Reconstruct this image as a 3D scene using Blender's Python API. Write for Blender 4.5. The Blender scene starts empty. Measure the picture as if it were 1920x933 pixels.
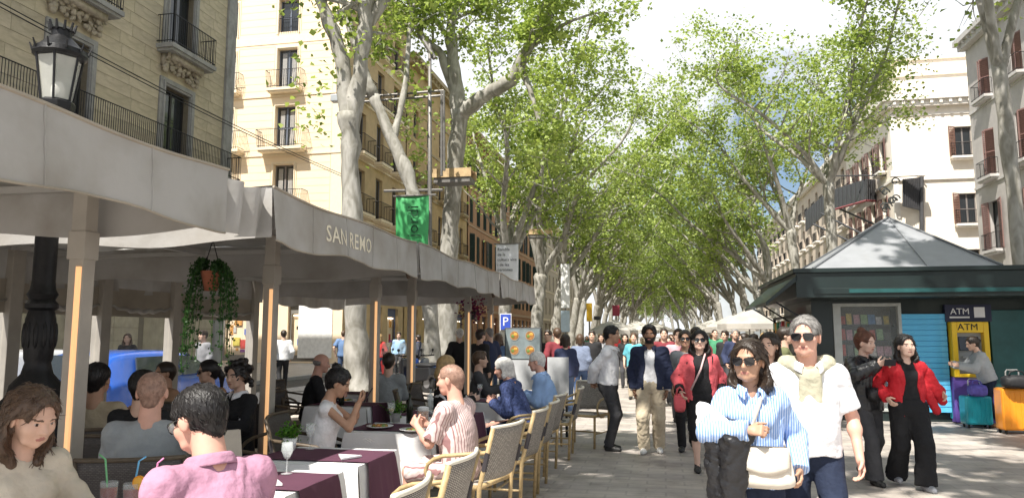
import bpy, bmesh, math, random
import numpy as np
from mathutils import Vector, Matrix
R = math.radians
SC = bpy.context.scene
COL = SC.collection
# ------------------------------------------------------------------ camera
F = 1390.0; HOR = 628.0
PSI = math.atan(280 / F); TH = math.atan((HOR - 466.5) / F)
CAM = Vector((0, 0, 1.6))
cd = bpy.data.cameras.new('camera'); cam = bpy.data.objects.new('camera', cd); COL.objects.link(cam)
cd.sensor_width = 36; cd.lens = F / 1920 * 36; cd.clip_end = 2000; cd.clip_start = .05
cam.location = CAM; cam.rotation_euler = (math.pi / 2 + TH, 0, PSI)
SC.camera = cam
# ------------------------------------------------------------------ light
SUN_EL, SUN_AZ = R(57), R(180 + 23)
sunv = Vector((math.sin(SUN_AZ) * math.cos(SUN_EL), math.cos(SUN_AZ) * math.cos(SUN_EL), math.sin(SUN_EL)))
ld = bpy.data.lights.new('sun', 'SUN'); ld.energy = 5.0; ld.angle = R(.53); ld.color = (1, .95, .87)
lo_ = bpy.data.objects.new('sun', ld); COL.objects.link(lo_)
lo_.rotation_euler = sunv.to_track_quat('Z', 'Y').to_euler()
W = bpy.data.worlds.new('World'); SC.world = W; W.use_nodes = True
nt = W.node_tree; nt.nodes.clear()
out = nt.nodes.new('ShaderNodeOutputWorld'); bg = nt.nodes.new('ShaderNodeBackground'); bg.inputs[1].default_value = .078
sky = nt.nodes.new('ShaderNodeTexSky'); sky.sky_type = 'NISHITA'; sky.sun_disc = False
sky.sun_elevation = SUN_EL; sky.sun_rotation = SUN_AZ; sky.dust_density = 1.5
tc = nt.nodes.new('ShaderNodeTexCoord'); nz = nt.nodes.new('ShaderNodeTexNoise')
nz.inputs['Scale'].default_value = 1.9; nz.inputs['Detail'].default_value = 7; nz.inputs['Roughness'].default_value = .58
rp = nt.nodes.new('ShaderNodeValToRGB'); rp.color_ramp.elements[0].position = .44; rp.color_ramp.elements[1].position = .53
mx = nt.nodes.new('ShaderNodeMixRGB'); mx.inputs[2].default_value = (8.3, 8.5, 8.8, 1)
L = nt.links.new
L(tc.outputs['Generated'], nz.inputs['Vector']); L(nz.outputs['Fac'], rp.inputs[0]); L(rp.outputs[0], mx.inputs[0])
L(sky.outputs[0], mx.inputs[1]); L(mx.outputs[0], bg.inputs[0]); L(bg.outputs[0], out.inputs[0])
SC.view_settings.view_transform = 'Standard'; SC.view_settings.look = 'None'
SC.view_settings.exposure = .8; SC.view_settings.gamma = 1
SC.render.engine = 'CYCLES'
SC.cycles.max_bounces = 7; SC.cycles.transparent_max_bounces = 24

# ------------------------------------------------------------------ helpers
_f = Vector((-math.sin(PSI) * math.cos(TH), math.cos(PSI) * math.cos(TH), math.sin(TH)))
_r = Vector((math.cos(PSI), math.sin(PSI), 0)); _u = _r.cross(_f)
def px(x, y, X=None, Y=None, z=None, D=None):
    """photo pixel -> point on the plane X=, Y= or z= (or at depth D)"""
    d = _f + _r * ((x - 960) / F) + _u * ((466.5 - y) / F)
    if X is not None: t = (X - CAM.x) / d.x
    elif Y is not None: t = (Y - CAM.y) / d.y
    elif z is not None: t = (z - CAM.z) / d.z
    else: t = D
    return CAM + d * t

MATS = {}
def mat(name, col, rough=.6, var=.12, scale=6., metal=0., bump=0., bscale=60., spec=.4, alpha=1., coat=0., emit=0., wear=None):
    if name in MATS: return MATS[name]
    m = bpy.data.materials.new(name); m.use_nodes = True
    n = m.node_tree.nodes; l = m.node_tree.links.new; b = n['Principled BSDF']
    b.inputs['Roughness'].default_value = rough; b.inputs['Metallic'].default_value = metal
    b.inputs['Specular IOR Level'].default_value = spec
    if coat: b.inputs['Coat Weight'].default_value = coat
    t = n.new('ShaderNodeTexCoord')
    c = (*col, 1)
    b.inputs['Base Color'].default_value = c
    if var:
        z = n.new('ShaderNodeTexNoise'); z.inputs['Scale'].default_value = scale; z.inputs['Detail'].default_value = 6
        z.inputs['Roughness'].default_value = .62
        r = n.new('ShaderNodeValToRGB'); e = r.color_ramp.elements
        e[0].position = .3; e[1].position = .7
        e[0].color = (*[max(0, x * (1 - var)) for x in col], 1); e[1].color = (*[min(1, x * (1 + var)) for x in col], 1)
        l(t.outputs['Object'], z.inputs['Vector']); l(z.outputs['Fac'], r.inputs[0]); l(r.outputs[0], b.inputs['Base Color'])
        if wear:
            z2 = n.new('ShaderNodeTexNoise'); z2.inputs['Scale'].default_value = wear[2]; z2.inputs['Detail'].default_value = 9
            r2 = n.new('ShaderNodeValToRGB'); r2.color_ramp.elements[0].position = wear[1]; r2.color_ramp.elements[1].position = wear[1] + .18
            mp = n.new('ShaderNodeMapping'); mp.inputs['Scale'].default_value = (1, 1, .3)
            mm = n.new('ShaderNodeMixRGB'); mm.inputs[2].default_value = (*wear[0], 1)
            l(t.outputs['Object'], mp.inputs[0]); l(mp.outputs[0], z2.inputs['Vector']); l(z2.outputs['Fac'], r2.inputs[0])
            l(r2.outputs[0], mm.inputs[0]); l(r.outputs[0], mm.inputs[1]); l(mm.outputs[0], b.inputs['Base Color'])
    if bump:
        z = n.new('ShaderNodeTexNoise'); z.inputs['Scale'].default_value = bscale; z.inputs['Detail'].default_value = 4
        bu = n.new('ShaderNodeBump'); bu.inputs['Strength'].default_value = bump; bu.inputs['Distance'].default_value = .02
        l(t.outputs['Object'], z.inputs['Vector']); l(z.outputs['Fac'], bu.inputs['Height']); l(bu.outputs[0], b.inputs['Normal'])
    if emit:
        b.inputs['Emission Color'].default_value = c; b.inputs['Emission Strength'].default_value = emit
    if alpha < 1: b.inputs['Alpha'].default_value = alpha
    MATS[name] = m
    return m

class MB:
    def __init__(s): s.v = []; s.f = []; s.m = []
    def add(s, vs, fs, mi=0):
        o = len(s.v); s.v += [tuple(p) for p in vs]
        for f in fs: s.f.append(tuple(i + o for i in f)); s.m.append(mi)
        return s
    def box(s, c, d, rot=None, mi=0):
        x, y, z = d[0] / 2, d[1] / 2, d[2] / 2
        P = [Vector((a, b, e)) for e in (-z, z) for a, b in ((-x, -y), (x, -y), (x, y), (-x, y))]
        if rot is not None: P = [rot @ p for p in P]
        c = Vector(c)
        return s.add([p + c for p in P], [(3, 2, 1, 0), (4, 5, 6, 7), (0, 1, 5, 4), (1, 2, 6, 5), (2, 3, 7, 6), (3, 0, 4, 7)], mi)
    def bx(s, x0, x1, y0, y1, z0, z1, mi=0):
        return s.box(((x0 + x1) / 2, (y0 + y1) / 2, (z0 + z1) / 2), (abs(x1 - x0), abs(y1 - y0), abs(z1 - z0)), None, mi)
    def bar(s, a, b, w, h, mi=0):
        a = Vector(a); b = Vector(b); d = b - a
        q = d.to_track_quat('Y', 'Z').to_matrix()
        return s.box((a + b) / 2, (w, d.length, h), q, mi)
    def tube(s, pts, rad, n=8, mi=0, caps=True, flat=1.):
        pts = [Vector(p) for p in pts]
        if not hasattr(rad, '__len__'): rad = [rad] * len(pts)
        T = []
        for i in range(len(pts)):
            t = pts[min(i + 1, len(pts) - 1)] - pts[max(i - 1, 0)]
            T.append(t.normalized() if t.length > 1e-9 else Vector((0, 0, 1)))
        u = T[0].orthogonal().normalized(); vs = []
        for i, p in enumerate(pts):
            u = (u - T[i] * u.dot(T[i]));
            u = u.normalized() if u.length > 1e-6 else T[i].orthogonal().normalized()
            w = T[i].cross(u)
            for k in range(n):
                a = 2 * math.pi * k / n
                vs.append(p + (u * math.cos(a) + w * math.sin(a) * flat) * rad[i])
        fs = []
        for i in range(len(pts) - 1):
            for k in range(n):
                k2 = (k + 1) % n
                fs.append((i * n + k, i * n + k2, (i + 1) * n + k2, (i + 1) * n + k))
        if caps: fs.append(tuple(reversed(range(n)))); fs.append(tuple((len(pts) - 1) * n + k for k in range(n)))
        return s.add(vs, fs, mi)
    def lathe(s, prof, n=16, c=(0, 0, 0), mi=0):
        vs = []; fs = []
        for r, z in prof:
            for k in range(n):
                a = 2 * math.pi * k / n; vs.append((c[0] + r * math.cos(a), c[1] + r * math.sin(a), c[2] + z))
        for i in range(len(prof) - 1):
            for k in range(n):
                k2 = (k + 1) % n; fs.append((i * n + k, i * n + k2, (i + 1) * n + k2, (i + 1) * n + k))
        if prof[0][0] > 1e-4: fs.append(tuple(reversed(range(n))))
        if prof[-1][0] > 1e-4: fs.append(tuple((len(prof) - 1) * n + k for k in range(n)))
        return s.add(vs, fs, mi)
    def ell(s, c, r, n=12, m=8, mi=0, rot=None):
        vs = []; fs = []; c = Vector(c)
        for i in range(m + 1):
            th = math.pi * i / m
            for k in range(n):
                a = 2 * math.pi * k / n
                p = Vector((r[0] * math.sin(th) * math.cos(a), r[1] * math.sin(th) * math.sin(a), -r[2] * math.cos(th)))
                vs.append(c + (rot @ p if rot is not None else p))
        for i in range(m):
            for k in range(n):
                k2 = (k + 1) % n; fs.append((i * n + k, i * n + k2, (i + 1) * n + k2, (i + 1) * n + k))
        return s.add(vs, fs, mi)
    def prism(s, poly, h, M=None, mi=0):
        """2d polygon (ccw) extruded 0..h along local z, then placed by matrix M"""
        n = len(poly); vs = [Vector((a, b, 0)) for a, b in poly] + [Vector((a, b, h)) for a, b in poly]
        if M is not None: vs = [M @ p for p in vs]
        fs = [tuple(reversed(range(n))), tuple(range(n, 2 * n))] + [(i, (i + 1) % n, n + (i + 1) % n, n + i) for i in range(n)]
        return s.add(vs, fs, mi)
    def sheet(s, fn, nu, nv, mi=0):
        vs = [fn(i / nu, j / nv) for j in range(nv + 1) for i in range(nu + 1)]
        fs = [(j * (nu + 1) + i, j * (nu + 1) + i + 1, (j + 1) * (nu + 1) + i + 1, (j + 1) * (nu + 1) + i) for j in range(nv) for i in range(nu)]
        return s.add(vs, fs, mi)
    def mesh(s, name, mats, smooth=False):
        me = bpy.data.meshes.new(name); me.from_pydata(s.v, [], s.f)
        if not isinstance(mats, (list, tuple)): mats = [mats]
        for m in mats: me.materials.append(m)
        if len(mats) > 1: me.polygons.foreach_set('material_index', s.m)
        if smooth: me.polygons.foreach_set('use_smooth', [True] * len(s.f))
        me.update(); return me
    def build(s, name, mats, parent=None, smooth=False, bevel=0., kind=None, solid=0., auto=False):
        return ob(name, s.mesh(name, mats, smooth or auto), parent, bevel, kind, solid, auto)
def ob(name, me, parent=None, bevel=0., kind=None, solid=0., auto=False):
    o = bpy.data.objects.new(name, me); COL.objects.link(o)
    if parent is not None: o.parent = parent
    if kind: o['kind'] = kind
    if solid:
        q = o.modifiers.new('solid', 'SOLIDIFY'); q.thickness = solid; q.offset = 0
    if bevel:
        q = o.modifiers.new('bevel', 'BEVEL'); q.width = bevel; q.segments = 2; q.limit_method = 'ANGLE'; q.angle_limit = R(40)
    if auto:
        me.set_sharp_from_angle(angle=R(38))
    return o
def tag(o, label, cat, group=None):
    o['label'] = label; o['category'] = cat
    if group: o['group'] = group
    return o
def thing(name, label, cat, loc=(0, 0, 0), rz=0., group=None):
    o = bpy.data.objects.new(name, None); COL.objects.link(o); o.empty_display_size = .2
    o.location = loc; o.rotation_euler = (0, 0, rz)
    return tag(o, label, cat, group)
def kids(o): return [c for c in ALLK.get(o.name, [])]
def dup(root, loc=None, rz=None, label=None, group=None, scale=None):
    def cp(o, par):
        c = o.copy(); COL.objects.link(c)
        c.parent = par
        for ch in list(o.children): cp(ch, c)
        return c
    r = cp(root, None)
    if loc is not None: r.location = loc
    if rz is not None: r.rotation_euler = (0, 0, rz)
    if scale is not None: r.scale = (scale,) * 3 if not hasattr(scale, '__len__') else scale
    if label: r['label'] = label
    if group: r['group'] = group
    return r
def inst(name, me, parent, loc=(0, 0, 0), rz=0., scale=None):
    o = bpy.data.objects.new(name, me); COL.objects.link(o); o.parent = parent
    o.location = loc; o.rotation_euler = (0, 0, rz)
    if scale: o.scale = scale
    return o
def letters(txt, size, M, m, parent, name='lettering', depth=.003, align='CENTER', spacing=1., bold=0.):
    cu = bpy.data.curves.new('t', 'FONT'); cu.body = txt; cu.size = size; cu.align_x = align; cu.align_y = 'CENTER'
    cu.extrude = depth; cu.resolution_u = 2; cu.offset = size * bold; cu.space_character = spacing
    t = bpy.data.objects.new('t', cu); COL.objects.link(t)
    me = bpy.data.meshes.new_from_object(t.evaluated_get(bpy.context.evaluated_depsgraph_get()))
    bpy.data.objects.remove(t); bpy.data.curves.remove(cu)
    me.materials.clear(); me.materials.append(m); me.transform(M)
    return ob(name, me, parent)
def frame(o, x, y, z): return Matrix(((x[0], y[0], z[0], o[0]), (x[1], y[1], z[1], o[1]), (x[2], y[2], z[2], o[2]), (0, 0, 0, 1)))
# ------------------------------------------------------------------ ground
def paving_mat(name, c1, c2, cm, scale, w, h):
    m = bpy.data.materials.new(name); m.use_nodes = True; n = m.node_tree.nodes; l = m.node_tree.links.new; b = n['Principled BSDF']
    t = n.new('ShaderNodeTexCoord'); br = n.new('ShaderNodeTexBrick'); br.inputs['Scale'].default_value = scale
    br.inputs['Color1'].default_value = (*c1, 1); br.inputs['Color2'].default_value = (*c2, 1); br.inputs['Mortar'].default_value = (*cm, 1)
    br.inputs['Brick Width'].default_value = w; br.inputs['Row Height'].default_value = h; br.inputs['Mortar Size'].default_value = .012
    wv = n.new('ShaderNodeTexWave'); wv.inputs['Scale'].default_value = .35; wv.inputs['Distortion'].default_value = 6; wv.bands_direction = 'Y'
    wv.inputs['Detail'].default_value = 0; wv.inputs['Detail Scale'].default_value = .4
    wr = n.new('ShaderNodeValToRGB'); wr.color_ramp.elements[0].position = .45; wr.color_ramp.elements[1].position = .55
    wr.color_ramp.elements[0].color = (.86, .86, .88, 1); wr.color_ramp.elements[1].color = (1, 1, 1, 1)
    mu = n.new('ShaderNodeMixRGB'); mu.blend_type = 'MULTIPLY'; mu.inputs[0].default_value = 1
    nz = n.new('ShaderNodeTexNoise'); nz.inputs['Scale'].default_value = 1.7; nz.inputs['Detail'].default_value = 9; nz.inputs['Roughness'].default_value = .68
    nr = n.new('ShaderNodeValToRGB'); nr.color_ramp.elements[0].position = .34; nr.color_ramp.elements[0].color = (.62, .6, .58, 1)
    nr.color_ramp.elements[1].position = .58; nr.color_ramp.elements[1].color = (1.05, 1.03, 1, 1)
    mu2 = n.new('ShaderNodeMixRGB'); mu2.blend_type = 'MULTIPLY'; mu2.inputs[0].default_value = 1
    sp = n.new('ShaderNodeTexVoronoi'); sp.inputs['Scale'].default_value = 3.1
    sr = n.new('ShaderNodeValToRGB'); sr.color_ramp.elements[0].position = .03; sr.color_ramp.elements[0].color = (.45, .44, .43, 1)
    sr.color_ramp.elements[1].position = .075; sr.color_ramp.elements[1].color = (1, 1, 1, 1)
    mu3 = n.new('ShaderNodeMixRGB'); mu3.blend_type = 'MULTIPLY'; mu3.inputs[0].default_value = .8
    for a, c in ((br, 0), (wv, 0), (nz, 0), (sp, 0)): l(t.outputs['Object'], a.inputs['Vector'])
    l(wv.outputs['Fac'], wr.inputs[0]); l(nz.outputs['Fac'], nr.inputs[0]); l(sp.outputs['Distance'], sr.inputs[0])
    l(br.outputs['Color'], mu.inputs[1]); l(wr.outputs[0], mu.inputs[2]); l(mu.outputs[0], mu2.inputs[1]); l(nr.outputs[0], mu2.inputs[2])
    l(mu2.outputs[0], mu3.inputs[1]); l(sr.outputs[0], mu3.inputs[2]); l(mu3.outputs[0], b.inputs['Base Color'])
    rr = n.new('ShaderNodeMapRange'); rr.inputs[3].default_value = .42; rr.inputs[4].default_value = .75; l(nz.outputs['Fac'], rr.inputs[0]); l(rr.outputs[0], b.inputs['Roughness'])
    bu = n.new('ShaderNodeBump'); bu.inputs['Strength'].default_value = .35; bu.inputs['Distance'].default_value = .004
    l(br.outputs['Fac'], bu.inputs['Height']); bu.invert = True; l(bu.outputs[0], b.inputs['Normal'])
    return m
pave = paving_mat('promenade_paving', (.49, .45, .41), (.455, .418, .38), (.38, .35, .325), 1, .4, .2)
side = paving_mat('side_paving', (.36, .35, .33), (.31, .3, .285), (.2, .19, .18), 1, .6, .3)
asph = mat('asphalt', (.06, .06, .062), .85, .25, 8, bump=.3, bscale=200)
kerbm = mat('kerb_granite', (.36, .35, .34), .7, .2, 20, bump=.15)
def struct(name, mb, m, **k): o = mb.build(name, m, **k); o['kind'] = 'structure'; return o
struct('ground', MB().bx(-400, 400, -120, 900, -.9, -.16), mat('earth', (.2, .19, .17), .9))
struct('promenade', MB().bx(-8.3, 9.4, -40, 320, -.15, 0), pave)
struct('road_left', MB().bx(-14, -8.57, -40, 320, -.155, -.12), asph)
struct('road_right', MB().bx(9.67, 15.2, -40, 320, -.155, -.12), asph)
struct('pavement_left', MB().bx(-60, -14.25, -40, 320, -.15, .004), side)
struct('pavement_right', MB().bx(15.45, 60, -40, 320, -.15, .004), side)
kb = MB(); 
for x in (-8.57, 9.4, -14.25, 15.2):
    for i in range(120): kb.bx(x, x + .265 if x in (-8.57, 9.4) else x + .25, -20 + i, -20 + i + .988, -.15, .012)
struct('kerb', kb, kerbm, bevel=.015)
# ------------------------------------------------------------------ buildings
glassd = mat('window_glass', (.025, .03, .035), .06, 0, spec=.8)
curtainm = mat('window_curtain', (.55, .53, .5), .9, .1)
ironm = mat('wrought_iron', (.02, .02, .022), .5, .1, metal=.4)
stone_grey = mat('grey_stone', (.32, .315, .3), .85, .18, 3, bump=.2, wear=((.17, .16, .15), .56, 2.2))
def loc(base, rz, x, y, z):
    c, s = math.cos(rz), math.sin(rz); return (base[0] + c * x - s * y, base[1] + s * x + c * y, base[2] + z)
def facade(root, base, rz, wd, ht, ops, m, reveal=.28, name='wall'):
    """front sheet with real openings; local x along, y inward, z up"""
    xs = sorted({0., wd} | {o[0] for o in ops} | {o[1] for o in ops}); zs = sorted({0., ht} | {o[2] for o in ops} | {o[3] for o in ops})
    mb = MB()
    for i in range(len(xs) - 1):
        for j in range(len(zs) - 1):
            cx, cz = (xs[i] + xs[i + 1]) / 2, (zs[j] + zs[j + 1]) / 2
            if any(o[0] < cx < o[1] and o[2] < cz < o[3] for o in ops): continue
            mb.add([(xs[i], 0, zs[j]), (xs[i + 1], 0, zs[j]), (xs[i + 1], 0, zs[j + 1]), (xs[i], 0, zs[j + 1])], [(0, 1, 2, 3)])
    for a, b, c, d in ops:
        r = reveal
        mb.add([(a, 0, c), (b, 0, c), (b, 0, d), (a, 0, d), (a, r, c), (b, r, c), (b, r, d), (a, r, d)],
               [(0, 4, 5, 1), (1, 5, 6, 2), (2, 6, 7, 3), (3, 7, 4, 0)])
    o = mb.build(name, m, root); o.location = base; o.rotation_euler = (0, 0, rz)
    return o
def core(root, x0, x1, y0, y1, h, m, name='roof'):
    mb = MB(); mb.bx(x0, x1, y0, y1, -.14, h); return mb.build(name, m, root)
_wk = {}
def wkit(w, h, fm, leaves=2, bars=1):
    k = (round(w, 2), round(h, 2), fm.name, leaves, bars)
    if k in _wk: return _wk[k]
    fr = MB(); t = .07
    fr.bx(-w / 2, -w / 2 + t, 0, .08, 0, h); fr.bx(w / 2 - t, w / 2, 0, .08, 0, h); fr.bx(-w / 2 + t, w / 2 - t, 0, .08, h - t, h); fr.bx(-w / 2 + t, w / 2 - t, 0, .08, 0, .12)
    for i in range(1, leaves): x = -w / 2 + w * i / leaves; fr.bx(x - .05, x + .05, .005, .07, .12, h - t)
    for i in range(1, bars + 1):
        z = h * i / (bars + 1)
        for j in range(leaves): fr.bx(-w / 2 + w * j / leaves + .05, -w / 2 + w * (j + 1) / leaves - .05, .01, .06, z - .025, z + .025)
    gl = MB(); gl.bx(-w / 2 + .01, w / 2 - .01, .04, .055, .01, h - .01)
    _wk[k] = (fr.mesh('window', fm), gl.mesh('pane', glassd)); return _wk[k]
def window(root, base, rz, x, z, w, h, fm, leaves=2, bars=1, rec=.2, shutter=None, curtain=False):
    a, b = wkit(w, h, fm, leaves, bars)
    o = inst('window', a, root, loc(base, rz, x, rec, z), rz); inst('pane', b, o)
    if curtain:
        k = ('cur', round(w, 2), round(h, 2))
        if k not in _wk:
            mb = MB()
            for sg in (-1, 1):
                mb.sheet(lambda u, v, sg=sg: (sg * (w * .12 + u * w * .22), -.012 + .012 * math.sin(u * 25), .2 + v * (h - .4)), 14, 2)
            _wk[k] = mb.mesh('curtain', curtainm, True)
        inst('curtain', _wk[k], o, (0, .05, 0))
    if shutter:
        sm, op = shutter; k = ('sh', round(w, 2), round(h, 2), sm.name)
        if k not in _wk:
            mb = MB(); sw = w / 2
            mb.bx(0, .06, 0, .045, 0, h); mb.bx(sw - .06, sw, 0, .045, 0, h); mb.bx(.06, sw - .06, 0, .045, 0, .08); mb.bx(.06, sw - .06, 0, .045, h - .08, h); mb.bx(.06, sw - .06, 0, .045, h * .5 - .04, h * .5 + .04)
            nn = max(6, int(h / .13))
            for i in range(nn):
                zz = .1 + (h - .2) * (i + .5) / nn; mb.box((sw / 2, .022, zz), (sw - .12, .012, (h - .2) / nn * 1.1), Matrix.Rotation(R(35), 3, 'X'))
            _wk[k] = mb.mesh('shutter', sm)
        s1 = inst('shutter', _wk[k], o, (-w / 2, -rec - .03 if op > 60 else -rec + .06, 0), -R(op))
        s2 = inst('shutter', _wk[k], o, (w / 2, -rec - .03 if op > 60 else -rec + .06, 0), R(op), (-1, 1, 1))
    return o
def balcony(root, base, rz, x, z, w, d, slabm, h=1.05, gap=.12, rail=ironm, th=.16, splay=0):
    k = ('bal', round(w, 2), round(d, 2), slabm.name, splay)
    if k not in _wk:
        mb = MB(); mb.bx(-w / 2, w / 2, -d, 0, -th, 0); mb.bx(-w / 2 + .08, w / 2 - .08, -d + .08, 0, -th - .1, -th)
        a = mb.mesh('balcony', slabm)
        r = MB(); e = splay
        def bars(p, q, n):
            for i in range(n + 1):
                t = i / n; b0 = (p[0] + (q[0] - p[0]) * t, p[1] + (q[1] - p[1]) * t)
                r.tube([(b0[0], b0[1], 0), (b0[0] * (1 + e / w), b0[1] * (1 - 0 * e), h)], .011 if n > 1 else .02, 5)
        c = [(-w / 2 + .04, -.02), (-w / 2 + .04, -d + .05), (w / 2 - .04, -d + .05), (w / 2 - .04, -.02)]
        for i in range(3):
            L_ = math.dist(c[i], c[i + 1]); bars(c[i], c[i + 1], max(2, int(L_ / gap)))
        for zz in (.1, h): r.tube([(p[0] * (1 + e / w * zz / h), p[1], zz) for p in c], .02, 6)
        _wk[k] = (a, r.mesh('railing', rail))
    a, b = _wk[k]; o = inst('balcony', a, root, loc(base, rz, x, 0, z), rz); inst('railing', b, o); return o
def intervals(x0, x1, cuts):
    segs = [(x0, x1)]
    for a, b in cuts:
        n = []
        for p, q in segs:
            if b <= p or a >= q: n.append((p, q)); continue
            if a > p: n.append((p, a))
            if b < q: n.append((b, q))
        segs = n
    return [s for s in segs if s[1] - s[0] > .06]
unit = MB().bx(0, 1, -1, 0, 0, 1).mesh('block', [stone_grey])
def surround(root, base, rz, x, z, w, h, m, t=.28, d=.09, name='window_surround'):
    k = ('sur', round(w, 2), round(h, 2), m.name, t)
    if k not in _wk:
        mb = MB(); mb.bx(-w / 2 - t, -w / 2, -d, -.002, 0, h + t); mb.bx(w / 2, w / 2 + t, -d, -.002, 0, h + t); mb.bx(-w / 2, w / 2, -d, -.002, h, h + t)
        mb.bx(-w / 2 - t * .45, -w / 2 - t * .15, -d - .05, -d, 0, h + t * .6); mb.bx(w / 2 + t * .15, w / 2 + t * .45, -d - .05, -d, 0, h + t * .6)
        mb.bx(-w / 2 - t * .15, w / 2 + t * .15, -d - .05, -d, h + t * .3, h + t * .6)
        _wk[k] = mb.mesh(name, m)
    return inst(name, _wk[k], root, loc(base, rz, x, 0, z), rz)
def console_mesh(w, m, seed):
    """carved acanthus bracket under a balcony"""
    rs = random.Random(seed); mb = MB()
    mb.bx(-w / 2, w / 2, -.18, 0, -.42, 0); mb.bx(-w / 2 + .15, w / 2 - .15, -.5, -.18, -.22, 0)
    for i in range(60):
        a = rs.uniform(-w / 2, w / 2); b = rs.random()
        mb.ell((a, -.16 - .3 * (1 - b) * rs.random(), -.05 - .62 * b), (rs.uniform(.06, .14), rs.uniform(.05, .1), rs.uniform(.05, .12)), 7, 5, 0, Matrix.Rotation(rs.uniform(0, 3), 3, 'Y'))
    for sg in (-1, 1):
        mb.tube([(sg * (w / 2 - .1) + sg * .1 * math.cos(t), -.3 + .02 * t, -.25 + .12 * math.sin(t) * (1 - t / 9)) for t in [i * .5 for i in range(13)]], .05, 6)
    return mb.mesh('carved_bracket', m, True)

# building A : shaded stone front, left
def blockmat(name, a, b, bump=.25):
    m = mat(name, a, .88, .2, 2.5, bump=bump, bscale=25, wear=(b, .58, 1.4)); return m
Am = blockmat('yellow_sandstone', (.49, .425, .30), (.33, .285, .215)); Aj = mat('stone_joint', (.2, .17, .12), .95)
A = thing('stone_building', 'yellow sandstone block building with carved brackets and dark iron balconies, in shade', 'building', (-18, 0, 0))
baseA = (0, 2, 0); rzA = R(90)
ops = []; wx = [2.6, 7.6, 12.4, 17.2, 22.4]          # local x = world Y - 2
lev = [(4.0, 2.9), (8.0, 2.85), (12.25, 2.7), (16.4, 2.4)]
for x in wx:
    for z, h in lev: ops.append((x - .75, x + .75, z, z + h))
    ops.append((x - 1.1, x + 1.1, .1, 3.2))
wa = facade(A, baseA, rzA, 26, 20.5, ops, Aj, .3)
mb = MB().bx(-14, -.32, 2, 28, -.14, 20.5); mb.build('core', Am, A)
mb = MB().bx(-14.4, .55, 1.6, 28.35, 20.5, 21.0).bx(-14.2, .35, 1.8, 28.2, 20.2, 20.498); mb.build('cornice', stone_grey, A)
rs = random.Random(4)
ublk = {}
for mi in range(3):
    c = [(.49, .425, .30), (.45, .39, .28), (.52, .45, .325)][mi]
    ublk[mi] = MB().bx(0, 1, -1, 0, 0, 1).mesh('stone_block', blockmat('sandstone_block_%d' % mi, c, (.3, .255, .18)))
hc = .44
for j in range(46):
    z = .1 + j * hc
    if z > 20: break
    cuts = [(o[0] - .3, o[1] + .3) for o in ops if o[2] - .05 < z + hc / 2 < o[3] + .3]
    for a, b in intervals(0, 25.4, cuts):
        nb = max(1, round((b - a) / 1.25)); 
        e = [a + (b - a) * (i + (.0 if i in (0, nb) else rs.uniform(-.18, .18) + (.25 if j % 2 and nb > 2 else 0))) / nb for i in range(nb + 1)]
        for i in range(nb):
            # only the stretch the photo shows is laid block by block
            if e[i] < 13 or z < 6.5 or z > 15.5:
                continue
            inst('stone_block', ublk[rs.choice((0, 0, 1, 2))], wa, (e[i] + .006, 0, z + .006), 0, (e[i + 1] - e[i] - .012, rs.uniform(.028, .036), hc - .012))
fill = MB()
for j in range(46):
    z = .1 + j * hc
    if z > 20: break
    cuts = [(o[0] - .3, o[1] + .3) for o in ops if o[2] - .05 < z + hc / 2 < o[3] + .3]
    for a, b in intervals(0, 25.4, cuts):
        nb = max(1, round((b - a) / 1.25))
        for i in range(nb):
            p, q = a + (b - a) * i / nb, a + (b - a) * (i + 1) / nb
            if p < 13 - .3 or z < 6.5 or z > 15.5: fill.bx(p + .006, q - .006 if not (z >= 6.5 and z <= 15.5) else min(q, 12.7) - .006, -.03, 0, z + .006, z + hc - .006)
fo = fill.build('far_stone_blocks', ublk[0].materials[0], wa); fo['kind'] = 'stuff'
dkf = mat('dark_window_frame', (.03, .028, .026), .5)
cons = console_mesh(2.1, mat('carved_stone', (.40, .35, .27), .9, .25, 6, bump=.3, wear=((.2, .17, .13), .55, 3)), 3)
for x in wx:
    for k, (z, h) in enumerate(lev):
        window(A, baseA, rzA, x, z, 1.5, h, dkf, 2, 0, .22)
        surround(A, baseA, rzA, x, z, 1.5, h, stone_grey)
        if k >= 2:
            balcony(A, baseA, rzA, x, z - .02, 2.7, .75, stone_grey, 1.1, .1)
            inst('carved_bracket', cons, A, loc(baseA, rzA, x, -.01, z - .28), rzA)
    if x == wx[0]: balcony(A, baseA, rzA, 13, 7.98, 25.6, .8, stone_grey, 1.05, .1)
st = MB()
for z in (3.6, 7.6): st.bx(-.02, 26.0, -.16, -.04, z, z + .22)
o = st.build('string_course', stone_grey, A); o.location = baseA; o.rotation_euler = (0, 0, rzA)
st = MB().bx(25.42, 26.02, -.12, -.002, 0, 20.2); o = st.build('corner_pilaster', stone_grey, A); o.location = baseA; o.rotation_euler = (0, 0, rzA)
shopm = [mat('shop_front_%d' % i, c, .6) for i, c in enumerate([(.06, .05, .05), (.10, .12, .2), (.16, .05, .04), (.2, .19, .17)])]
goods = [mat('shop_goods_%d' % i, c, .6, .3, 12) for i, c in enumerate([(.6, .5, .1), (.08, .15, .45), (.5, .06, .05), (.5, .5, .48), (.1, .35, .2), (.7, .35, .1), (.35, .1, .4)])]
litm = mat('shop_lamp', (1, .9, .75), .5, 0, emit=2.2)
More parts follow.
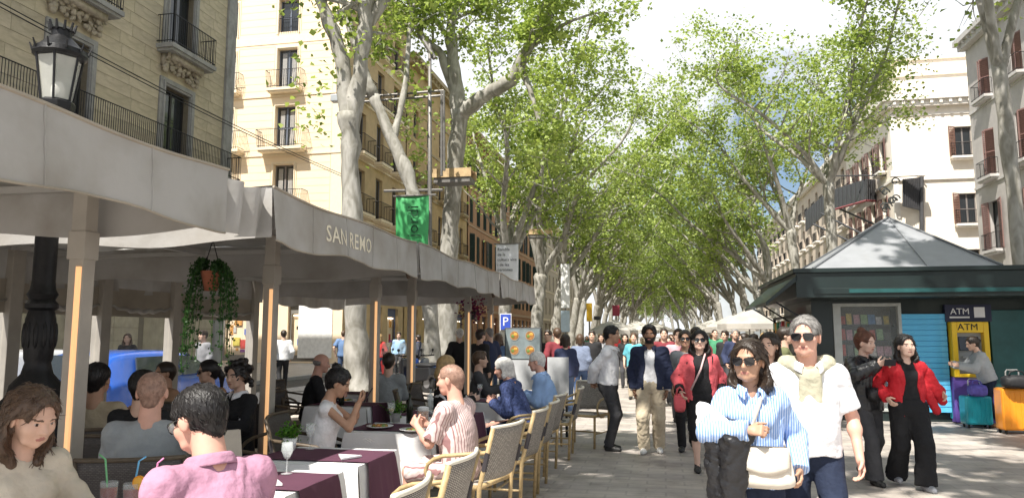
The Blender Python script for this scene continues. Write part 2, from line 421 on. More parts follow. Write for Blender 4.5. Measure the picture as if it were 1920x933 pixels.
def shop(root, base, rz, x, w, h, seed, z0=.1):
    rs = random.Random(seed); mb = MB()
    mb.bx(-w / 2, w / 2, 0, .06, h - .55, h, 0); mb.bx(-w / 2, -w / 2 + .08, 0, .08, 0, h - .55, 0); mb.bx(w / 2 - .08, w / 2, 0, .08, 0, h - .55, 0); mb.bx(-w / 2 + .08, w / 2 - .08, 0, .08, 0, .35, 0)
    o = mb.build('shop_front', [rs.choice(shopm)], root); o.location = loc(base, rz, x, .2, z0); o.rotation_euler = (0, 0, rz)
    inst('pane', MB().bx(-w / 2 + .08, w / 2 - .08, .45, .46, .3, h - .55).mesh('pane', glassd), o)
    mb = MB()
    for i in range(14):
        a = rs.uniform(-w / 2 + .15, w / 2 - .5); b = rs.uniform(.4, h - 1.2); mb.bx(a, a + rs.uniform(.15, .5), .12 + i * .008, .3 + i * .008, b, b + rs.uniform(.15, .6), rs.randrange(7))
    g = mb.build('window_display', goods, o)
    mb = MB()
    for i in range(3): mb.bx(-w / 3 + i * w / 3 - .2, -w / 3 + i * w / 3 + .2, .1, .18, h - .68, h - .62)
    mb.build('shop_lamp', litm, o)
for i, x in enumerate(wx): shop(A, baseA, rzA, x, 2.2, 3.1, 20 + i)

# building B : cream sunlit side-street front
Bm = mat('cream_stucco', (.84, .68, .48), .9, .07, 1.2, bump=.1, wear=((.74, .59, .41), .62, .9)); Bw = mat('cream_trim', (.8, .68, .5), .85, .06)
B = thing('cream_building', 'cream building at the side-street corner with sunlit balcony front and scored courses', 'building', (-18, 40, 0))
opB = []; bx_ = [-4.0, -8.1, -12.2]; lvB = [(5.2, 2.75), (9.0, 2.75), (12.7, 2.65), (16.4, 2.55), (19.9, 2.2)]
base1 = (-14, 0, 0); ops = []
for x in bx_:
    for z, h in lvB: ops.append((14 + x - .65, 14 + x + .65, z, z + h))
ops += [(10.6, 12.8, .1, 3.4), (6.2, 8.6, .1, 3.4), (2., 4.6, .1, 3.4)]
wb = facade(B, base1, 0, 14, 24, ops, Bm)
hc = .46
crs = MB()
ucrs = MB().bx(0, 1, -1, 0, 0, 1).mesh('stone_course', Bm)
for j in range(50):
    z = 4.4 + j * hc
    if z > 23.3: break
    cuts = [(o[0] - .2, o[1] + .2) for o in ops if o[2] - .05 < z + hc / 2 < o[3] + .2]
    for a, b in intervals(.0, 13.0, cuts):
        if b > 5.5: inst('stone_course', ucrs, wb, (max(a, 5.5) + .004, 0, z + .009), 0, (b - max(a, 5.5) - .008, .022, hc - .018))
fb = mat('grey_brown_frame', (.2, .18, .17), .6); fg = mat('slate_frame', (.12, .14, .18), .5)
for x in bx_:
    for k, (z, h) in enumerate(lvB):
        window(B, base1, 0, 14 + x, z, 1.3, h, fg if k > 1 else fb, 2, 0 if k % 2 else 1, .22, curtain=(k in (1, 2, 3)))
        surround(B, base1, 0, 14 + x, z, 1.3, h, Bw, .18, .035)
        if k < 4: balcony(B, base1, 0, 14 + x, z - .02, [2.9, 3.0, 2.9, 2.15, 1.5][k], [.8, .8, .75, .55, .2][k], Bw, 1.1, .12, splay=.25 if k > 0 else 0)
        else:
            r = MB(); [r.tube([(-.6 + i * .12, -.03, 0), (-.6 + i * .12, -.03, 1.0)], .011, 5) for i in range(11)]; r.tube([(-.64, -.03, 1.0), (.64, -.03, 1)], .02, 6)
            oo = r.build('railing', ironm, B); oo.location = loc(base1, 0, 14 + x, 0, z)
mb = MB()
for z, t, d in ((4.1, .28, .1), (12.3, .1, .07), (8.6, .1, .07), (15.95, .1, .07), (19.3, .42, .05)): mb.bx(-14, .06 + d, -d, -.002, z, z + t); mb.bx(.002, d, 0, 10.2, z, z + t)
mb.bx(-14.4, .5, -.5, 10.2, 24, 24.5); mb.bx(-14, .3, -.3, 10.2, 23.6, 23.998)
mb.build('string_course', Bw, B)
MB().bx(-.98, .03, -.03, -.002, 4.4, 23.6).build('corner_pilaster', Bw, B)
MB().bx(-14, -.4, .4, 10.2, -.14, 24).build('core', Bm, B)
MB().bx(-2.7, -.6, -.05, .02, .3, 3.4).bx(-2.7, -.6, -.07, -.05, .3, .4).build('white_panel', mat('white_panel_paint', (.8, .79, .76), .7), B)
for i, x in enumerate((11.7, 7.4, 3.3)): shop(B, base1, 0, x if i else 11.7, 2.1, 3.3, 40 + i)
base2 = (0, 0, 0); ops = []
for x in (2.2, 5.2, 8.2):
    for z, h in lvB: ops.append((x - .6, x + .6, z, z + h))
    ops.append((x - 1, x + 1, .1, 3.4))
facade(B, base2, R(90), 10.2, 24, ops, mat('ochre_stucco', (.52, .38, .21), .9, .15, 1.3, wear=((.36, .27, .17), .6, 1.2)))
for i, x in enumerate((2.2, 5.2, 8.2)):
    for k, (z, h) in enumerate(lvB):
        window(B, base2, R(90), x, z, 1.2, h, fb, 2, 1, .22)
        balcony(B, base2, R(90), x, z - .02, 2.0, .6, Bw, 1.1, .14)
    shop(B, base2, R(90), x, 2, 3.3, 60 + i)

# long street fronts
def street_front(name, label, X, y0, y1, h, side, m, trim, pitch, ww, levels, fm, shut=None, bal=True, seed=1, face_front=False, shops=True):
    """side=+1: building on the left, facing +X ; side=-1 on the right"""
    rz = R(90) if side > 0 else R(-90); Ln = y1 - y0
    o = thing(name, label, 'building', (X, y0 if side > 0 else y1, 0))
    n = int(Ln // pitch); x0 = (Ln - (n - 1) * pitch) / 2; xs = [x0 + i * pitch for i in range(n)]
    ops = []
    for x in xs:
        for z, hh in levels: ops.append((x - ww / 2, x + ww / 2, z, z + hh))
        ops.append((x - pitch * .34, x + pitch * .34, .1, 3.5))
    facade(o, (0, 0, 0), rz, Ln, h, ops, m)
    rs = random.Random(seed)
    for i, x in enumerate(xs):
        for k, (z, hh) in enumerate(levels):
            window(o, (0, 0, 0), rz, x, z, ww, hh, fm, 2, 1, .2, shutter=(shut, rs.choice((12, 20, 35, 170))) if shut and k < 4 else None)
            if bal and (bal is True or k in bal): balcony(o, (0, 0, 0), rz, x, z - .02, ww + .7, .5, trim, 1.0, .16)
        if shops: shop(o, (0, 0, 0), rz, x, pitch * .66, 3.4, seed * 50 + i)
    mb = MB()
    for z, t, d in [(3.9, .3, .14)] + [(lv[0] - .42, .16, .07) for lv in levels[1:]]: mb.bx(0, Ln, -d, -.002, z, z + t)
    mb.bx(-.2, Ln + .2, -.7, .3, h, h + .35); mb.bx(-.1, Ln + .1, -.45, 0, h - .35, h - .003)
    for i in range(int(Ln / .8)): mb.bx(.3 + i * .8, .45 + i * .8, -.62, -.01, h - .2, h - .002)
    c = mb.build('cornice', trim, o); c.rotation_euler = (0, 0, rz)
    c = MB().bx(0, Ln, .32, 12, -.14, h).build('core', m, o); c.rotation_euler = (0, 0, rz)
    return o
lv4 = [(4.9, 2.6), (8.9, 2.5), (12.7, 2.4), (16.4, 2.2), (19.4, 1.3)]
Cm = mat('ochre_wall', (.50, .35, .17), .9, .18, .9, wear=((.33, .25, .15), .58, .7))
street_front('ochre_building', 'ochre plaster building with tall dark windows beyond the cream corner', -18, 50.4, 67.6, 22.0, 1, Cm, mat('ochre_trim', (.42, .33, .2), .85), 3.3, 1.15, lv4, fb, None, (0, 1, 2), 3)
Dm = mat('russet_wall', (.42, .235, .13), .9, .16, .9, wear=((.3, .17, .1), .58, .8)); Dt = mat('russet_trim', (.45, .31, .2), .85)
gsh = mat('green_shutter', (.018, .04, .036), .6)
street_front('shuttered_building', 'long russet building with rows of dark green louvred shutters', -18, 68, 112, 21.3, 1, Dm, Dt, 2.75, 1.35, [(4.9, 2.7), (8.7, 2.7), (12.5, 2.6), (16.2, 2.3), (19.2, 1.1)], gsh, gsh, None, 5)
street_front('far_left_building', 'pale building row beyond the green shuttered building', -18, 113, 175, 20, 1, mat('pale_wall', (.5, .42, .32), .9), Bw, 4.2, 1.3, lv4[:4], fb, None, None, 7, shops=False)
# right side
R1m = mat('grey_stucco', (.47, .44, .415), .9, .12, 1, wear=((.34, .31, .29), .57, 1.1)); R1t = mat('pale_grey_trim', (.52, .5, .48), .85, .12)
rsh = mat('oxblood_shutter', (.22, .125, .11), .6)
r1 = street_front('grey_building', 'grey stucco building with oxblood shutters and stone balconies behind the kiosk', 20, 26, 52, 20.5, -1, R1m, R1t, 4.2, 1.35, [(6.75, 3.0), (11.25, 2.9), (16.2, 2.4)], dkf, rsh, True, 9)
R2m = mat('white_stucco', (.84, .76, .65), .9, .06, 1.2, wear=((.72, .63, .53), .62, 1)); R2t = mat('white_trim', (.8, .75, .68), .85, .08)
r2 = thing('white_corner_building', 'white stucco corner building with stepped attic and sunlit blank flank', 'building', (17.5, 60, 0))
ops = [(4.4, 5.6, z, z + 2.3) for z in (5.6, 9.8, 14.9)] + [(1.0, 3.4, .1, 3.4)]
facade(r2, (0, 0, 0), 0, 9, 19.3, ops, R2m)
for z in (5.6, 9.8, 14.9):
    window(r2, (0, 0, 0), 0, 5, z, 1.2, 2.3, fb, 2, 1, .2, shutter=(mat('brown_shutter', (.22, .12, .09), .6), 150)); balcony(r2, (0, 0, 0), 0, 5, z - .02, 2.0, .5, R2t, 1.0, .12)
shop(r2, (0, 0, 0), 0, 2.2, 2.3, 3.2, 91)
ops = []
for i in range(4):
    for z in (5.6, 9.8, 14.4): ops.append((1.2 + i * 3.2, 2.5 + i * 3.2, z, z + 2.6))
facade(r2, (0, 14, 0), R(-90), 14, 19.3, ops, R2m)
for i in range(4):
    for z in (5.6, 9.8, 14.4):
        window(r2, (0, 14, 0), R(-90), 1.85 + i * 3.2, z, 1.3, 2.6, fb, 2, 1, .2, shutter=(rsh, 170)); balcony(r2, (0, 14, 0), R(-90), 1.85 + i * 3.2, z - .02, 2.1, .6, R2t, 1.05, .13)
mb = MB(); mb.bx(-.7, 9, -.7, 14, 19.3, 19.75); mb.bx(-.45, 9, -.45, 14, 18.85, 19.298); [MB().bx(-a_, 9, -a_, 14, b_, c_).build('string_course', R2t, r2) for a_, b_, c_ in ((.08, 18.2, 18.35), (.15, 13.2, 13.4), (.15, 4.2, 4.5))]
mb.build('cornice', R2t, r2)
dme = MB().bx(0, .2, -.62, -.452, 19.0, 19.298).mesh('dentil', R2t)
for i in range(14): inst('dentil', dme, r2, (.1 + i * .65, 0, 0))
mb = MB(); mb.bx(.3, 9, .3, 14, 19.75, 21.4); mb.bx(.15, 9, .15, 14, 21.4, 21.65); mb.bx(1.0, 9, 1.0, 14, 21.65, 22.9); mb.bx(.85, 9, .85, 14, 22.9, 23.1); mb.build('attic', R2m, r2)
MB().bx(.4, 9, .4, 14, -.14, 19.3).build('core', R2m, r2)
MB().bx(-.03, .35, -.03, .3, 4.5, 18.2).build('corner_pilaster', R2t, r2)
street_front('far_right_building', 'cream balconied building row beyond the white corner building', 18.5, 76, 150, 20, -1, mat('warm_wall', (.62, .52, .42), .9), R2t, 4.4, 1.3, lv4[:4], fb, None, True, 11, shops=False)
# ------------------------------------------------------------------ trees
def bark_mat():
    m = bpy.data.materials.new('plane_bark'); m.use_nodes = True; n = m.node_tree.nodes; l = m.node_tree.links.new; b = n['Principled BSDF']
    t = n.new('ShaderNodeTexCoord'); mp = n.new('ShaderNodeMapping'); mp.inputs['Scale'].default_value = (1, 1, .45)
    l(t.outputs['Object'], mp.inputs[0])
    z = n.new('ShaderNodeTexNoise'); z.inputs['Scale'].default_value = 3.2; z.inputs['Detail'].default_value = 5; z.inputs['Distortion'].default_value = 1.2
    r = n.new('ShaderNodeValToRGB'); e = r.color_ramp.elements; r.color_ramp.interpolation = 'B_SPLINE'
    e[0].position = .3; e[0].color = (.17, .155, .125, 1); e[1].position = .75; e[1].color = (.46, .44, .40, 1)
    a = e.new(.46); a.color = (.27, .26, .225, 1); a = e.new(.58); a.color = (.36, .345, .31, 1)
    l(mp.outputs[0], z.inputs['Vector']); l(z.outputs['Fac'], r.inputs[0]); l(r.outputs[0], b.inputs['Base Color'])
    b.inputs['Roughness'].default_value = .85
    z2 = n.new('ShaderNodeTexNoise'); z2.inputs['Scale'].default_value = 14; z2.inputs['Detail'].default_value = 6
    bu = n.new('ShaderNodeBump'); bu.inputs['Strength'].default_value = .5; bu.inputs['Distance'].default_value = .03
    l(mp.outputs[0], z2.inputs['Vector']); l(z2.outputs['Fac'], bu.inputs['Height']); l(bu.outputs[0], b.inputs['Normal'])
    return m
def leaf_mat(name, lo, hi):
    m = bpy.data.materials.new(name); m.use_nodes = True; n = m.node_tree.nodes; l = m.node_tree.links.new; b = n['Principled BSDF']
    a = n.new('ShaderNodeAttribute'); a.attribute_name = 'lv'
    r = n.new('ShaderNodeValToRGB'); e = r.color_ramp.elements
    e[0].color = (*lo, 1); e[1].color = (*hi, 1); l(a.outputs['Fac'], r.inputs[0])
    b.inputs['Roughness'].default_value = .45; b.inputs['Specular IOR Level'].default_value = .35
    l(r.outputs[0], b.inputs['Base Color'])
    tr = n.new('ShaderNodeBsdfTranslucent'); ms = n.new('ShaderNodeMixShader'); ms.inputs[0].default_value = .36
    hs = n.new('ShaderNodeHueSaturation'); hs.inputs['Value'].default_value = 1.5; hs.inputs['Saturation'].default_value = 1.15
    l(r.outputs[0], hs.inputs['Color']); l(hs.outputs[0], tr.inputs[0])
    o = n['Material Output']; l(b.outputs[0], ms.inputs[1]); l(tr.outputs[0], ms.inputs[2]); l(ms.outputs[0], o.inputs[0])
    return m
bark = bark_mat()
leafm = leaf_mat('plane_leaf', (.12, .19, .04), (.48, .56, .17))
def leaf_mesh(name, C, S, rs, mat_, up=.6):
    """C (n,3) centres, S (n,) sizes -> folded kite leaves"""
    n = len(C); N = rs.normal(size=(n, 3)); N[:, 2] = np.abs(N[:, 2]) + up; N /= np.linalg.norm(N, axis=1)[:, None]
    A = rs.normal(size=(n, 3)); A[:, 2] -= .35; A -= N * (A * N).sum(1)[:, None]; A /= np.linalg.norm(A, axis=1)[:, None]
    Bv = np.cross(N, A); S = S[:, None]
    w = .48
    P = np.stack([C - A * S * .5, C + Bv * S * w - A * S * .08 + N * S * .14, C + A * S * .55 - N * S * .05, C - Bv * S * w - A * S * .08 + N * S * .14], 1).reshape(-1, 3)
    me = bpy.data.meshes.new(name); me.vertices.add(4 * n); me.vertices.foreach_set('co', P.astype(np.float32).ravel())
    me.loops.add(4 * n); me.loops.foreach_set('vertex_index', np.arange(4 * n, dtype=np.int32))
    me.polygons.add(n); me.polygons.foreach_set('loop_start', np.arange(0, 4 * n, 4, dtype=np.int32))
    me.polygons.foreach_set('loop_total', np.full(n, 4, dtype=np.int32))
    me.update(calc_edges=True)
    at = me.attributes.new('lv', 'FLOAT', 'POINT'); v = np.clip(rs.beta(2, 2.2, n) , 0, 1)
    at.data.foreach_set('value', np.repeat(v, 4).astype(np.float32)); me.materials.append(mat_)
    return me
def vrand(rs): 
    v = rs.normal(size=3); return Vector(v / np.linalg.norm(v))
def smooth_path(pts, rad, k=5):
    P = [Vector(p) for p in pts]; o = []; r = []
    for i in range(len(P) - 1):
        p0 = P[max(i - 1, 0)]; p1 = P[i]; p2 = P[i + 1]; p3 = P[min(i + 2, len(P) - 1)]
        for j in range(k):
            t = j / k; o.append(.5 * ((2 * p1) + (p2 - p0) * t + (2 * p0 - 5 * p1 + 4 * p2 - p3) * t * t + (3 * p1 - p0 - 3 * p2 + p3) * t ** 3)); r.append(rad[i] + (rad[i + 1] - rad[i]) * t)
    o.append(P[-1]); r.append(rad[-1]); return o, r
def build_tree(name, label, base, trunk, limbs, seed, leaf=.2, per=46, sub=7, twig=4, zmin=0., spread=.62, bias=(0, 0), group=None, tn=14, extra=(), t0=.38, sublen=(1.6, 3.4)):
    rs = np.random.RandomState(seed); root = thing(name, label, 'tree', base, 0, group)
    bo = Vector(base); T = MB()
    def wob(pts, rad, a):
        return [p + vrand(rs) * (r * a) for p, r in zip(pts, rad)], [r * (1 + .09 * rs.normal()) for r in rad]
    p, r = smooth_path([Vector(q[:3]) - bo for q in trunk], [q[3] for q in trunk]); p, r = wob(p, r, .1)
    r[0] *= 1.35; r[1] *= 1.1
    T.tube(p, r, tn)
    T.build('trunk', bark, root, True)
    LB = MB(); cl = []
    for lb in limbs:
        p, r = smooth_path([Vector(q[:3]) - bo for q in lb], [q[3] for q in lb]); p, r = wob(p, r, .14)
        LB.tube(p, r, 10)
        n = len(p); L_ = sum((p[i + 1] - p[i]).length for i in range(n - 1))
        ns = max(3, int(sub * L_ / 6))
        for s in range(ns):
            t = t0 + (1 - t0) * (s + rs.rand()) / ns; i = min(n - 2, int(t * (n - 1)))
            d = (p[i + 1] - p[i]).normalized(); q = p[i]
            dv = (d * .5 + vrand(rs) * .95 + Vector((bias[0], bias[1], .35))).normalized()
            ln = rs.uniform(*sublen) * (1.15 - .4 * t); b0 = max(.018, r[i] * .42); pts = [q]
            for k in range(4):
                dv = (dv + vrand(rs) * .28 + Vector((0, 0, .06))).normalized(); pts.append(pts[-1] + dv * ln / 4)
            LB.tube(pts, [b0, b0 * .8, b0 * .6, b0 * .4, .01], 6)
            for w in range(twig):
                k = rs.randint(1, 5); e = pts[k] + (vrand(rs) + Vector((0, 0, .1))).normalized() * rs.uniform(.5, 1.3)
                LB.tube([pts[k], (pts[k] + e) / 2 + vrand(rs) * .08, e], [.02, .013, .006], 4, caps=False)
                cl.append(e)
                if rs.rand() < .5: cl.append((pts[k] + e) / 2)
    LB.build('limbs', bark, root, True)
    cl = [c for c in cl if c.z + bo.z > zmin] + [Vector(c) - bo for c in extra]
    C = np.array([[*c] for c in cl]); n = len(C); m = rs.poisson(per, n) + 4
    idx = np.repeat(np.arange(n), m); sz = rs.uniform(.6, 1.2, n)
    P = C[idx] + rs.normal(size=(len(idx), 3)) * (np.array([spread, spread, spread * .62]) * sz[idx][:, None] * .72)
    me = leaf_mesh('crown', P, leaf * rs.uniform(.6, 1.25, len(idx)), rs, leafm)
    ob('crown', me, root)
    return root
TG = 'plane trees lining the promenade'
LT = []   # left/right trees
# T1 : pale forked trunk close to the terrace
Y1 = 18.3
def q(x, y, Y, r): v = px(x, y, Y=Y); return (v.x, v.y, v.z, r)
g = px(672, 712, Y=Y1)
b1 = (g.x, Y1, 0)
trunk = [(g.x, Y1, -.05, .38), q(668, 620, Y1, .30), q(662, 480, Y1, .27), q(658, 330, Y1, .26), q(656, 215, Y1, .29)]
limbs = [[q(656, 260, Y1, .2), q(640, 110, Y1, .22), q(612, 30, Y1 - .2, .17), q(585, -60, Y1 - .5, .13), q(560, -260, Y1 - 1.5, .05)],
         [q(658, 262, Y1, .2), q(678, 110, Y1, .23), q(688, 0, Y1, .22), q(700, -140, Y1 + .3, .15), q(730, -380, Y1 + 1, .05)],
         [q(680, 60, Y1, .2), q(735, -20, Y1 + .3, .14), q(810, -140, Y1 + 1, .09), q(870, -300, Y1 + 1.5, .04)]]
ext = [px(x, y, Y=Y1 + dy) for x, y, dy in ((600, 250, .3), (585, 225, .3), (575, 185, .2), (600, 150, -.4), (590, 110, -.3), (655, 60, -.5), (675, 85, -.4), (640, 40, -.3), (665, 40, .2))]
build_tree('plane_tree', 'pale forked plane tree rising just behind the terrace awning, with few low leaves', b1, trunk, limbs, 11, .17, 18, 6, 4, 10.4, group=TG, extra=ext)
# leaning tree
Y0 = 24.
g = px(815, 690, Y=Y0)
build_tree('plane_tree', 'slim leaning plane tree slanting behind the forked trunk', (g.x, Y0, 0), [(g.x, Y0, -.05, .3), q(800, 520, Y0, .25), q(772, 350, Y0, .24), q(735, 262, Y0, .22), q(700, 180, Y0, .2)],
           [[q(700, 182, Y0, .2), q(668, 90, Y0, .15), q(640, -20, Y0, .11), q(620, -160, Y0, .05)], [q(735, 265, Y0, .15), q(760, 160, Y0 + .6, .1), q(770, 40, Y0 + 1.2, .07), q(800, -80, Y0 + 1.8, .03)]],
           12, .2, 22, 4, 3, 9.8, group=TG, extra=[px(x, y, Y=Y0 + 1) for x, y in ((775, 215), (770, 255), (785, 180), (790, 130), (765, 140))])
# T2 : big trunk with heavy limb to the right
Y2 = 27.6
g = px(836, 690, Y=Y2)
trunk = [(g.x, Y2, -.05, .48), q(836, 600, Y2, .40), q(843, 450, Y2, .35), q(852, 330, Y2, .32), q(862, 205, Y2, .36)]
limbs = [[q(862, 225, Y2, .34), q(852, 130, Y2, .26), q(846, 40, Y2 + .3, .19), q(856, -70, Y2 + .5, .13), q(880, -200, Y2 + .5, .05)],
         [q(860, 200, Y2, .22), q(828, 105, Y2, .18), q(790, 66, Y2 - .3, .15), q(765, -10, Y2 - .6, .11), q(730, -140, Y2 - 1, .04)],
         [q(864, 215, Y2, .33), q(912, 176, Y2 - .2, .3), q(958, 150, Y2 - .6, .27), q(985, 98, Y2 - 1, .23), q(1020, 48, Y2 - 1.4, .19), q(1046, -30, Y2 - 1.8, .15), q(1100, -160, Y2 - 2, .05)],
         [q(975, 120, Y2 - .9, .14), q(1003, 200, Y2 - 1.4, .08), q(1020, 290, Y2 - 1.6, .05), q(1012, 330, Y2 - 1.8, .03)]]
build_tree('plane_tree', 'stout plane tree with one heavy limb crooked out over the promenade', (g.x, Y2, 0), trunk, limbs, 13, .165, 50, 9, 5, 7.5, spread=.46, group=TG, extra=[px(x, y, Y=Y2 - .5) for x, y in ((770, 300), (765, 240), (785, 260), (800, 330), (770, 200), (905, 110), (930, 90), (900, 60))])
# generic trees
def generic(seed, H=18, fork=5.5, nl=5, rad=5.2, r0=.38, lean=(0, 0), **kw):
    rs = np.random.RandomState(seed)
    tx, ty = lean[0] * .4 + rs.normal() * .15, lean[1] * .4 + rs.normal() * .15
    trunk = [(0, 0, -.05, r0 * 1.15), (tx * .2, ty * .2, fork * .35, r0 * .92), (tx * .6, ty * .6, fork * .7, r0 * .86), (tx, ty, fork, r0 * .95)]
    limbs = []; a0 = rs.rand() * 6.28
    for i in range(nl):
        a = a0 + i * 6.283 / nl + rs.normal() * .25; rr = rad * rs.uniform(.7, 1.1); hh = H * rs.uniform(.78, 1.05) - fork
        dx, dy = math.cos(a) * rr + lean[0] * 2.2, math.sin(a) * rr + lean[1] * 2
        limbs.append([(tx, ty, fork - .25, r0 * .62), (tx + dx * .25, ty + dy * .25, fork + hh * .24, r0 * .45), (tx + dx * .55 + rs.normal() * .4, ty + dy * .55 + rs.normal() * .4, fork + hh * .52, r0 * .31),
                      (tx + dx * .8 + rs.normal() * .5, ty + dy * .8 + rs.normal() * .5, fork + hh * .78, r0 * .19), (tx + dx, ty + dy, fork + hh, .04)])
    return trunk, limbs
def gtree(loc_, seed, label, near=False, dens=1., lean=(0, 0), H=18, leaf=None, zmin=5.5, **kw):
    gk = {k: kw.pop(k) for k in ('fork', 'nl', 'rad', 'r0') if k in kw}
    tr, lb = generic(seed, H, lean=lean, **gk)
    o = build_tree('plane_tree', label, (0, 0, 0), tr, lb, seed + 7, leaf or (.17 if near else .26), int((74 if near else 26) * dens), kw.pop('sub', 8 if near else 6), kw.pop('twig', 4), zmin, kw.pop('spread', .56), (lean[0] * .3, 0), TG, 12 if near else 9, t0=.22, sublen=(1.8, 3.8), **kw)
    o.location = loc_; return o
far_lab = 'plane tree in the long row arching over the distant promenade'
tA = gtree((-7.9, 37, 0), 31, 'plane tree with slim trunk beyond the stout crooked-limbed one', True, .42, (.8, 0), 17.5, r0=.33)
tB = gtree((-7.9, 46.5, 0), 32, 'plane tree beside the white text banner, third trunk after the crooked-limbed tree', True, .42, (1.2, 0), 18, r0=.42)
tC = gtree((8.4, 39, 0), 33, 'airy plane tree standing directly behind the kiosk roof', True, .42, (-.15, 0), 19, zmin=8.8, nl=6, rad=6.2, r0=.27, fork=9.2)
tD = gtree((8.2, 47, 0), 34, 'airy plane tree next along behind the kiosk, towards the dark metal canopy', True, .36, (-1.2, 0), 18, zmin=8, nl=5, r0=.3, fork=8)
# near right slim trunk behind the kiosk
tE = gtree((8.9, 20.6, 0), 35, 'slim plane tree rising at the right end of the kiosk', True, .3, (.1, .0), 19, zmin=10.6, nl=4, rad=3.2, r0=.2, fork=8.5)
# shade trees around and behind the viewpoint (their shadows fall into view)
sh = [((-7.9, 3.2, 0), 36, (1.8, 0)), ((8.5, 2.5, 0), 37, (-1.7, .4)), ((8.5, 11.6, 0), 39, (-1.2, -.6))]
for p_, s_, l_ in sh:
    gtree(p_, s_, 'tall plane tree with high crown shading the terrace and paving', True, 1.25, l_, 16.5, zmin=8.8, fork=7.2, rad=5.8, nl=5, leaf=.25, sub=5, twig=2, spread=.38)
fts = [gtree((-7.9, 55, 0), 41, far_lab, False, .46, (1.7, 0), 18, r0=.4, rad=5.6), gtree((8.3, 56, 0), 42, far_lab, False, .44, (-1.9, 0), 17, r0=.34, rad=5.6), gtree((-7.9, 64.5, 0), 43, far_lab, False, .46, (1.9, 0), 18.5, r0=.38, fork=4.8, rad=6)]
rs = random.Random(8)
sp = [(-7.9, 73), (8.3, 65), (-7.9, 82), (8.3, 74), (8.2, 83), (-7.9, 91)] + [(sx, 92 + i * (9 + i * .35)) for i in range(13) for sx in (8.2, -7.9)][1:]
sp += [(-5.2, 120), (4.6, 134), (-1.5, 150), (2.8, 172), (-4.2, 184), (.6, 215), (5.5, 230), (-3.2, 250)]
for i, (x, y) in enumerate(sp):
    o = dup(fts[i % 3], (x + rs.uniform(-.3, .3), y, 0), rs.uniform(-.5, .5) + (0 if (x > 0) == (i % 3 == 1) else math.pi), far_lab if x < 0 else far_lab.replace('arching', 'on the kiosk side arching'), TG, rs.uniform(.92, 1.08))
# ------------------------------------------------------------------ terrace awnings
def cloth_mat(name, col, transl=.3, rough=.9, bump=.15, bscale=18, stain=None):
    m = bpy.data.materials.new(name); m.use_nodes = True; n = m.node_tree.nodes; l = m.node_tree.links.new; b = n['Principled BSDF']
    t = n.new('ShaderNodeTexCoord'); z = n.new('ShaderNodeTexNoise'); z.inputs['Scale'].default_value = 2.2; z.inputs['Detail'].default_value = 8
    l(t.outputs['Object'], z.inputs['Vector']); r = n.new('ShaderNodeValToRGB'); e = r.color_ramp.elements
    e[0].position = .32; e[1].position = .6; st = stain or [c * .8 for c in col]; e[0].color = (*st, 1); e[1].color = (*col, 1)
    l(z.outputs['Fac'], r.inputs[0]); l(r.outputs[0], b.inputs['Base Color']); b.inputs['Roughness'].default_value = rough; b.inputs['Specular IOR Level'].default_value = .25
    z2 = n.new('ShaderNodeTexNoise'); z2.inputs['Scale'].default_value = bscale; z2.inputs['Detail'].default_value = 3
    bu = n.new('ShaderNodeBump'); bu.inputs['Strength'].default_value = bump; bu.inputs['Distance'].default_value = .02
    l(t.outputs['Object'], z2.inputs['Vector']); l(z2.outputs['Fac'], bu.inputs['Height']); l(bu.outputs[0], b.inputs['Normal'])
    if transl:
        tr = n.new('ShaderNodeBsdfTranslucent'); ms = n.new('ShaderNodeMixShader'); ms.inputs[0].default_value = transl
        l(r.outputs[0], tr.inputs[0]); l(b.outputs[0], ms.inputs[1]); l(tr.outputs[0], ms.inputs[2]); l(ms.outputs[0], n['Material Output'].inputs[0])
    return m
canvas = cloth_mat('awning_canvas', (.44, .43, .415), .05, stain=(.33, .31, .28))
canvas_in = cloth_mat('awning_trim', (.42, .375, .31), .05)
postm = mat('beige_post', (.40, .37, .325), .55, .1, 4)
stripm = mat('amber_emissive_strip', (1., .56, .26), .5, 0, emit=.42)  # bright orange edge of the posts, its brightness put in as emission
alum = mat('aluminium_bar', (.55, .54, .52), .4, .05, metal=.6)
XV, XB = -2.85, -7.45
def vx(y, z, ph): 
    k = (2.75 - z) / .45
    return XV + k * (.018 * math.sin(y * 5.1 + ph) + .012 * math.sin(y * 11 + ph * 2)) + .02 * k
def vtop(u, y): return 2.70 - .02 * math.sin(math.pi * u) + .015 * math.sin(y * 3)
def vbot(u, y): return 2.285 + .022 * math.sin(y * 4.2) + .012 * math.sin(math.pi * u)
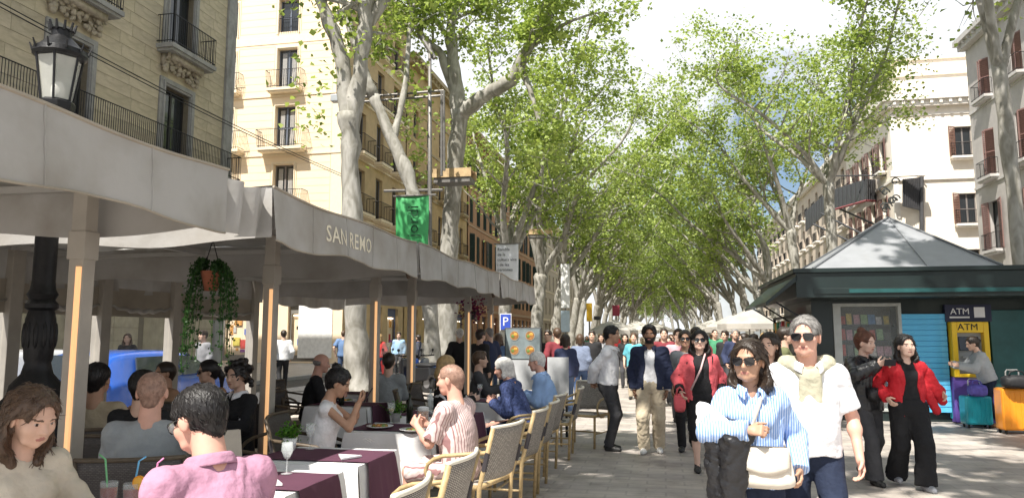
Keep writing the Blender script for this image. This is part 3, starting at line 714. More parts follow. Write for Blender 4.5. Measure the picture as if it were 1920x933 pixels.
def awning(y0, y1, label, ph, text=None, posts=(), pw=.112):
    T = thing('terrace_awning', label, 'awning', (0, 0, 0), 0, 'cream canvas awnings over the restaurant terrace')
    d = y1 - y0; zr = 3.35; xm = (XV + XB) / 2; yc = (y0 + y1) / 2
    mb = MB()
    def roof(u, v):
        x = XB + (XV - XB) * u; y = y0 + d * v
        k = min(min(u, 1 - u) / .5, min(v, 1 - v) / .5); sag = -.07 * math.sin(math.pi * k)
        return (x, y, vtop(v, y) + (zr - 2.7) * k + sag + .012 * math.sin(9 * x + 3 * y))
    mb.sheet(roof, 22, 20); mb.build('roof_canvas', canvas, T, True)
    def val(u, v):
        y = y0 + d * u; z = vbot(u, y) + (vtop(u, y) - vbot(u, y)) * v; return (vx(y, z, ph), y, z)
    fv = MB().sheet(val, 60, 6).build('front_valance', canvas, T, True)
    MB().tube([(vx(y0 + d * i / 40, vbot(i / 40, y0 + d * i / 40), ph), y0 + d * i / 40, vbot(i / 40, y0 + d * i / 40)) for i in range(41)], .008, 5).build('hem', canvas_in, fv)
    MB().tube([(vx(y0 + d * i / 40, 2.7, ph) + .004, y0 + d * i / 40, vtop(i / 40, y0 + d * i / 40)) for i in range(41)], .011, 5).build('piping', canvas_in, fv)
    for yy, s in ((y0, -1), (y1, 1)):
        MB().sheet(lambda u, v: (XB + (XV - XB) * u, yy + s * .02 * math.sin(u * 30) * (1 - v), 2.30 + .03 * math.sin(u * 14) + v * (.40 - .03 * math.sin(u * 14))), 40, 4).build('end_valance', canvas, T, True)
    MB().sheet(lambda u, v: (XB - .02 * math.sin(u * 40) * (1 - v), y0 + d * u, 2.2 + .02 * math.sin(u * 20) + v * .5), 40, 4).build('back_valance', canvas, T, True)
    for i in range(1, 5):
        yy = y0 + d * i / 5; MB().tube([(vx(yy, z_, ph) + .004, yy + .004 * math.sin(z_ * 40), z_) for z_ in [vbot(i / 5, yy) + (vtop(i / 5, yy) - vbot(i / 5, yy)) * k / 6 for k in range(7)]], .0055, 4).build('seam', canvas, fv)
    fr = MB()
    for x in (XV - .06, -3.8, -5.6, XB + .08): fr.bar((x, y0 + .06, 2.62), (x, y1 - .06, 2.62), .06, .06)
    for i in range(4):
        y = y0 + .08 + (d - .16) * i / 3; fr.bar((XV - .1, y, 2.60), (xm, y, 3.2 if i in (1, 2) else 2.62), .05, .05); fr.bar((xm, y, 3.2 if i in (1, 2) else 2.62), (XB + .1, y, 2.60), .05, .05)
    fr.build('frame', alum, T)
    for y in posts:
        p = MB().bx(-3.8 - pw / 2, -3.8 + pw / 2, y - pw / 2, y + pw / 2, 0, 2.59).build('post', postm, T, bevel=.008)
        MB().bx(-3.8 - pw * .6, -3.8 + pw * .6, y - pw * .6, y + pw * .6, 2.10, 2.29).build('collar', postm, p, bevel=.006)
        MB().bx(-3.8 + .022, -3.8 + .050, y - pw / 2 - .022, y - pw / 2 - .001, .42, 2.05).build('post_edge_strip', stripm, p)
    return T, fv
ycorner = lambda p_: px(p_, 400, X=XV).y
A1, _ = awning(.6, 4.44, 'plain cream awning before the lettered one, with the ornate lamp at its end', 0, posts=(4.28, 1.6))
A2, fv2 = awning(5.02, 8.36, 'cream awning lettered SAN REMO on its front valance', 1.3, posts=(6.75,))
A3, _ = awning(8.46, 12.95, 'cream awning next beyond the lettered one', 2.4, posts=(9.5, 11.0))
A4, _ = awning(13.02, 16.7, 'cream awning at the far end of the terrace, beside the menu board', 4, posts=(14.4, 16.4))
lt = letters('SAN REMO', .205, frame((0, 6.45, 2.475), (0, 1, 0), (0, 0, 1), (1, 0, 0)), mat('gold_lettering', (.8, .74, .6), .7, .15, 20), fv2, 'lettering', .001, spacing=1.06, bold=.008)
for v in lt.data.vertices: v.co.x += vx(v.co.y, v.co.z, 1.3) + .006
# gathered canvas bundles between awnings
MBG = MB().sheet(lambda u, v: (XV - .05 + .05 * math.sin(u * 19 + v) + .05 * (v - 1), 4.40 + .66 * u, 2.36 - .06 * math.sin(u * 3.1) + .36 * v), 40, 8).build('gap_curtain', canvas, None, True); tag(MBG, 'pleated cream canvas closing the gap before the lettered awning', 'canvas')
for y, w_, lab in ((8.41, .045, 'dark rolled tie hanging in the gap after the lettered awning'), (12.98, .05, 'rolled canvas tie in the gap before the far awning')):
    o = MB().tube([(XV - .1, y + .02 * math.sin(i), 2.72 - i * .075) for i in range(7)], [w_ * .5, w_ * .8, w_, w_ * .9, w_ * 1.05, w_ * .9, w_ * .5], 10, flat=.8).build('rolled_canvas', canvas_in if w_ > .1 else mat('dark_canvas', (.16, .12, .09), .9), None, True)
    tag(o, lab, 'canvas')
# back screen of clear plastic
pvc = bpy.data.materials.new('clear_pvc'); pvc.use_nodes = True
n_ = pvc.node_tree.nodes; l_ = pvc.node_tree.links.new; b_ = n_['Principled BSDF']; b_.inputs['Base Color'].default_value = (.62, .62, .64, 1); b_.inputs['Roughness'].default_value = .25
tr_ = n_.new('ShaderNodeBsdfTransparent'); tr_.inputs[0].default_value = (.93, .94, .96, 1); ms_ = n_.new('ShaderNodeMixShader')
t_ = n_.new('ShaderNodeTexCoord'); z_ = n_.new('ShaderNodeTexNoise'); z_.inputs['Scale'].default_value = 2.5; z_.inputs['Detail'].default_value = 6
mp_ = n_.new('ShaderNodeMapping'); mp_.inputs['Scale'].default_value = (1, 2.5, .5); mr_ = n_.new('ShaderNodeMapRange'); mr_.inputs[1].default_value = .35; mr_.inputs[2].default_value = .75; mr_.inputs[3].default_value = .95; mr_.inputs[4].default_value = .72
l_(t_.outputs['Object'], mp_.inputs[0]); l_(mp_.outputs[0], z_.inputs['Vector']); l_(z_.outputs['Fac'], mr_.inputs[0]); l_(mr_.outputs[0], ms_.inputs[0]); l_(b_.outputs[0], ms_.inputs[1]); l_(tr_.outputs[0], ms_.inputs[2]); l_(ms_.outputs[0], n_['Material Output'].inputs[0])
SCR = thing('terrace_screen', 'beige canvas back screen with clear plastic windows along the terrace road side', 'screen', (XB, 0, 0))
for i, y in enumerate((1.2, 3.2, 5.25, 7.35, 8.8, 10.3, 12.6)):
    MB().bx(-.08, .08, y - .09, y + .09, 0, 2.6).build('post', postm, SCR, bevel=.01)
ys = (1.2, 3.2, 5.25, 7.35, 8.8, 10.3, 12.6)
for a, b in zip(ys, ys[1:]):
    MB().bx(-.012, .012, a + .1, b - .1, 1.86, 2.25).build('canvas_border', canvas_in, SCR); MB().bx(-.012, .012, a + .1, b - .1, 0, .5).build('canvas_border', canvas_in, SCR)
    MB().sheet(lambda u, v: (.012 * math.sin(u * 21 + v * 5) + .008 * math.sin(u * 47 - v * 3), a + .1 + (b - a - .2) * u, .5 + 1.36 * v), 60, 8).build('plastic_window', pvc, SCR, True)
    MB().tube([(.03, a + .1 + (b - a - .2) * i / 16, 2.0 - .06 * math.sin(math.pi * i / 16) + .015 * math.sin(i * 2.1)) for i in range(17)], [.015 + .02 * math.sin(math.pi * i / 16) for i in range(17)], 8).build('rolled_blind', canvas, SCR, True)
# ornate lamp
iron = mat('black_cast_iron', (.016, .016, .018), .45, .2, 30, bump=.15, metal=.3)
lx = px(84, 500, Y=4.73).x
LP = thing('street_lamp', 'ornate black cast-iron lamp post with crowned glass lantern above the awning', 'street lamp', (lx, 4.73, 0))
MB().lathe([(.30, 0), (.30, .12), (.26, .16), (.27, .5), (.24, .62), (.27, .74), (.245, .8), (.25, 1.0), (.245, 1.1), (.19, 1.16), (.17, 1.24), (.105, 1.32), (.085, 1.4), (.095, 1.43), (.1, 1.5), (.11, 1.6), (.1, 1.72), (.085, 1.78), (.11, 1.8), (.11, 1.83), (.085, 1.86), (.105, 1.9), (.085, 1.94), (.078, 2.0), (.078, 2.5), (.09, 2.55), (.06, 2.62), (.05, 2.95), (.07, 3.0), (.045, 3.05), (.045, 3.2)], 20).build('post', iron, LP, auto=True)
fl = MB()
for i in range(12):
    a = i * math.pi / 6; fl.tube([(.255 * math.cos(a), .255 * math.sin(a), .2), (.262 * math.cos(a), .262 * math.sin(a), .7), (.262 * math.cos(a), .262 * math.sin(a), 1.05)], .02, 6)
    fl.ell((.1 * math.cos(a), .1 * math.sin(a), 1.6), (.02, .02, .1), 6, 5)
fl.build('relief', iron, LP, True)['kind'] = 'stuff'
hd = MB()
hd.lathe([(.05, 3.2), (.12, 3.24), (.145, 3.3), (.15, 3.34), (.13, 3.36)], 8)
for i in range(6):
    a = i * math.pi / 3; c, s = math.cos(a), math.sin(a); hd.tube([(.128 * c, .128 * s, 3.34), (.19 * c, .19 * s, 3.72)], .011, 5)
hd.lathe([(.2, 3.71), (.225, 3.73), (.215, 3.77), (.17, 3.80), (.11, 3.86), (.085, 3.88), (.085, 3.93), (.1, 3.94), (.08, 3.945)], 12)
for i in range(10):
    a = i * math.pi / 5; hd.tube([(.092 * math.cos(a), .092 * math.sin(a), 3.93), (.112 * math.cos(a), .112 * math.sin(a), 4.0)], [.014, .01], 5)
    hd.tube([(.215 * math.cos(a), .215 * math.sin(a), 3.75), (.24 * math.cos(a), .24 * math.sin(a), 3.81)], [.012, .006], 5)
hd.v = [(a * .86, b * .86, c if c < 3.2 else 3.2 + (c - 3.2) * .97 + .03) for a, b, c in hd.v]
LH = hd.build('lantern_frame', iron, LP, auto=True)
lgl = mat('lantern_glass', (.72, .72, .66), .15, .05, alpha=.42)
MB().lathe([(.101, 3.375), (.152, 3.715)], 6).build('lantern_glass', lgl, LH)
MB().ell((0, 0, 3.46), (.05, .05, .09), 10, 8).build('bulb', mat('frosted_bulb', (.8, .79, .75), .4, 0), LH, True)
# cables strung along the stone building
cb = MB()
for dz in (0, .12): cb.tube([(-17.2 + .0 * t, 5 + 35 * t / 10, 10.9 - .05 * t + dz - .5 * math.sin(math.pi * t / 10)) for t in range(11)], .018, 5)
tag(cb.build('overhead_cables', mat('black_cable', (.02, .02, .02), .6), None, True), 'pair of sagging black cables strung across the stone building front', 'cable')
# ------------------------------------------------------------------ kiosk
KY = 15.3
kx = lambda p_, y=600, Y=KY: px(p_, y, Y=Y).x
kz = lambda p_, y, Y=KY: px(p_, y, Y=Y).z
kg = mat('dark_green_paint', (.008, .018, .0175), .5, .15, 5, coat=.2); kteal = mat('teal_gloss_panel', (.02, .085, .085), .25, .2, 3)
zinc = mat('zinc_roof', (.34, .35, .37), .45, .1, 3, metal=.3, wear=((.33, .33, .34), .58, 2))
K = thing('kiosk', 'dark green newspaper kiosk with grey hipped roof and cash machine in its front', 'kiosk', (kx(1660), KY, 0))
ox = K.location.x
def kb_(p0, p1, y0, y1, d0, d1): # pixel rectangle on the front -> box spanning depth d0..d1 (local y, - = proud)
    return (kx(p0, (y0 + y1) / 2) - ox, kx(p1, (y0 + y1) / 2) - ox, d0, d1, kz((p0 + p1) / 2, y1), kz((p0 + p1) / 2, y0))
xl, xr = kx(1522) - ox, kx(2080) - ox; zt = kz(1650, 556)
wl = MB(); e0, e1 = kx(1562) - ox, kx(1690) - ox; w0, w1 = kz(1625, 770), kz(1625, 568)
wl.bx(xl, e0, 0, 3.3, 0, 2.5); wl.bx(e0, e1, 0, .1, 0, w0); wl.bx(e0, e1, 0, .1, w1, 2.5); wl.bx(e1, xr, .06, 3.3, 0, 2.5); wl.bx(e0, e1, .7, 3.3, 0, 2.5)
wl.build('wall', kg, K)
MB().bx(e0, e0 + .14, -.03, .1, w0, w1).bx(e1 - .06, e1, -.03, .1, w0, w1).bx(e0 + .14, e1 - .06, -.03, .1, w1 - .06, w1).bx(e0 + .14, e1 - .06, -.03, .1, w0, w0 + .05).build('window_frame', mat('pale_metal_frame', (.42, .44, .42), .5), K, bevel=.006)
MB().bx(e0 + .14, e1 - .06, .06, .068, w0 + .05, w1 - .06).build('pane', mat('clear_glass', (.6, .65, .65), .05, 0, alpha=.13), K)
rs = random.Random(3); MAGC = [mat('magazine_%d' % i, c, .4, .5, 30) for i, c in enumerate([(.5, .08, .06), (.6, .55, .5), (.08, .2, .4), (.65, .5, .1), (.1, .1, .1), (.25, .4, .2), (.55, .3, .35), (.7, .7, .68)])]
for r_ in range(6):
    z0 = w0 + .1 + r_ * (w1 - w0 - .2) / 6; s_ = MB().bx(e0 + .14, e1 - .06, .3, .66, z0 - .02, z0).build('shelf', kg, K)
    for c_ in range(7):
        a = e0 + .18 + c_ * (e1 - e0 - .26) / 7; h_ = rs.uniform(.14, .22)
        MB().box((a + .06, .36 + rs.uniform(0, .05), z0 + h_ / 2 + .004), (rs.uniform(.09, .14), .015, h_), Matrix.Rotation(R(-14), 3, 'X')).bx(a + .03, a + .09, .40, .42, z0 + .001, z0 + h_ * .5).build('magazine', rs.choice(MAGC), s_)
# cyan slatted panel
c0, c1, _, _, cz0, cz1 = kb_(1692, 1778, 588, 772, 0, 0)
cy = mat('cyan_panel', (.10, .47, .76), .35, .08, 3, wear=((.2, .56, .78), .6, 2))
SP = MB().bx(c0, c1, -.004, .058, cz0, cz1).build('shutter_panel', cy, K)
us = MB().bx(0, c1 - c0, -.022, 0, 0, (cz1 - cz0) / 18 - .012).mesh('slat', cy)
for i in range(18): inst('slat', us, SP, (c0, -.005, cz0 + i * (cz1 - cz0) / 18 + .006))
# cash machine
a0, a1, _, _, az0, az1 = kb_(1781, 1850, 603, 706, 0, 0)
ym = mat('yellow_atm', (.86, .56, .03), .35, .05); gm = mat('grey_atm', (.34, .36, .38), .4, .1)
AT = MB(); f_ = .09; zs1, zs0 = az1 - .2, az0 + .06
AT.bx(a0, a0 + f_, -.16, .05, az0, az1).bx(a1 - f_, a1, -.16, .05, az0, az1).bx(a0 + f_, a1 - f_, -.16, .05, zs1, az1).bx(a0 + f_, a1 - f_, -.16, .05, az0, zs0)
AT = AT.build('cash_machine', ym, K, bevel=.012)
MB().bx(a0 + f_, a1 - f_, -.02, .04, zs0, zs1).build('fascia_panel', gm, AT)
am = (a0 + a1) / 2
MB().box((am, -.05, zs1 - .2), (.34, .03, .26), Matrix.Rotation(R(-12), 3, 'X')).build('screen', mat('dark_screen', (.03, .04, .06), .15, 0), AT, bevel=.006)
MB().box((am - .02, -.09, zs0 + .16), (.3, .1, .05), Matrix.Rotation(R(20), 3, 'X')).box((am, -.06, zs0 + .3), (.26, .05, .035), None).build('keypad', mat('keypad_steel', (.45, .46, .47), .35, .1, metal=.7), AT, bevel=.006)
letters('ATM', .17, frame((am - .04, -.164, az1 - .1), (1, 0, 0), (0, 0, 1), (0, -1, 0)), mat('black_print', (.015, .015, .015), .6, 0), AT)
MB().bx(a0 - .02, a1 + .02, -.12, .05, .02, az0 - .003).build('purple_base', mat('violet_panel', (.13, .08, .34), .4, .15), AT)
hb = MB().bx(a0 - .06, a1 + .1, -.06, .05, az1 + .003, az1 + .32).build('header', mat('navy_header', (.015, .018, .05), .4), AT)
letters('ATM', .16, frame((am - .12, -.063, az1 + .19), (1, 0, 0), (0, 0, 1), (0, -1, 0)), mat('white_print', (.8, .8, .8), .5, 0), hb)
MB().bx(am - .3, am + .04, -.064, -.061, az1 + .07, az1 + .1).bx(am + .12, am + .3, -.064, -.061, az1 + .08, az1 + .27).build('header_print', MATS['white_print'], hb)
g0, g1, _, _, gz0, gz1 = kb_(1862, 2070, 580, 792, 0, 0)
MB().bx(g0, g0 + 1.2, -.01, .05, .05, gz1).bx(g0 + 1.24, g1, -.01, .05, .05, gz1).build('side_panel', kteal, K, bevel=.01)
# eaves, fascia, roof
EY = -.95
q0 = px(1492, 520, Y=KY + EY).x - ox; q1 = xr + .9; zf0 = px(1700, 556, Y=KY + EY).z; zf1 = px(1700, 500, Y=KY + EY).z
MB().bx(q0, q1, EY, 4.1, zf0, zf1 - .08).bx(q0 - .05, q1 + .05, EY - .05, 4.15, zf1 - .08, zf1).bx(q0 + .3, q1, EY - .015, EY - .001, zf0 + .06, zf0 + .17).build('fascia', kg, K, bevel=.012)
MB().bx(q0 + .9, q1, EY - .03, EY - .016, zf0 + .08, zf0 + .15).build('fascia_reflection_strip', kteal, K)  # teal reflection along the fascia, put in as a coloured strip
ap = px(1665, 409, Y=KY + 1.6); ap = Vector((ap.x - ox, 1.6, ap.z)); b0 = px(1524, 498, Y=KY - .75).x - ox; b1 = px(1880, 498, Y=KY - .75).x - ox
rp_ = [Vector((b0, -.75, zf1 + .002)), Vector((b1, -.75, zf1 + .002)), Vector((b1, 3.9, zf1 + .002)), Vector((b0, 3.9, zf1 + .002))]
rf = MB()
for i in range(4): rf.add([rp_[i], rp_[(i + 1) % 4], ap], [(0, 1, 2)])
rf.add(rp_, [(3, 2, 1, 0)]); rf = rf.build('roof', zinc, K)
hp = MB()
for p_ in rp_: hp.tube([p_ + Vector((0, 0, .02)), ap + Vector((0, 0, .02))], .022, 6)
m_ = (rp_[0] + rp_[1]) / 2
hp.build('ridge_cap', mat('ridge_lead', (.16, .17, .18), .5), rf)
for t in (.5,):
    MB().tube([rp_[0].lerp(rp_[1], .62) + Vector((0, -.004, .012)), ap + Vector((0, -.004, .012))], .012, 5).build('seam', zinc, rf)
# raised flap awning on the promenade side, goods below it
fy0, fy1 = EY, 2.6
tip = px(1402, 577, Y=KY + 2.0)
fl_ = MB(); xo = tip.x - ox; zo = tip.z
for dz, w_ in ((0, .05),):
    fl_.add([(q0 + .02, fy0, zf1 - .12), (q0 + .02, fy1, zf1 - .12), (xo, fy1, zo), (xo, fy0, zo), (q0 + .02, fy0, zf1 - .22), (q0 + .02, fy1, zf1 - .22), (xo, fy1, zo - .06), (xo, fy0, zo - .06)],
            [(0, 1, 2, 3), (7, 6, 5, 4), (0, 3, 7, 4), (3, 2, 6, 7), (2, 1, 5, 6), (1, 0, 4, 5)])
fl_.build('flap_awning', kg, K)
for i in range(3): MB().bar((xl, fy0 + .5 + i * 1.8, 1.75), (xo + .25, fy0 + .5 + i * 1.8, zo + .02), .03, .03).build('flap_strut', ironm, K)
rk = thing('souvenir_rack', 'rack of dangling souvenirs and postcards under the kiosk side flap', 'rack', (ox + xl - .28, KY + 1.2, 0))
MB().bx(-.03, .03, -1.7, -1.66, 0, 2.0).bx(-.03, .03, 1.66, 1.7, 0, 2.0).bx(-.02, .02, -1.66, 1.66, 1.95, 2.0).bx(-.02, .02, -1.66, 1.66, 1.2, 1.24).build('frame', ironm, rk)
for i in range(60):
    y_ = rs.uniform(-1.6, 1.6); z_ = rs.choice((1.93, 1.2)) - rs.uniform(.03, .1); h_ = rs.uniform(.12, .35)
    MB().bx(-rs.uniform(.02, .09), rs.uniform(.02, .09), y_ - .05, y_ + .05, z_ - h_, z_).build('souvenir', rs.choice(goods), rk)
# ------------------------------------------------------------------ suitcases
def suitcase(label, loc_, rz, w, d, h, m, grp='hard-shell suitcases by the cash machine'):
    S = thing('suitcase', label, 'suitcase', loc_, rz, grp)
    MB().bx(-w / 2, w / 2, -d / 2, d / 2, .06, h).build('shell', m, S, bevel=.035)
    rb = MB(); n = 6
    for i in range(n): x = -w / 2 + w * (i + .5) / n; rb.bx(x - .012, x + .012, -d / 2 - .006, d / 2 + .006, .1, h - .05)
    rb.build('rib', m, S)
    for sx in (-1, 1):
        for sy in (-1, 1):
            MB().tube([(sx * (w / 2 - .05) - .012, sy * (d / 2 - .05), .03), (sx * (w / 2 - .05) + .012, sy * (d / 2 - .05), .03)], .03, 10).bx(sx * (w / 2 - .05) - .015, sx * (w / 2 - .05) + .015, sy * (d / 2 - .05) - .012, sy * (d / 2 - .05) + .012, .03, .065).build('wheel', ironm, S)
    MB().tube([(-.1, 0, h), (-.1, 0, h + .26), (-.08, 0, h + .29), (.08, 0, h + .29), (.1, 0, h + .26), (.1, 0, h)], .011, 6).build('handle', alum, S)
    MB().bx(-w / 2, w / 2, -.008, .008, .09, h - .03).build('zip', ironm, S) if False else None
    return S
tq = mat('teal_shell', (.02, .34, .42), .3, .08, coat=.3); orm = mat('orange_shell', (.9, .32, .02), .3, .06, coat=.3)
def gp(x, y): v = px(x, y, z=0); return (v.x, v.y, 0)
suitcase('teal hard-shell suitcase standing against the violet cash machine base', gp(1797, 790), R(8), .36, .26, .62, tq)
suitcase('teal hard-shell suitcase with a violet bag on top', gp(1832, 801), R(4), .44, .28, .55, tq)
S3 = suitcase('orange hard-shell suitcase carrying a black holdall', gp(1906, 812), R(3), .5, .3, .74, orm)
def bag(name, label, loc_, rz, w, d, h, m, cat='bag', straps=True, slump=.0):
    o = thing(name, label, cat, loc_, rz)
    mb = MB()
    def f(u, v):
        a = u * 2 * math.pi; th = v * math.pi; e = .55
        sg = lambda x: math.copysign(abs(x) ** e, x)
        return (w / 2 * sg(math.cos(a)) * sg(math.sin(th)) ** 1 , d / 2 * sg(math.sin(a)) * sg(math.sin(th)), h / 2 - h / 2 * sg(math.cos(th)) + .012 * math.sin(a * 5 + th * 7))
    mb.sheet(f, 28, 14); mb.build('body', m, o, True)
    if straps: MB().tube([(-w * .28, 0, h * .95), (-w * .2, .02, h * 1.3), (0, .03, h * 1.42), (w * .2, .02, h * 1.3), (w * .28, 0, h * .95)], .012, 6).build('handle', m, o, True)
    return o
bag('holdall', 'black holdall resting on the orange suitcase', (S3.location.x, S3.location.y - .18, .745), 0, .46, .28, .2, mat('black_nylon', (.02, .02, .022), .6, .2, 20))
g_ = gp(1832, 801); bag('violet_bag', 'small violet bag lying on the teal suitcase', (g_[0], g_[1] - .13, .555), .1, .3, .2, .19, mat('violet_nylon', (.12, .1, .42), .6, .3, 14))
# ------------------------------------------------------------------ dark metal canopy on the white building
dk = mat('charcoal_metal', (.07, .07, .075), .5, .15, 2, metal=.3); rdm = mat('red_edge', (.3, .08, .09), .6)
GC = thing('metal_canopy', 'dark ribbed metal canopy with lattice struts jutting from the white corner building', 'canopy', (17.4, 58, 0))
gY = 54.
gp3 = lambda x, y, Y: px(x, y, Y=Y) - Vector((17.4, 58, 0))
pan = [[(1510, 434, 80), (1553, 394, 72), (1553, 358, 72), (1510, 396, 80)], [(1553, 394, 72), (1625, 374, 63), (1625, 335, 63), (1553, 358, 72)], [(1625, 374, 63), (1655, 376, 66), (1655, 338, 66), (1625, 335, 63)], [(1692, 386, 59), (1728, 394, 59.6), (1728, 332, 59.6), (1692, 336, 59)]]
for P4 in pan:
    a = [gp3(*p_) for p_ in P4]; off = Vector((.12, .25, 0))
    o = MB().add(a + [p_ + off for p_ in a], [(0, 1, 2, 3), (7, 6, 5, 4), (0, 4, 5, 1), (1, 5, 6, 2), (2, 6, 7, 3), (3, 7, 4, 0)]).build('fascia_panel', dk, GC)
    rb = MB()
    for i in range(9):
        t = (i + .5) / 9; rb.bar(a[0].lerp(a[1], t) - off * .15, a[3].lerp(a[2], t) - off * .15, .05, .05)
    rb.build('rib', dk, o)
a, b = gp3(1553, 396, 71.9), gp3(1655, 378, 65.9); MB().tube([a, gp3(1625, 376, 62.9), b], .09, 6).build('edge_strip', rdm, GC)
stt = MB()
for p_, q_ in (((1560, 385), (1650, 425)), ((1540, 400), (1620, 440)), ((1525, 420), (1600, 455)), ((1625, 372), (1700, 388)), ((1650, 425), (1700, 375)), ((1640, 350), (1700, 350))): stt.tube([gp3(*p_, 72), gp3(*q_, 64)], .09, 6)
stt.build('strut', dk, GC)
orn = MB(); rs = random.Random(12); grn = mat('verdigris_metal', (.03, .035, .035), .6, .3, 3)
for i in range(9):
    x, y = rs.uniform(1655, 1690), rs.uniform(330, 400); c = gp3(x, y, 58.5)
    orn.tube([c + Vector((.32 * math.cos(t) * (1 - t / 9), 0, .32 * math.sin(t) * (1 - t / 9))) for t in [k * .6 for k in range(12)]], .05, 5)
orn.build('scroll_ornament', grn, GC, True)
MB().tube([gp3(1728, 460, 59.5), gp3(1728, 330, 59.5)], .15, 6).tube([gp3(1545, 330, 66), gp3(1735, 328, 59.5)], .06, 6).build('mast', dk, GC)
MB().box(gp3(1702, 325, 58.5), (2.4, .4, .45)).build('white_box', R2t, GC)
# ------------------------------------------------------------------ light gantry, banners, signs
gal = mat('weathered_steel', (.2, .19, .18), .55, .2, 8, metal=.5); wood = mat('raw_timber', (.5, .36, .2), .8, .25, 5, bump=.2)
YG = 25.
GN = thing('light_gantry', 'tall steel light pole with twin horizontal arms and timber deck beside the forked tree', 'light pole', (px(806, 690, Y=YG).x, YG, 0))
def g3(x, y, Y=YG): return px(x, y, Y=Y) - GN.location
MB().tube([(0, 0, 0), (0, 0, .5), (0, 0, .5), g3(806, 340), g3(806, 80)], [.13, .12, .085, .08, .06], 10).build('pole', gal, GN, True)
for dy_ in (0, 9): MB().tube([g3(680, 182 + dy_), g3(832, 170 + dy_)], .045, 8).build('arm', gal, GN)
MB().tube([g3(828, 170), g3(828, 330)], .05, 8).tube([g3(832, 170), g3(833, 320)], .05, 8).build('drop_bar', gal, GN)
MB().box(g3(632, 185), (.42, .3, .26)).bar(g3(650, 185), g3(684, 184), .06, .06).build('floodlight', mat('pale_metal', (.45, .48, .5), .4, .1, metal=.3), GN, bevel=.02)
MB().tube([g3(720, 358), g3(830, 356)], .05, 6).build('bracket', gal, GN); MB().tube([g3(790, 70), g3(815, 110)], .09, 8).build('bracket', gal, GN)
DK = thing('timber_deck', 'small raw timber deck box clamped round the stout tree trunk', 'platform', px(852, 330, Y=25.9), 0, 'timber boxes on the tree trunks')
for i in range(6): MB().bx(-.72 + i * .24, -.72 + i * .24 + .225, -.4, .4, .14, .18).build('plank', wood, DK)
for s_ in (-1, 1): MB().bx(-.74, .74, s_ * .41 - .02, s_ * .41 + .02, -.12, .2).build('side_board', wood, DK)
MB().bx(-.68, .68, -.38, .38, -.3, -.1).build('underframe', gal, DK)
dup(DK, px(1012, 437, Y=44), .1, 'timber deck box on the trunk beside the white text banner')
def banner(label, p0, p1, Y, m, nm='banner', cat='banner'):
    a = px(p0[0], p0[1], Y=Y); b = px(p1[0], p1[1], Y=Y); w, h = b.x - a.x, a.z - b.z
    o = thing(nm, label, cat, ((a.x + b.x) / 2, Y, b.z))
    MB().sheet(lambda u, v: (-w / 2 + w * u, .03 * math.sin(u * 4 + v * 6) , h * v), 10, 14).build('cloth', m, o, True, solid=.006)
    MB().tube([(-w / 2 - .1, 0, h + .02), (w / 2 + .25, 0, h + .02)], .03, 6).build('rod', gal, o); MB().tube([(-w / 2 - .02, 0, -.02), (w / 2 + .02, 0, -.02)], .02, 6).build('rod', gal, o)
    return o, w, h
gb, w_, h_ = banner('green vertical banner with dark sideways lettering hung by the tree', (743, 369), (803, 462), 22.6, mat('green_banner', (.06, .36, .12), .6, .12, 2))
for v in letters('jordi', .55, frame((.06, -.06, h_ * .5), (0, 0, 1), (-1, 0, 0), (0, -1, 0)), mat('dark_green_print', (.01, .07, .025), .6, 0), gb, depth=.002).data.vertices: v.co.x *= 1.0
wb_, w_, h_ = banner('white banner with small black printed lines, hung before the shuttered building', (930, 458), (972, 530), 34, mat('white_banner', (.72, .74, .78), .6, .05))
for i, t_ in enumerate(['Rambla', 'de la', 'cultura viva', 'i de les', 'persones']): letters(t_, .2, frame((-w_ * .42, -.07, h_ * .86 - i * .24), (1, 0, 0), (0, 0, 1), (0, -1, 0)), MATS['black_print'], wb_, align='LEFT')
PS = thing('parking_sign', 'blue and white P parking sign on a post past the menu board', 'sign', px(948, 690, Y=17.5) * Vector((1, 1, 0)) if False else (px(948, 650, Y=17.5).x, 17.5, 0))
zc = px(948, 603, Y=17.5).z
MB().bx(-.12, .12, -.02, .0, zc - .18, zc + .18).build('plate', mat('sign_blue', (.05, .1, .5), .4, .05), PS); MB().bx(-.14, .14, .001, .02, zc - .2, zc + .2).build('border', MATS['white_print'], PS)
letters('P', .3, frame((0, -.022, zc), (1, 0, 0), (0, 0, 1), (0, -1, 0)), MATS['white_print'], PS); MB().tube([(0, .05, 0), (0, .05, zc + .25)], .03, 8).build('post', alum, PS)
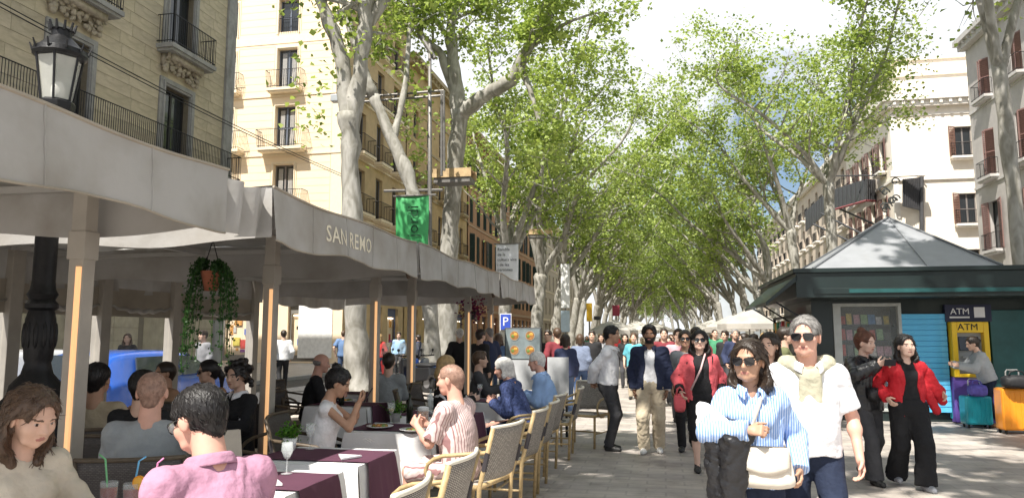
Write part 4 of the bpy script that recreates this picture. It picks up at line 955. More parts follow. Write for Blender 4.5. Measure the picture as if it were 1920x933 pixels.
# menu board with dish photographs
YM = 12.2; mbx = px(980, 650, Y=YM)
MN = thing('menu_board', 'tall menu board printed with photographs of dishes at the terrace end', 'menu board', (mbx.x, YM, 0), R(-6))
w_ = px(1015, 650, Y=YM).x - px(945, 650, Y=YM).x; z1 = px(980, 616, Y=YM).z; z0 = px(980, 672, Y=YM).z
MB().bx(-w_ / 2, w_ / 2, 0, .05, .9, z1 + .02).bx(-w_ / 2, -w_ / 2 + .06, 0, .06, 0, .9).bx(w_ / 2 - .06, w_ / 2, 0, .06, 0, .9).build('frame', mat('charcoal_board', (.05, .055, .06), .5), MN, bevel=.008)
MB().bx(-w_ / 2 + .02, w_ / 2 - .02, -.006, -.001, z0, z1).build('print_sheet', mat('teal_grey_print', (.2, .24, .25), .35, .4, 3), MN)
for i in range(2):
    for j in range(2):
        c = Vector((-.14 + i * .27, -.008, z0 + .14 + j * .24)); k = MB(); k.lathe([(0, 0), (.085, 0), (.085, .004)], 18); k.lathe([(.0, .005), (.074, .0051)], 12, mi=1); k.ell((.02, .02, .006), (.035, .025, .004), 8, 4, 2); k.ell((-.03, -.01, .006), (.03, .03, .004), 8, 4, 3)
        me = k.mesh('dish_photo', [mat('plate_print', (.3, .29, .26), .5), mat('food_brown', (.35, .16, .05), .6, .4, 30), mat('food_gold', (.7, .35, .06), .6), mat('food_green', (.15, .22, .05), .6)]); me.transform(frame(c, (1, 0, 0), (0, 0, 1), (0, -1, 0))); ob('dish_photo', me, MN)
MB().bx(-w_ / 2 + .03, w_ / 2 - .08, -.03, -.008, z0 - .5, z0 - .02).build('blank_panel', mat('pale_grey_panel', (.5, .51, .52), .5), MN)
pb = px(1046, 690, Y=11.9)
o = thing('panel_stand', 'plain pale grey panel on a stand behind the blue-shirted diner', 'panel', (pb.x, 11.9, 0)); MB().bx(-.17, .17, 0, .03, .6, 1.25).build('panel', MATS['pale_grey_panel'], o); MB().bx(-.15, -.11, .03, .06, 0, 1.2).bx(.11, .15, .03, .06, 0, 1.2).build('leg', ironm, o)
# far street signs and stall parasols
def totem(label, x, ytop, ybot, Y, wpx, m, cat='sign', nm='street_totem', pole=True):
    a = px(x - wpx / 2, ytop, Y=Y); b = px(x + wpx / 2, ybot, Y=Y); w = b.x - a.x; o = thing(nm, label, cat, ((a.x + b.x) / 2, Y, 0))
    MB().bx(-w / 2, w / 2, -.06, .06, b.z, a.z).build('panel', m, o, bevel=.02); 
    MB().tube([(0, .0, 0), (0, .0, b.z)], .05, 8).build('post', gal, o); return o
totem('white lit advertising column by the far left trunks', 1060, 495, 577, 42, 17, mat('white_sign', (.8, .8, .78), .5, .03)); totem('pale blue timetable panel under the white column', 1060, 582, 622, 41.5, 17, mat('blue_white_sign', (.45, .55, .62), .5, .1))
totem('yellow street totem beyond the timetable panel', 1105, 568, 602, 45, 11, mat('yellow_sign', (.7, .42, .03), .5, .05)); totem('dark red hanging street sign among far trees', 1155, 572, 592, 50, 14, mat('red_sign', (.28, .03, .06), .5, .05))
TL = thing('traffic_light', 'traffic light showing green down the promenade', 'traffic light', (px(1128, 600, Y=44).x, 44, 0)); zc = px(1128, 598, Y=44).z
MB().bx(-.16, .16, -.1, .1, zc - .25, zc + .7).build('housing', MATS['black_nylon'], TL, bevel=.03); MB().lathe([(.11, 0), (.11, .03)], 14).build('green_lamp', mat('green_signal', (.05, 1, .55), .4, 0, emit=2.5), TL); TL.children[-1].location = (0, -.1, zc); TL.children[-1].rotation_euler = (R(90), 0, 0)
MB().tube([(0, 0, 0), (0, 0, zc - .25)], .06, 8).build('post', gal, TL); MB().bx(-.16, .16, -.12, .0, zc - .9, zc - .35).build('yellow_box', MATS['yellow_sign'], TL)
pcan = cloth_mat('stall_canvas', (.55, .52, .47), .25)
for i, (x, y, Y, w_, lab) in enumerate(((1150, 618, 40, 2.6, 'white stall parasol by the traffic light'), (1195, 618, 47, 2.8, 'white stall parasol further along past the traffic light'), (1225, 617, 56, 3, 'white stall parasol where the walkers bunch up far away'), (1372, 612, 38, 2.6, 'white stall parasol beyond the kiosk flap'), (1335, 616, 47, 3, 'white stall parasol further along past the kiosk flap'), (1405, 606, 30, 2.4, 'white stall parasol close behind the kiosk'))):
    v = px(x, y, Y=Y); P = thing('stall_parasol', lab, 'parasol', (v.x, Y, 0), .3 * i, 'white stall parasols'); z_ = v.z
    mb = MB(); mb.lathe([(w_ / 2, z_ - .22), (w_ / 2, z_ - .02), (w_ / 3, z_ + .2), (.05, z_ + .55), (.0, z_ + .56)], 8); mb.build('canopy', pcan, P); MB().tube([(0, 0, 0), (0, 0, z_ + .5)], .03, 8).lathe([(.3, 0), (.3, .06), (.05, .1)], 12).build('pole', gal, P)
# ------------------------------------------------------------------ vehicles
tyre = mat('tyre_rubber', (.02, .02, .02), .8, .1); rimm = mat('alloy_rim', (.5, .5, .52), .3, .05, metal=.8); redl = mat('tail_lamp', (.35, .01, .01), .2, 0); carglass = mat('car_glass', (.03, .04, .05), .05, 0, spec=.8)
def car(label, x, y, rz, paint, L_=4.3, Wd=1.8, H=1.46):
    C = thing('parked_car', label, 'car', (x, y, -.12), rz, 'cars on the road behind the terrace')
    # sections along length (y from rear - to front +): (y, half width low, z belt, half width roof, z roof)
    S = [(-L_ / 2, .70, .62, .60, .80), (-L_ / 2 + .08, .84, .86, .70, .98), (-L_ / 2 + .35, .89, .93, .62, 1.36), (-L_ / 2 + .8, .9, .94, .64, H), (0, .9, .92, .65, H), (.55, .9, .92, .64, H - .05), (1.15, .9, .94, .72, 1.02), (L_ / 2 - .35, .86, .82, .66, .88), (L_ / 2 - .05, .78, .66, .6, .72), (L_ / 2, .7, .55, .6, .6)]
    mb = MB(); n = 14; vs = []
    for y_, hw, zb, hr, zr in S:
        k = hw * Wd / 1.8; kr = hr * Wd / 1.8
        pr = [(-k * .9, .22), (-k, .35), (-k * 1.01, .6), (-k, zb - .04), (-k * .96, zb), (-kr, zr - .06), (-kr * .86, zr), (kr * .86, zr), (kr, zr - .06), (k * .96, zb), (k, zb - .04), (k * 1.01, .6), (k, .35), (k * .9, .22)]
        vs += [(a, y_, b) for a, b in pr]
    fs = []; mi = []
    for i in range(len(S) - 1):
        for k in range(n):
            k2 = (k + 1) % n; fs.append((i * n + k, i * n + k2, (i + 1) * n + k2, (i + 1) * n + k))
    fs.append(tuple(range(n))); fs.append(tuple(reversed(range((len(S) - 1) * n, len(S) * n))))
    mb.add(vs, fs)
    o = mb.build('body', paint, C, True); sm = o.modifiers.new('s', 'SUBSURF'); sm.levels = 2; sm.render_levels = 2
    k = Wd / 1.8
    for s in (-1, 1):
        g = MB(); g.add([(s * k * .885, -1.35, .98), (s * k * .885, -.05, .98), (s * k * .70, -.08, 1.34), (s * k * .695, -1.15, 1.33)], [(0, 1, 2, 3)]); g.add([(s * k * .885, .02, .98), (s * k * .875, 1.0, 1.0), (s * k * .71, .55, 1.31), (s * k * .70, .02, 1.34)], [(0, 1, 2, 3)])
        g.build('side_window', carglass, C, solid=.03)
    rw = MB(); rw.add([(-.62 * k, -L_ / 2 + .06, 1.0), (.62 * k, -L_ / 2 + .06, 1.0), (.52 * k, -L_ / 2 + .32, 1.38), (-.52 * k, -L_ / 2 + .32, 1.38)], [(0, 1, 2, 3)]); rw.build('rear_window', carglass, C, solid=.03)
    rw = MB(); rw.add([(.66 * k, 1.12, 1.04), (-.66 * k, 1.12, 1.04), (-.56 * k, .62, 1.37), (.56 * k, .62, 1.37)], [(0, 1, 2, 3)]); rw.build('windscreen', carglass, C, solid=.03)
    for s in (-1, 1):
        MB().bx(s * .52 * k, s * .82 * k, -L_ / 2 - .02, -L_ / 2 + .2, .8, .96).build('tail_lamp', redl, C, bevel=.02)
        MB().bx(s * .5 * k, s * .8 * k, L_ / 2 - .2, L_ / 2 - .04, .6, .74).build('headlight', lgl, C, bevel=.02)
        for yy in (-1.3, 1.35):
            w = MB(); w.tube([(s * (.9 * k - .2), yy, .32), (s * (.9 * k + .005), yy, .32)], .32, 20); wo = w.build('wheel', tyre, C, bevel=.02); MB().tube([(s * (.9 * k - .01), yy, .32), (s * (.9 * k + .015), yy, .32)], .2, 14).build('rim', rimm, wo)
    MB().bx(-.26, .26, -L_ / 2 - .035, -L_ / 2 - .01, .5, .62).build('number_plate', MATS['white_print'], C)
    MB().bx(-.8 * k, .8 * k, -L_ / 2 - .03, -L_ / 2 + .1, .25, .42).build('bumper', MATS['black_nylon'], C, bevel=.03)
    return C
car('bright blue hatchback on the road behind the plastic screen', -9.75, 12.6, R(3), mat('blue_car_paint', (.02, .13, .62), .25, .05, coat=.8))
car('white car in the far lane alongside the blue hatchback', -12.1, 12.9, R(2), mat('white_car_paint', (.75, .75, .75), .25, .03, coat=.8), 4.5)
def scooter(label, x, y, rz, m):
    S = thing('scooter', label, 'scooter', (x, y, 0), rz, 'scooters parked by the kerb')
    for yy in (-.6, .62):
        w = MB().tube([(-.05, yy, .26), (.05, yy, .26)], .26, 16).build('wheel', tyre, S, bevel=.02); MB().tube([(-.055, yy, .26), (.055, yy, .26)], .13, 10).build('rim', rimm, w)
    MB().prism([(-.85, .5), (-.75, .36), (-.3, .3), (.3, .22), (.42, .3), (.52, .8), (.4, .95), (.34, .9), (.28, .4), (-.1, .36), (-.2, .7), (-.8, .72)], .3, frame((-.15, 0, 0), (0, 1, 0), (0, 0, 1), (1, 0, 0))).build('body', m, S, bevel=.05)
    MB().ell((0, -.42, .76), (.15, .42, .07), 12, 6).build('seat', MATS['black_nylon'], S, True)
    MB().tube([(-.33, .3, 1.02), (-.1, .4, 1.0), (.1, .4, 1.0), (.33, .3, 1.02)], .022, 6).tube([(0, .42, .95), (0, .62, .3)], .03, 6).build('handlebar', iron, S)
    MB().sheet(lambda u, v: (-.22 + .44 * u, .46 - .1 * v + .06 * (u - .5) ** 2, .98 + .4 * v), 6, 4).build('windscreen', lgl, S, True)
    for s in (-1, 1): MB().ell((s * .3, .33, 1.17), (.06, .02, .045), 8, 5).tube([(s * .25, .35, 1.02), (s * .3, .33, 1.14)], .008, 4).build('mirror', iron, S)
    return S
pm = [mat('scooter_black', (.02, .02, .022), .3, .05, coat=.5), MATS['blue_car_paint'], mat('scooter_grey', (.25, .26, .27), .3, .05, coat=.5), mat('scooter_dark_red', (.2, .02, .02), .3, .05, coat=.5)]
for i, (x, lab) in enumerate(((776, 'black scooter parked before the stout tree'), (796, 'blue scooter parked among darker ones'), (818, 'grey scooter parked beside the blue one'), (745, 'dark red scooter parked furthest from the stout tree'), (872, 'black scooter parked past the stout tree trunk'))):
    v = px(x, 690, Y=20.5 + i * .3); scooter(lab, v.x, v.y, R(60 + 7 * i), pm[i % 4])
# ------------------------------------------------------------------ terrace furniture
cane = mat('brown_cane', (.45, .33, .17), .5, .25, 30); rimw = mat('cream_cane_rim', (.72, .68, .58), .5, .1, 60); capm = mat('dark_binding', (.05, .045, .05), .6)
def weave(name, a, b):
    m = bpy.data.materials.new(name); m.use_nodes = True; n = m.node_tree.nodes; l = m.node_tree.links.new; bs = n['Principled BSDF']
    t = n.new('ShaderNodeTexCoord'); c = n.new('ShaderNodeTexBrick'); c.inputs['Scale'].default_value = 1; c.inputs['Brick Width'].default_value = .02; c.inputs['Row Height'].default_value = .01; c.inputs['Mortar Size'].default_value = .0022
    c.inputs['Color1'].default_value = (*a, 1); c.inputs['Color2'].default_value = (*b, 1); c.inputs['Mortar'].default_value = (.06, .05, .05, 1)
    mp = n.new('ShaderNodeMapping'); mp.inputs['Rotation'].default_value = (R(90), 0, 0); l(t.outputs['Object'], mp.inputs[0]); l(mp.outputs[0], c.inputs['Vector']); l(c.outputs['Color'], bs.inputs['Base Color']); bs.inputs['Roughness'].default_value = .6
    bu = n.new('ShaderNodeBump'); bu.inputs['Strength'].default_value = .6; bu.inputs['Distance'].default_value = .003; bu.invert = True; l(c.outputs['Fac'], bu.inputs['Height']); l(bu.outputs[0], bs.inputs['Normal'])
    return m
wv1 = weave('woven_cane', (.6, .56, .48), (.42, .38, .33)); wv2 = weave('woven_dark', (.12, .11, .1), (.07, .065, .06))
def chair(label, loc_, rz, dark=False, grp='woven bistro chairs along the promenade edge'):
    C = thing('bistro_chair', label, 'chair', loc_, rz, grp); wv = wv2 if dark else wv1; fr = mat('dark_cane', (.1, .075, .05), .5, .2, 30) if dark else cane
    sw = .27
    MB().sheet(lambda u, v: ((-sw + 2 * sw * u) * (1 - .12 * v if False else 1), -.22 + .46 * v, .455 - .015 * math.sin(math.pi * u) * math.sin(math.pi * v)), 8, 8).build('seat', wv, C, True, solid=.025)
    MB().tube([(-sw, -.22, .45), (-sw, .24, .45), (sw, .24, .45), (sw, -.22, .45), (-sw, -.22, .45)], .02, 7).build('seat_rim', fr, C, True)
    def bk(u, v):
        x = -.29 + .58 * u; return (x, -.25 - .1 * v - .05 * math.cos((u - .5) * math.pi) , .5 + .40 * v + .0 * math.sin(math.pi * u))
    MB().sheet(bk, 12, 6).build('backrest', wv, C, True, solid=.014)
    P = [bk(i / 12, 1) for i in range(13)]; P = [(p[0], p[1], p[2] + .005) for p in P]
    MB().tube(P, .014, 8).build('top_rim', rimw if not dark else fr, C, True)
    for s in (-1, 1):
        MB().tube([(s * .275, -.22, 0), (s * .28, -.24, .45), (s * .29, -.36, .9)], [.017, .019, .018], 8).build('leg', fr, C, True)
        MB().tube([(s * .265, .23, 0), (s * .268, .22, .45)], [.017, .019], 8).build('leg', fr, C, True)
        MB().tube([(s * .285, -.33, .72)] + [(s * (.29 + .02 * math.sin(t)), -.02 + .24 * math.sin(t), .55 + .13 * math.cos(t)) for t in [k * math.pi / 8 for k in range(1, 9)]] + [(s * .275, -.1, .44)], .016, 7).build('arm', fr, C, True)
        MB().tube([(s * .27, -.22, .2), (s * .268, .22, .2)], .011, 6).build('stretcher', fr, C)
        MB().tube([(s * .287, -.315, .72), (s * .285, -.28, .58)], .021, 7).build('binding', capm, C)
    MB().tube([(-.28, 0, .2), (.28, 0, .2)], .011, 6).build('cross_stretcher', fr, C)
    return C
# table with cloth and runner
whitec = cloth_mat('white_linen', (.78, .78, .78), 0, .9, .1, 60); purp = cloth_mat('plum_linen', (.115, .045, .075), 0, .85, .2, 300)
def table(where, loc_, w=.8, d=.75, drop=.42, cloth=True, runner=True, rz=0.):
    T = thing('terrace_table', 'square terrace table %s' % where, 'table', loc_, rz, 'terrace tables')
    MB().bx(-w / 2, w / 2, -d / 2, d / 2, .70, .73).build('table_top', mat('dark_wood', (.1, .06, .04), .5), T, bevel=.006)
    MB().tube([(0, 0, .02), (0, 0, .7)], .035, 10).build('pedestal', iron, T)
    for a in range(4): MB().bar((0, 0, .04), (.3 * math.cos(a * 1.5708 + .785), .3 * math.sin(a * 1.5708 + .785), .015), .05, .03).build('foot', iron, T)
    def drape(w, d, z, drop, sides, amp, seed):
        rs = np.random.RandomState(seed); mb = MB(); ph = rs.rand(4) * 6
        mb.sheet(lambda u, v: (-w / 2 + w * u, -d / 2 + d * v, z + .0012 * math.sin(u * 17 + v * 9)), 10, 10)
        def per(t):
            t = t % 4
            if t < 1: return (-w / 2 + w * t, -d / 2, 0, -1)
            if t < 2: return (w / 2, -d / 2 + d * (t - 1), 1, 0)
            if t < 3: return (w / 2 - w * (t - 2), d / 2, 0, 1)
            return (-w / 2, d / 2 - d * (t - 3), -1, 0)
        for s in sides:
            def f(u, v):
                x, y, nx, ny = per(s + min(u, .99999)); k = 1 - v; e = amp * k * math.sin(u * 16 + ph[s]) + amp * .6 * k * math.sin(u * 31 + ph[s]) + .006 * min(1, k * 8) + .05 * k
                cor = (abs(u - .5) * 2) ** 6 * .05 * k
                tx, ty = -ny, nx
                sg = 1 if u > .5 else -1
                return (x + nx * e + tx * cor * sg, y + ny * e + ty * cor * sg, z - drop * k - .03 * k * (abs(u - .5) * 2) ** 4)
            mb.sheet(f, 28, 8)
        return mb
    if cloth:
        o = drape(w + .005, d + .005, .736, drop, (0, 1, 2, 3), .012, int(abs(loc_[1]) * 97) % 999).build('tablecloth', whitec, None, True); o.location = loc_; o.rotation_euler.z = rz; tag(o, 'white linen cloth draped over the table %s' % where, 'tablecloth', 'white tablecloths')
    if runner:
        o = drape(w + .045, d - .24, .745, .34, (1, 3), .008, int(abs(loc_[1]) * 57) % 999).build('table_runner', purp, None, True); o.location = loc_; o.rotation_euler.z = rz; tag(o, 'plum runner laid across the cloth of the table %s' % where, 'runner', 'plum table runners')
    return T
TB = [(-2.42, 3.12, 'with the cocktails'), (-2.42, 4.18, 'beside the nearest empty woven chair'), (-2.4, 5.12, 'with the little potted plant'), (-2.42, 6.75, 'with the beer mug'), (-2.42, 8.0, 'just beyond the striped-shirt diner'), (-2.35, 9.75, 'of the two white-haired diners'), (-5.0, 3.6, 'between lamp post and plastic screen'), (-4.75, 6.5, 'deep under the lettered awning'), (-3.9, 8.9, 'of the man in dark jacket'), (-4.7, 10.6, 'near the plastic screen end'), (-6.2, 5.0, 'by the plastic screen')]
for i, (x, y, wh) in enumerate(TB): table(wh, (x, y, 0), runner=(i not in (0,)), cloth=True)
def gpc(x, y): return (x, y, 0)
CH = [(-1.52, 3.42, 92, 'empty woven cane chair with pale rim at the nearest bare table'), (-1.50, 4.28, 88, 'empty woven cane chair between the nearest bare table and the striped-shirt diner'), (-1.55, 5.95, 76, 'woven cane chair under the man in striped shirt'), (-1.50, 7.1, 86, 'woven cane chair just past the striped-shirt diner'), (-1.5, 7.95, 90, 'empty woven cane chair before the white-haired man in navy'), (-1.55, 8.9, 84, 'woven cane chair under the white-haired man in navy'), (-1.45, 10.05, 92, 'woven cane chair under the man in light blue shirt'), (-1.15, 11.1, 160, 'woven cane chair turned sideways at the terrace end')]
for x, y, a, lab in CH: chair(lab, (x, y, 0), R(a))
DC = [(-3.12, 4.12, 25, 'under the bald man in pale grey T-shirt'), (-3.25, 5.2, -88, 'facing the potted plant table'), (-3.0, 6.2, -80, 'under the woman with hair bun'), (-2.95, 9.1, -70, 'under the blonde woman'), (-4.42, 5.2, 20, 'under the man in pale shirt'), (-3.85, 5.0, 15, 'by the awning post under a dark-haired diner'), (-5.6, 6.3, 100, 'deep in the awning shade by the screen'), (-3.95, 6.5, 160, 'under the curly-haired woman'), (-4.6, 9.2, -60, 'under the man in dark jacket'), (-5.1, 8.6, 90, 'with back to the second post'), (-3.9, 10.5, 95, 'by the third post'), (-5.5, 10.6, -90, 'near the screen end'), (-3.2, 10.4, -90, 'across from the white-haired diners'), (-5.0, 7.4, 20, 'standing empty between the shaded tables')]
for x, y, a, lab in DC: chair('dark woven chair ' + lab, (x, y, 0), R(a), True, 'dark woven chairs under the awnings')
# things on the tables
clear = mat('drinking_glass', (.85, .9, .9), .05, 0, alpha=.22); 
def tumbler(label, x, y, z, liquid, straw, garnish=None, h=.15, r=.042):
    G = thing('cocktail_glass', label, 'glass', (x, y, z), 0, 'cocktails on the table')
    MB().lathe([(r * .75, 0), (r * .8, .01), (r, h), (r - .003, h), (r * .74, .014), (0, .014)], 18).build('glass', clear, G, True)
    MB().lathe([(0, .015), (r * .72, .015), (r * .92, h * .82), (0, h * .82)], 16).build('drink', liquid, G, True)
    for i, (sm, dx, dy) in enumerate(straw):
        MB().tube([(0, 0, .02), (dx * .5, dy * .5, h * 1.05), (dx, dy, h * 1.7), (dx * 2.2, dy * 2.2, h * 1.85)], .0045, 6).build('straw', sm, G, True)
    if garnish:
        k = MB().tube([(r * .9, -.006, h * 1.02), (r * .9, .006, h * 1.02)], .034, 16).build('fruit_slice', garnish, G); MB().tube([(r * .9, -.0065, h * 1.02), (r * .9, .0065, h * 1.02)], .027, 16).build('pulp', mat('citrus_pulp', (.95, .5, .08), .5), k)
    return G
sb, sp, sg_ = mat('blue_straw', (.15, .45, .75), .4, 0), mat('pink_straw', (.75, .25, .5), .4, 0), mat('green_straw', (.2, .55, .25), .4, 0)
d1, d2, d3 = mat('red_drink', (.3, .04, .02), .2, .3), mat('yellow_drink', (.5, .42, .1), .2, .2), mat('mint_drink', (.35, .45, .2), .2, .4, 40)
orp = mat('orange_peel', (.9, .35, .02), .5, 0)
def tp(x, y, z=.88): v = px(x, y, z=z); return v
for (x, y, liq, st_, ga, lab) in ((205, 905, d1, [(sg_, -.03, 0)], None, 'red cocktail with a green straw'), (248, 908, d1, [(sb, .03, 0)], orp, 'red cocktail with blue straw and orange slice'), (285, 912, d2, [(sp, .025, 0)], mat('lime_peel', (.3, .5, .05), .5, 0), 'yellow cocktail with pink straw and lime'), (325, 925, d3, [], None, 'pale mint drink without a straw')):
    v = tp(x, y); tumbler(lab, v.x, v.y, .738, liq, st_, ga)
v = px(793, 800, z=.755)
BG = thing('beer_mug', 'tall mug of amber beer with foam on plum runner', 'mug', (v.x, v.y, .748))
MB().lathe([(.052, 0), (.055, .02), (.055, .19), (.051, .19), (.05, .02), (0, .02)], 18).build('glass', clear, BG, True); MB().lathe([(0, .022), (.049, .022), (.05, .155), (0, .155)], 16).build('beer', mat('amber_beer', (.42, .13, .012), .15, .1), BG, True); MB().lathe([(0, .156), (.05, .156), (.05, .187), (.03, .195), (0, .197)], 16).build('foam', MATS['white_print'], BG, True); MB().tube([(.052, 0, .16), (.095, 0, .14), (.095, 0, .06), (.052, 0, .04)], .009, 8).build('handle', clear, BG, True)
def plantpot(label, x, y, z, potm, s=1., n=260, seed=2, flower=None):
    P = thing('potted_plant', label, 'plant', (x, y, z)); MB().lathe([(.04 * s, 0), (.055 * s, .09 * s), (.05 * s, .09 * s), (.045 * s, .075 * s), (0, .075 * s)], 16).build('pot', potm, P, True)
    rs = np.random.RandomState(seed); C = rs.normal(size=(n, 3)) * np.array([.045, .045, .03]) * s + np.array([0, 0, .135 * s])
    ob('foliage', leaf_mesh('foliage', C, rs.uniform(.015, .03, n) * s, rs, herb), P)
    st_ = MB(); [st_.tube([(0, 0, .07 * s), tuple(C[i])], .0018 * s, 4) for i in range(0, n, 12)]; st_.build('stem', herb, P)
    return P
herb = leaf_mat('herb_leaf', (.04, .13, .015), (.14, .3, .04))
v = px(543, 842, z=.75); plantpot('small green plant in a white pot on the runner', v.x, v.y, .748, MATS['white_print'])
v = px(742, 790, z=.75); plantpot('pale mixed posy in a pot behind the beer mug', v.x, v.y, .748, mat('grey_pot', (.3, .3, .3), .6), 1.0, 200, 5)
def bottle(label, x, y, z, m, h=.28, r=.034):
    B_ = thing('bottle', label, 'bottle', (x, y, z), 0, 'bottles on the terrace tables'); MB().lathe([(r, 0), (r, h * .58), (r * .9, h * .66), (r * .38, h * .78), (r * .36, h)], 14).build('body', m, B_, True); MB().lathe([(r * .42, h * .97), (r * .42, h * 1.03)], 10).build('cap', iron, B_); return B_
bm = mat('dark_bottle', (.015, .02, .012), .1, 0); wbm = mat('clear_bottle', (.5, .55, .55), .1, 0, alpha=.4)
v = px(768, 792, z=.75); bottle('dark wine bottle beside the beer mug', v.x, v.y, .748, bm); v = px(680, 745, z=.75); bottle('dark bottle on the table behind the woman with hair bun', -3.9, 8.7, .748, bm)
bottle('clear water bottle on the table past the striped-shirt diner', -2.5, 7.9, .748, wbm)
def cutlery(label, x, y, z, rz):
    o = thing('cutlery', label, 'cutlery', (x, y, z), rz); MB().bx(-.003, .003, -.1, .1, 0, .004).bx(-.012, .012, .1, .14, 0, .004).build('fork', rimm, o); MB().bx(.03, .036, -.1, .02, 0, .004).bx(.026, .042, .02, .12, 0, .003).build('knife', rimm, o)
v = px(690, 826, z=.75); cutlery('fork and knife lying on the plum runner edge', v.x, v.y, .748, .6)
v = px(640, 835, z=.75)
# menu folder standing on table
o = thing('menu_folder', 'blank beige menu folder propped open on the nearest bare table', 'menu', (-2.62, 4.1, .748), R(55)); MB().box((0, 0, .14), (.3, .006, .28), Matrix.Rotation(R(-14), 3, 'X')).build('cover', mat('beige_card', (.4, .36, .3), .8), o); MB().box((0, .09, .14), (.3, .006, .28), Matrix.Rotation(R(14), 3, 'X')).build('back_cover', MATS['beige_card'], o)
# hanging basket
hv = px(397, 505, Y=5.45)
HB = thing('hanging_plant', 'trailing green plant in a terracotta pot hung under the lettered awning', 'plant', (hv.x, 5.45, 0))
z0 = px(397, 545, Y=5.45).z
MB().lathe([(.05, z0), (.085, z0 + .15), (.09, z0 + .16), (.08, z0 + .16), (.07, z0 + .13), (0, z0 + .13)], 16).build('pot', mat('terracotta', (.3, .1, .055), .8, .15), HB, True)
MB().tube([(-.08, 0, z0 + .16), (0, 0, z0 + .42), (0, 0, 2.62)], .004, 4).tube([(.08, 0, z0 + .16), (0, 0, z0 + .42)], .004, 4).build('hanger', ironm, HB)
rs2 = np.random.RandomState(5); C = []; stm = MB()
for i in range(30):
    a = -1.57 + (1 if i % 2 else -1) * rs2.uniform(.55, 2.9); rr = rs2.uniform(.1, .21); ln = rs2.uniform(.25, .72) * (1.1 if abs(math.cos(a)) > .5 else .7); top = np.array([math.cos(a) * .06, math.sin(a) * .06, z0 + .2 + rs2.uniform(-.02, .06)])
    mid = np.array([math.cos(a) * rr, math.sin(a) * rr, z0 + .15 + rs2.uniform(-.05, .06)]); end = np.array([math.cos(a) * rr * 1.08 + rs2.normal() * .02, math.sin(a) * rr * 1.08, z0 + .15 - ln])
    pts = []
    for k in range(14):
        t = k / 13; p_ = (1 - t) ** 2 * top + 2 * t * (1 - t) * (mid + np.array([0, 0, .1])) + t * t * end if t < .35 else None
        p_ = top * (1 - t) ** 2 + 2 * t * (1 - t) * (mid + np.array([0, 0, .12])) + t * t * end; pts.append(p_)
        for j in range(8): C.append(p_ + rs2.normal(size=3) * .011)
    stm.tube([tuple(p_) for p_ in pts], .0022, 4, caps=False)
stm.build('stem', herb, HB); C = np.array(C); ob('foliage', leaf_mesh('foliage', C, rs2.uniform(.014, .026, len(C)), rs2, leaf_mat('fern_leaf', (.012, .04, .012), (.05, .12, .03)), -.2), HB)
hv = px(885, 580, Y=14.6); HF = thing('hanging_flowers', 'purple and red flower basket hung under the far awning', 'plant', (hv.x, 14.6, 0))
C = rs2.normal(size=(420, 3)) * np.array([.13, .13, .12]) + np.array([0, 0, hv.z]); ob('blossom', leaf_mesh('blossom', C, rs2.uniform(.04, .07, 420), rs2, leaf_mat('purple_petal', (.05, .01, .08), (.25, .03, .05))), HF); MB().tube([(0, 0, hv.z + .1), (0, 0, 2.62)], .005, 4).lathe([(.06, hv.z - .2), (.1, hv.z - .05)], 10).build('basket', ironm, HF)
# small camera/heater bracket under the lettered awning

def plate(label, x, y, food, r=.125):
    o = thing('dinner_plate', label, 'plate', (x, y, .75), 0, 'plates on the terrace tables'); MB().lathe([(0, .004), (r * .6, .004), (r * .68, .008), (r, .02), (r, .023), (r * .66, .012), (0, .009)], 24).build('plate', MATS['white_print'], o, True)
    rs = random.Random(label); mb = MB()
    for i in range(16): a = rs.uniform(0, 6.3); q_ = rs.uniform(0, r * .5); mb.ell((q_ * math.cos(a), q_ * math.sin(a), .018), (rs.uniform(.015, .035), rs.uniform(.015, .03), rs.uniform(.008, .02)), 7, 5, rs.randrange(3))
    mb.build('food', [MATS['food_brown'], MATS['food_gold'], MATS['food_green']], o, True)
def wineglass(label, x, y, liq=None):
    o = thing('wine_glass', label, 'glass', (x, y, .75), 0, 'wine glasses on the terrace tables'); MB().lathe([(.035, 0), (.034, .003), (.005, .008), (.004, .085), (.02, .1), (.037, .14), (.033, .19), (.031, .19), (.035, .14), (.018, .104), (0, .1)], 16).build('bowl', clear, o, True)
    if liq: MB().lathe([(0, .103), (.018, .106), (.034, .138), (0, .138)], 14).build('wine', liq, o, True)
plate('dinner plate before the woman with hair bun', -2.58, 6.62, 0); plate('dinner plate before the striped-shirt diner', -2.2, 6.45, 0); plate('dinner plate on the table just past the striped-shirt diner', -2.3, 8.0, 0); plate('dinner plate before the white-haired man in navy', -2.15, 9.55, 0); plate('dinner plate before the man in dark jacket', -4.0, 9.1, 0)
wineglass('wine glass of white wine near the dark wine bottle', -2.62, 7.02, d2); wineglass('empty wine glass on the potted plant table', -2.62, 5.3); wineglass('wine glass of red wine between the white-haired diners', -2.45, 9.95, d1); wineglass('wine glass before the curly-haired woman', -4.5, 6.4, d1); wineglass('empty wine glass on the nearest bare table', -2.3, 4.35); wineglass('empty wine glass on the table past the striped-shirt diner', -2.6, 8.2)
o = thing('napkin', 'folded white napkin lying on the nearest bare table', 'napkin', (-2.25, 4.05, .75), .3); MB().prism([(-.09, -.07), (.09, -.07), (.02, .1)], .012).build('cloth', whitec, o)
o = thing('napkin', 'folded white napkin lying beside the little potted plant', 'napkin', (-2.2, 5.0, .75), 1.1); MB().prism([(-.09, -.07), (.09, -.07), (.02, .1)], .012).build('cloth', whitec, o)
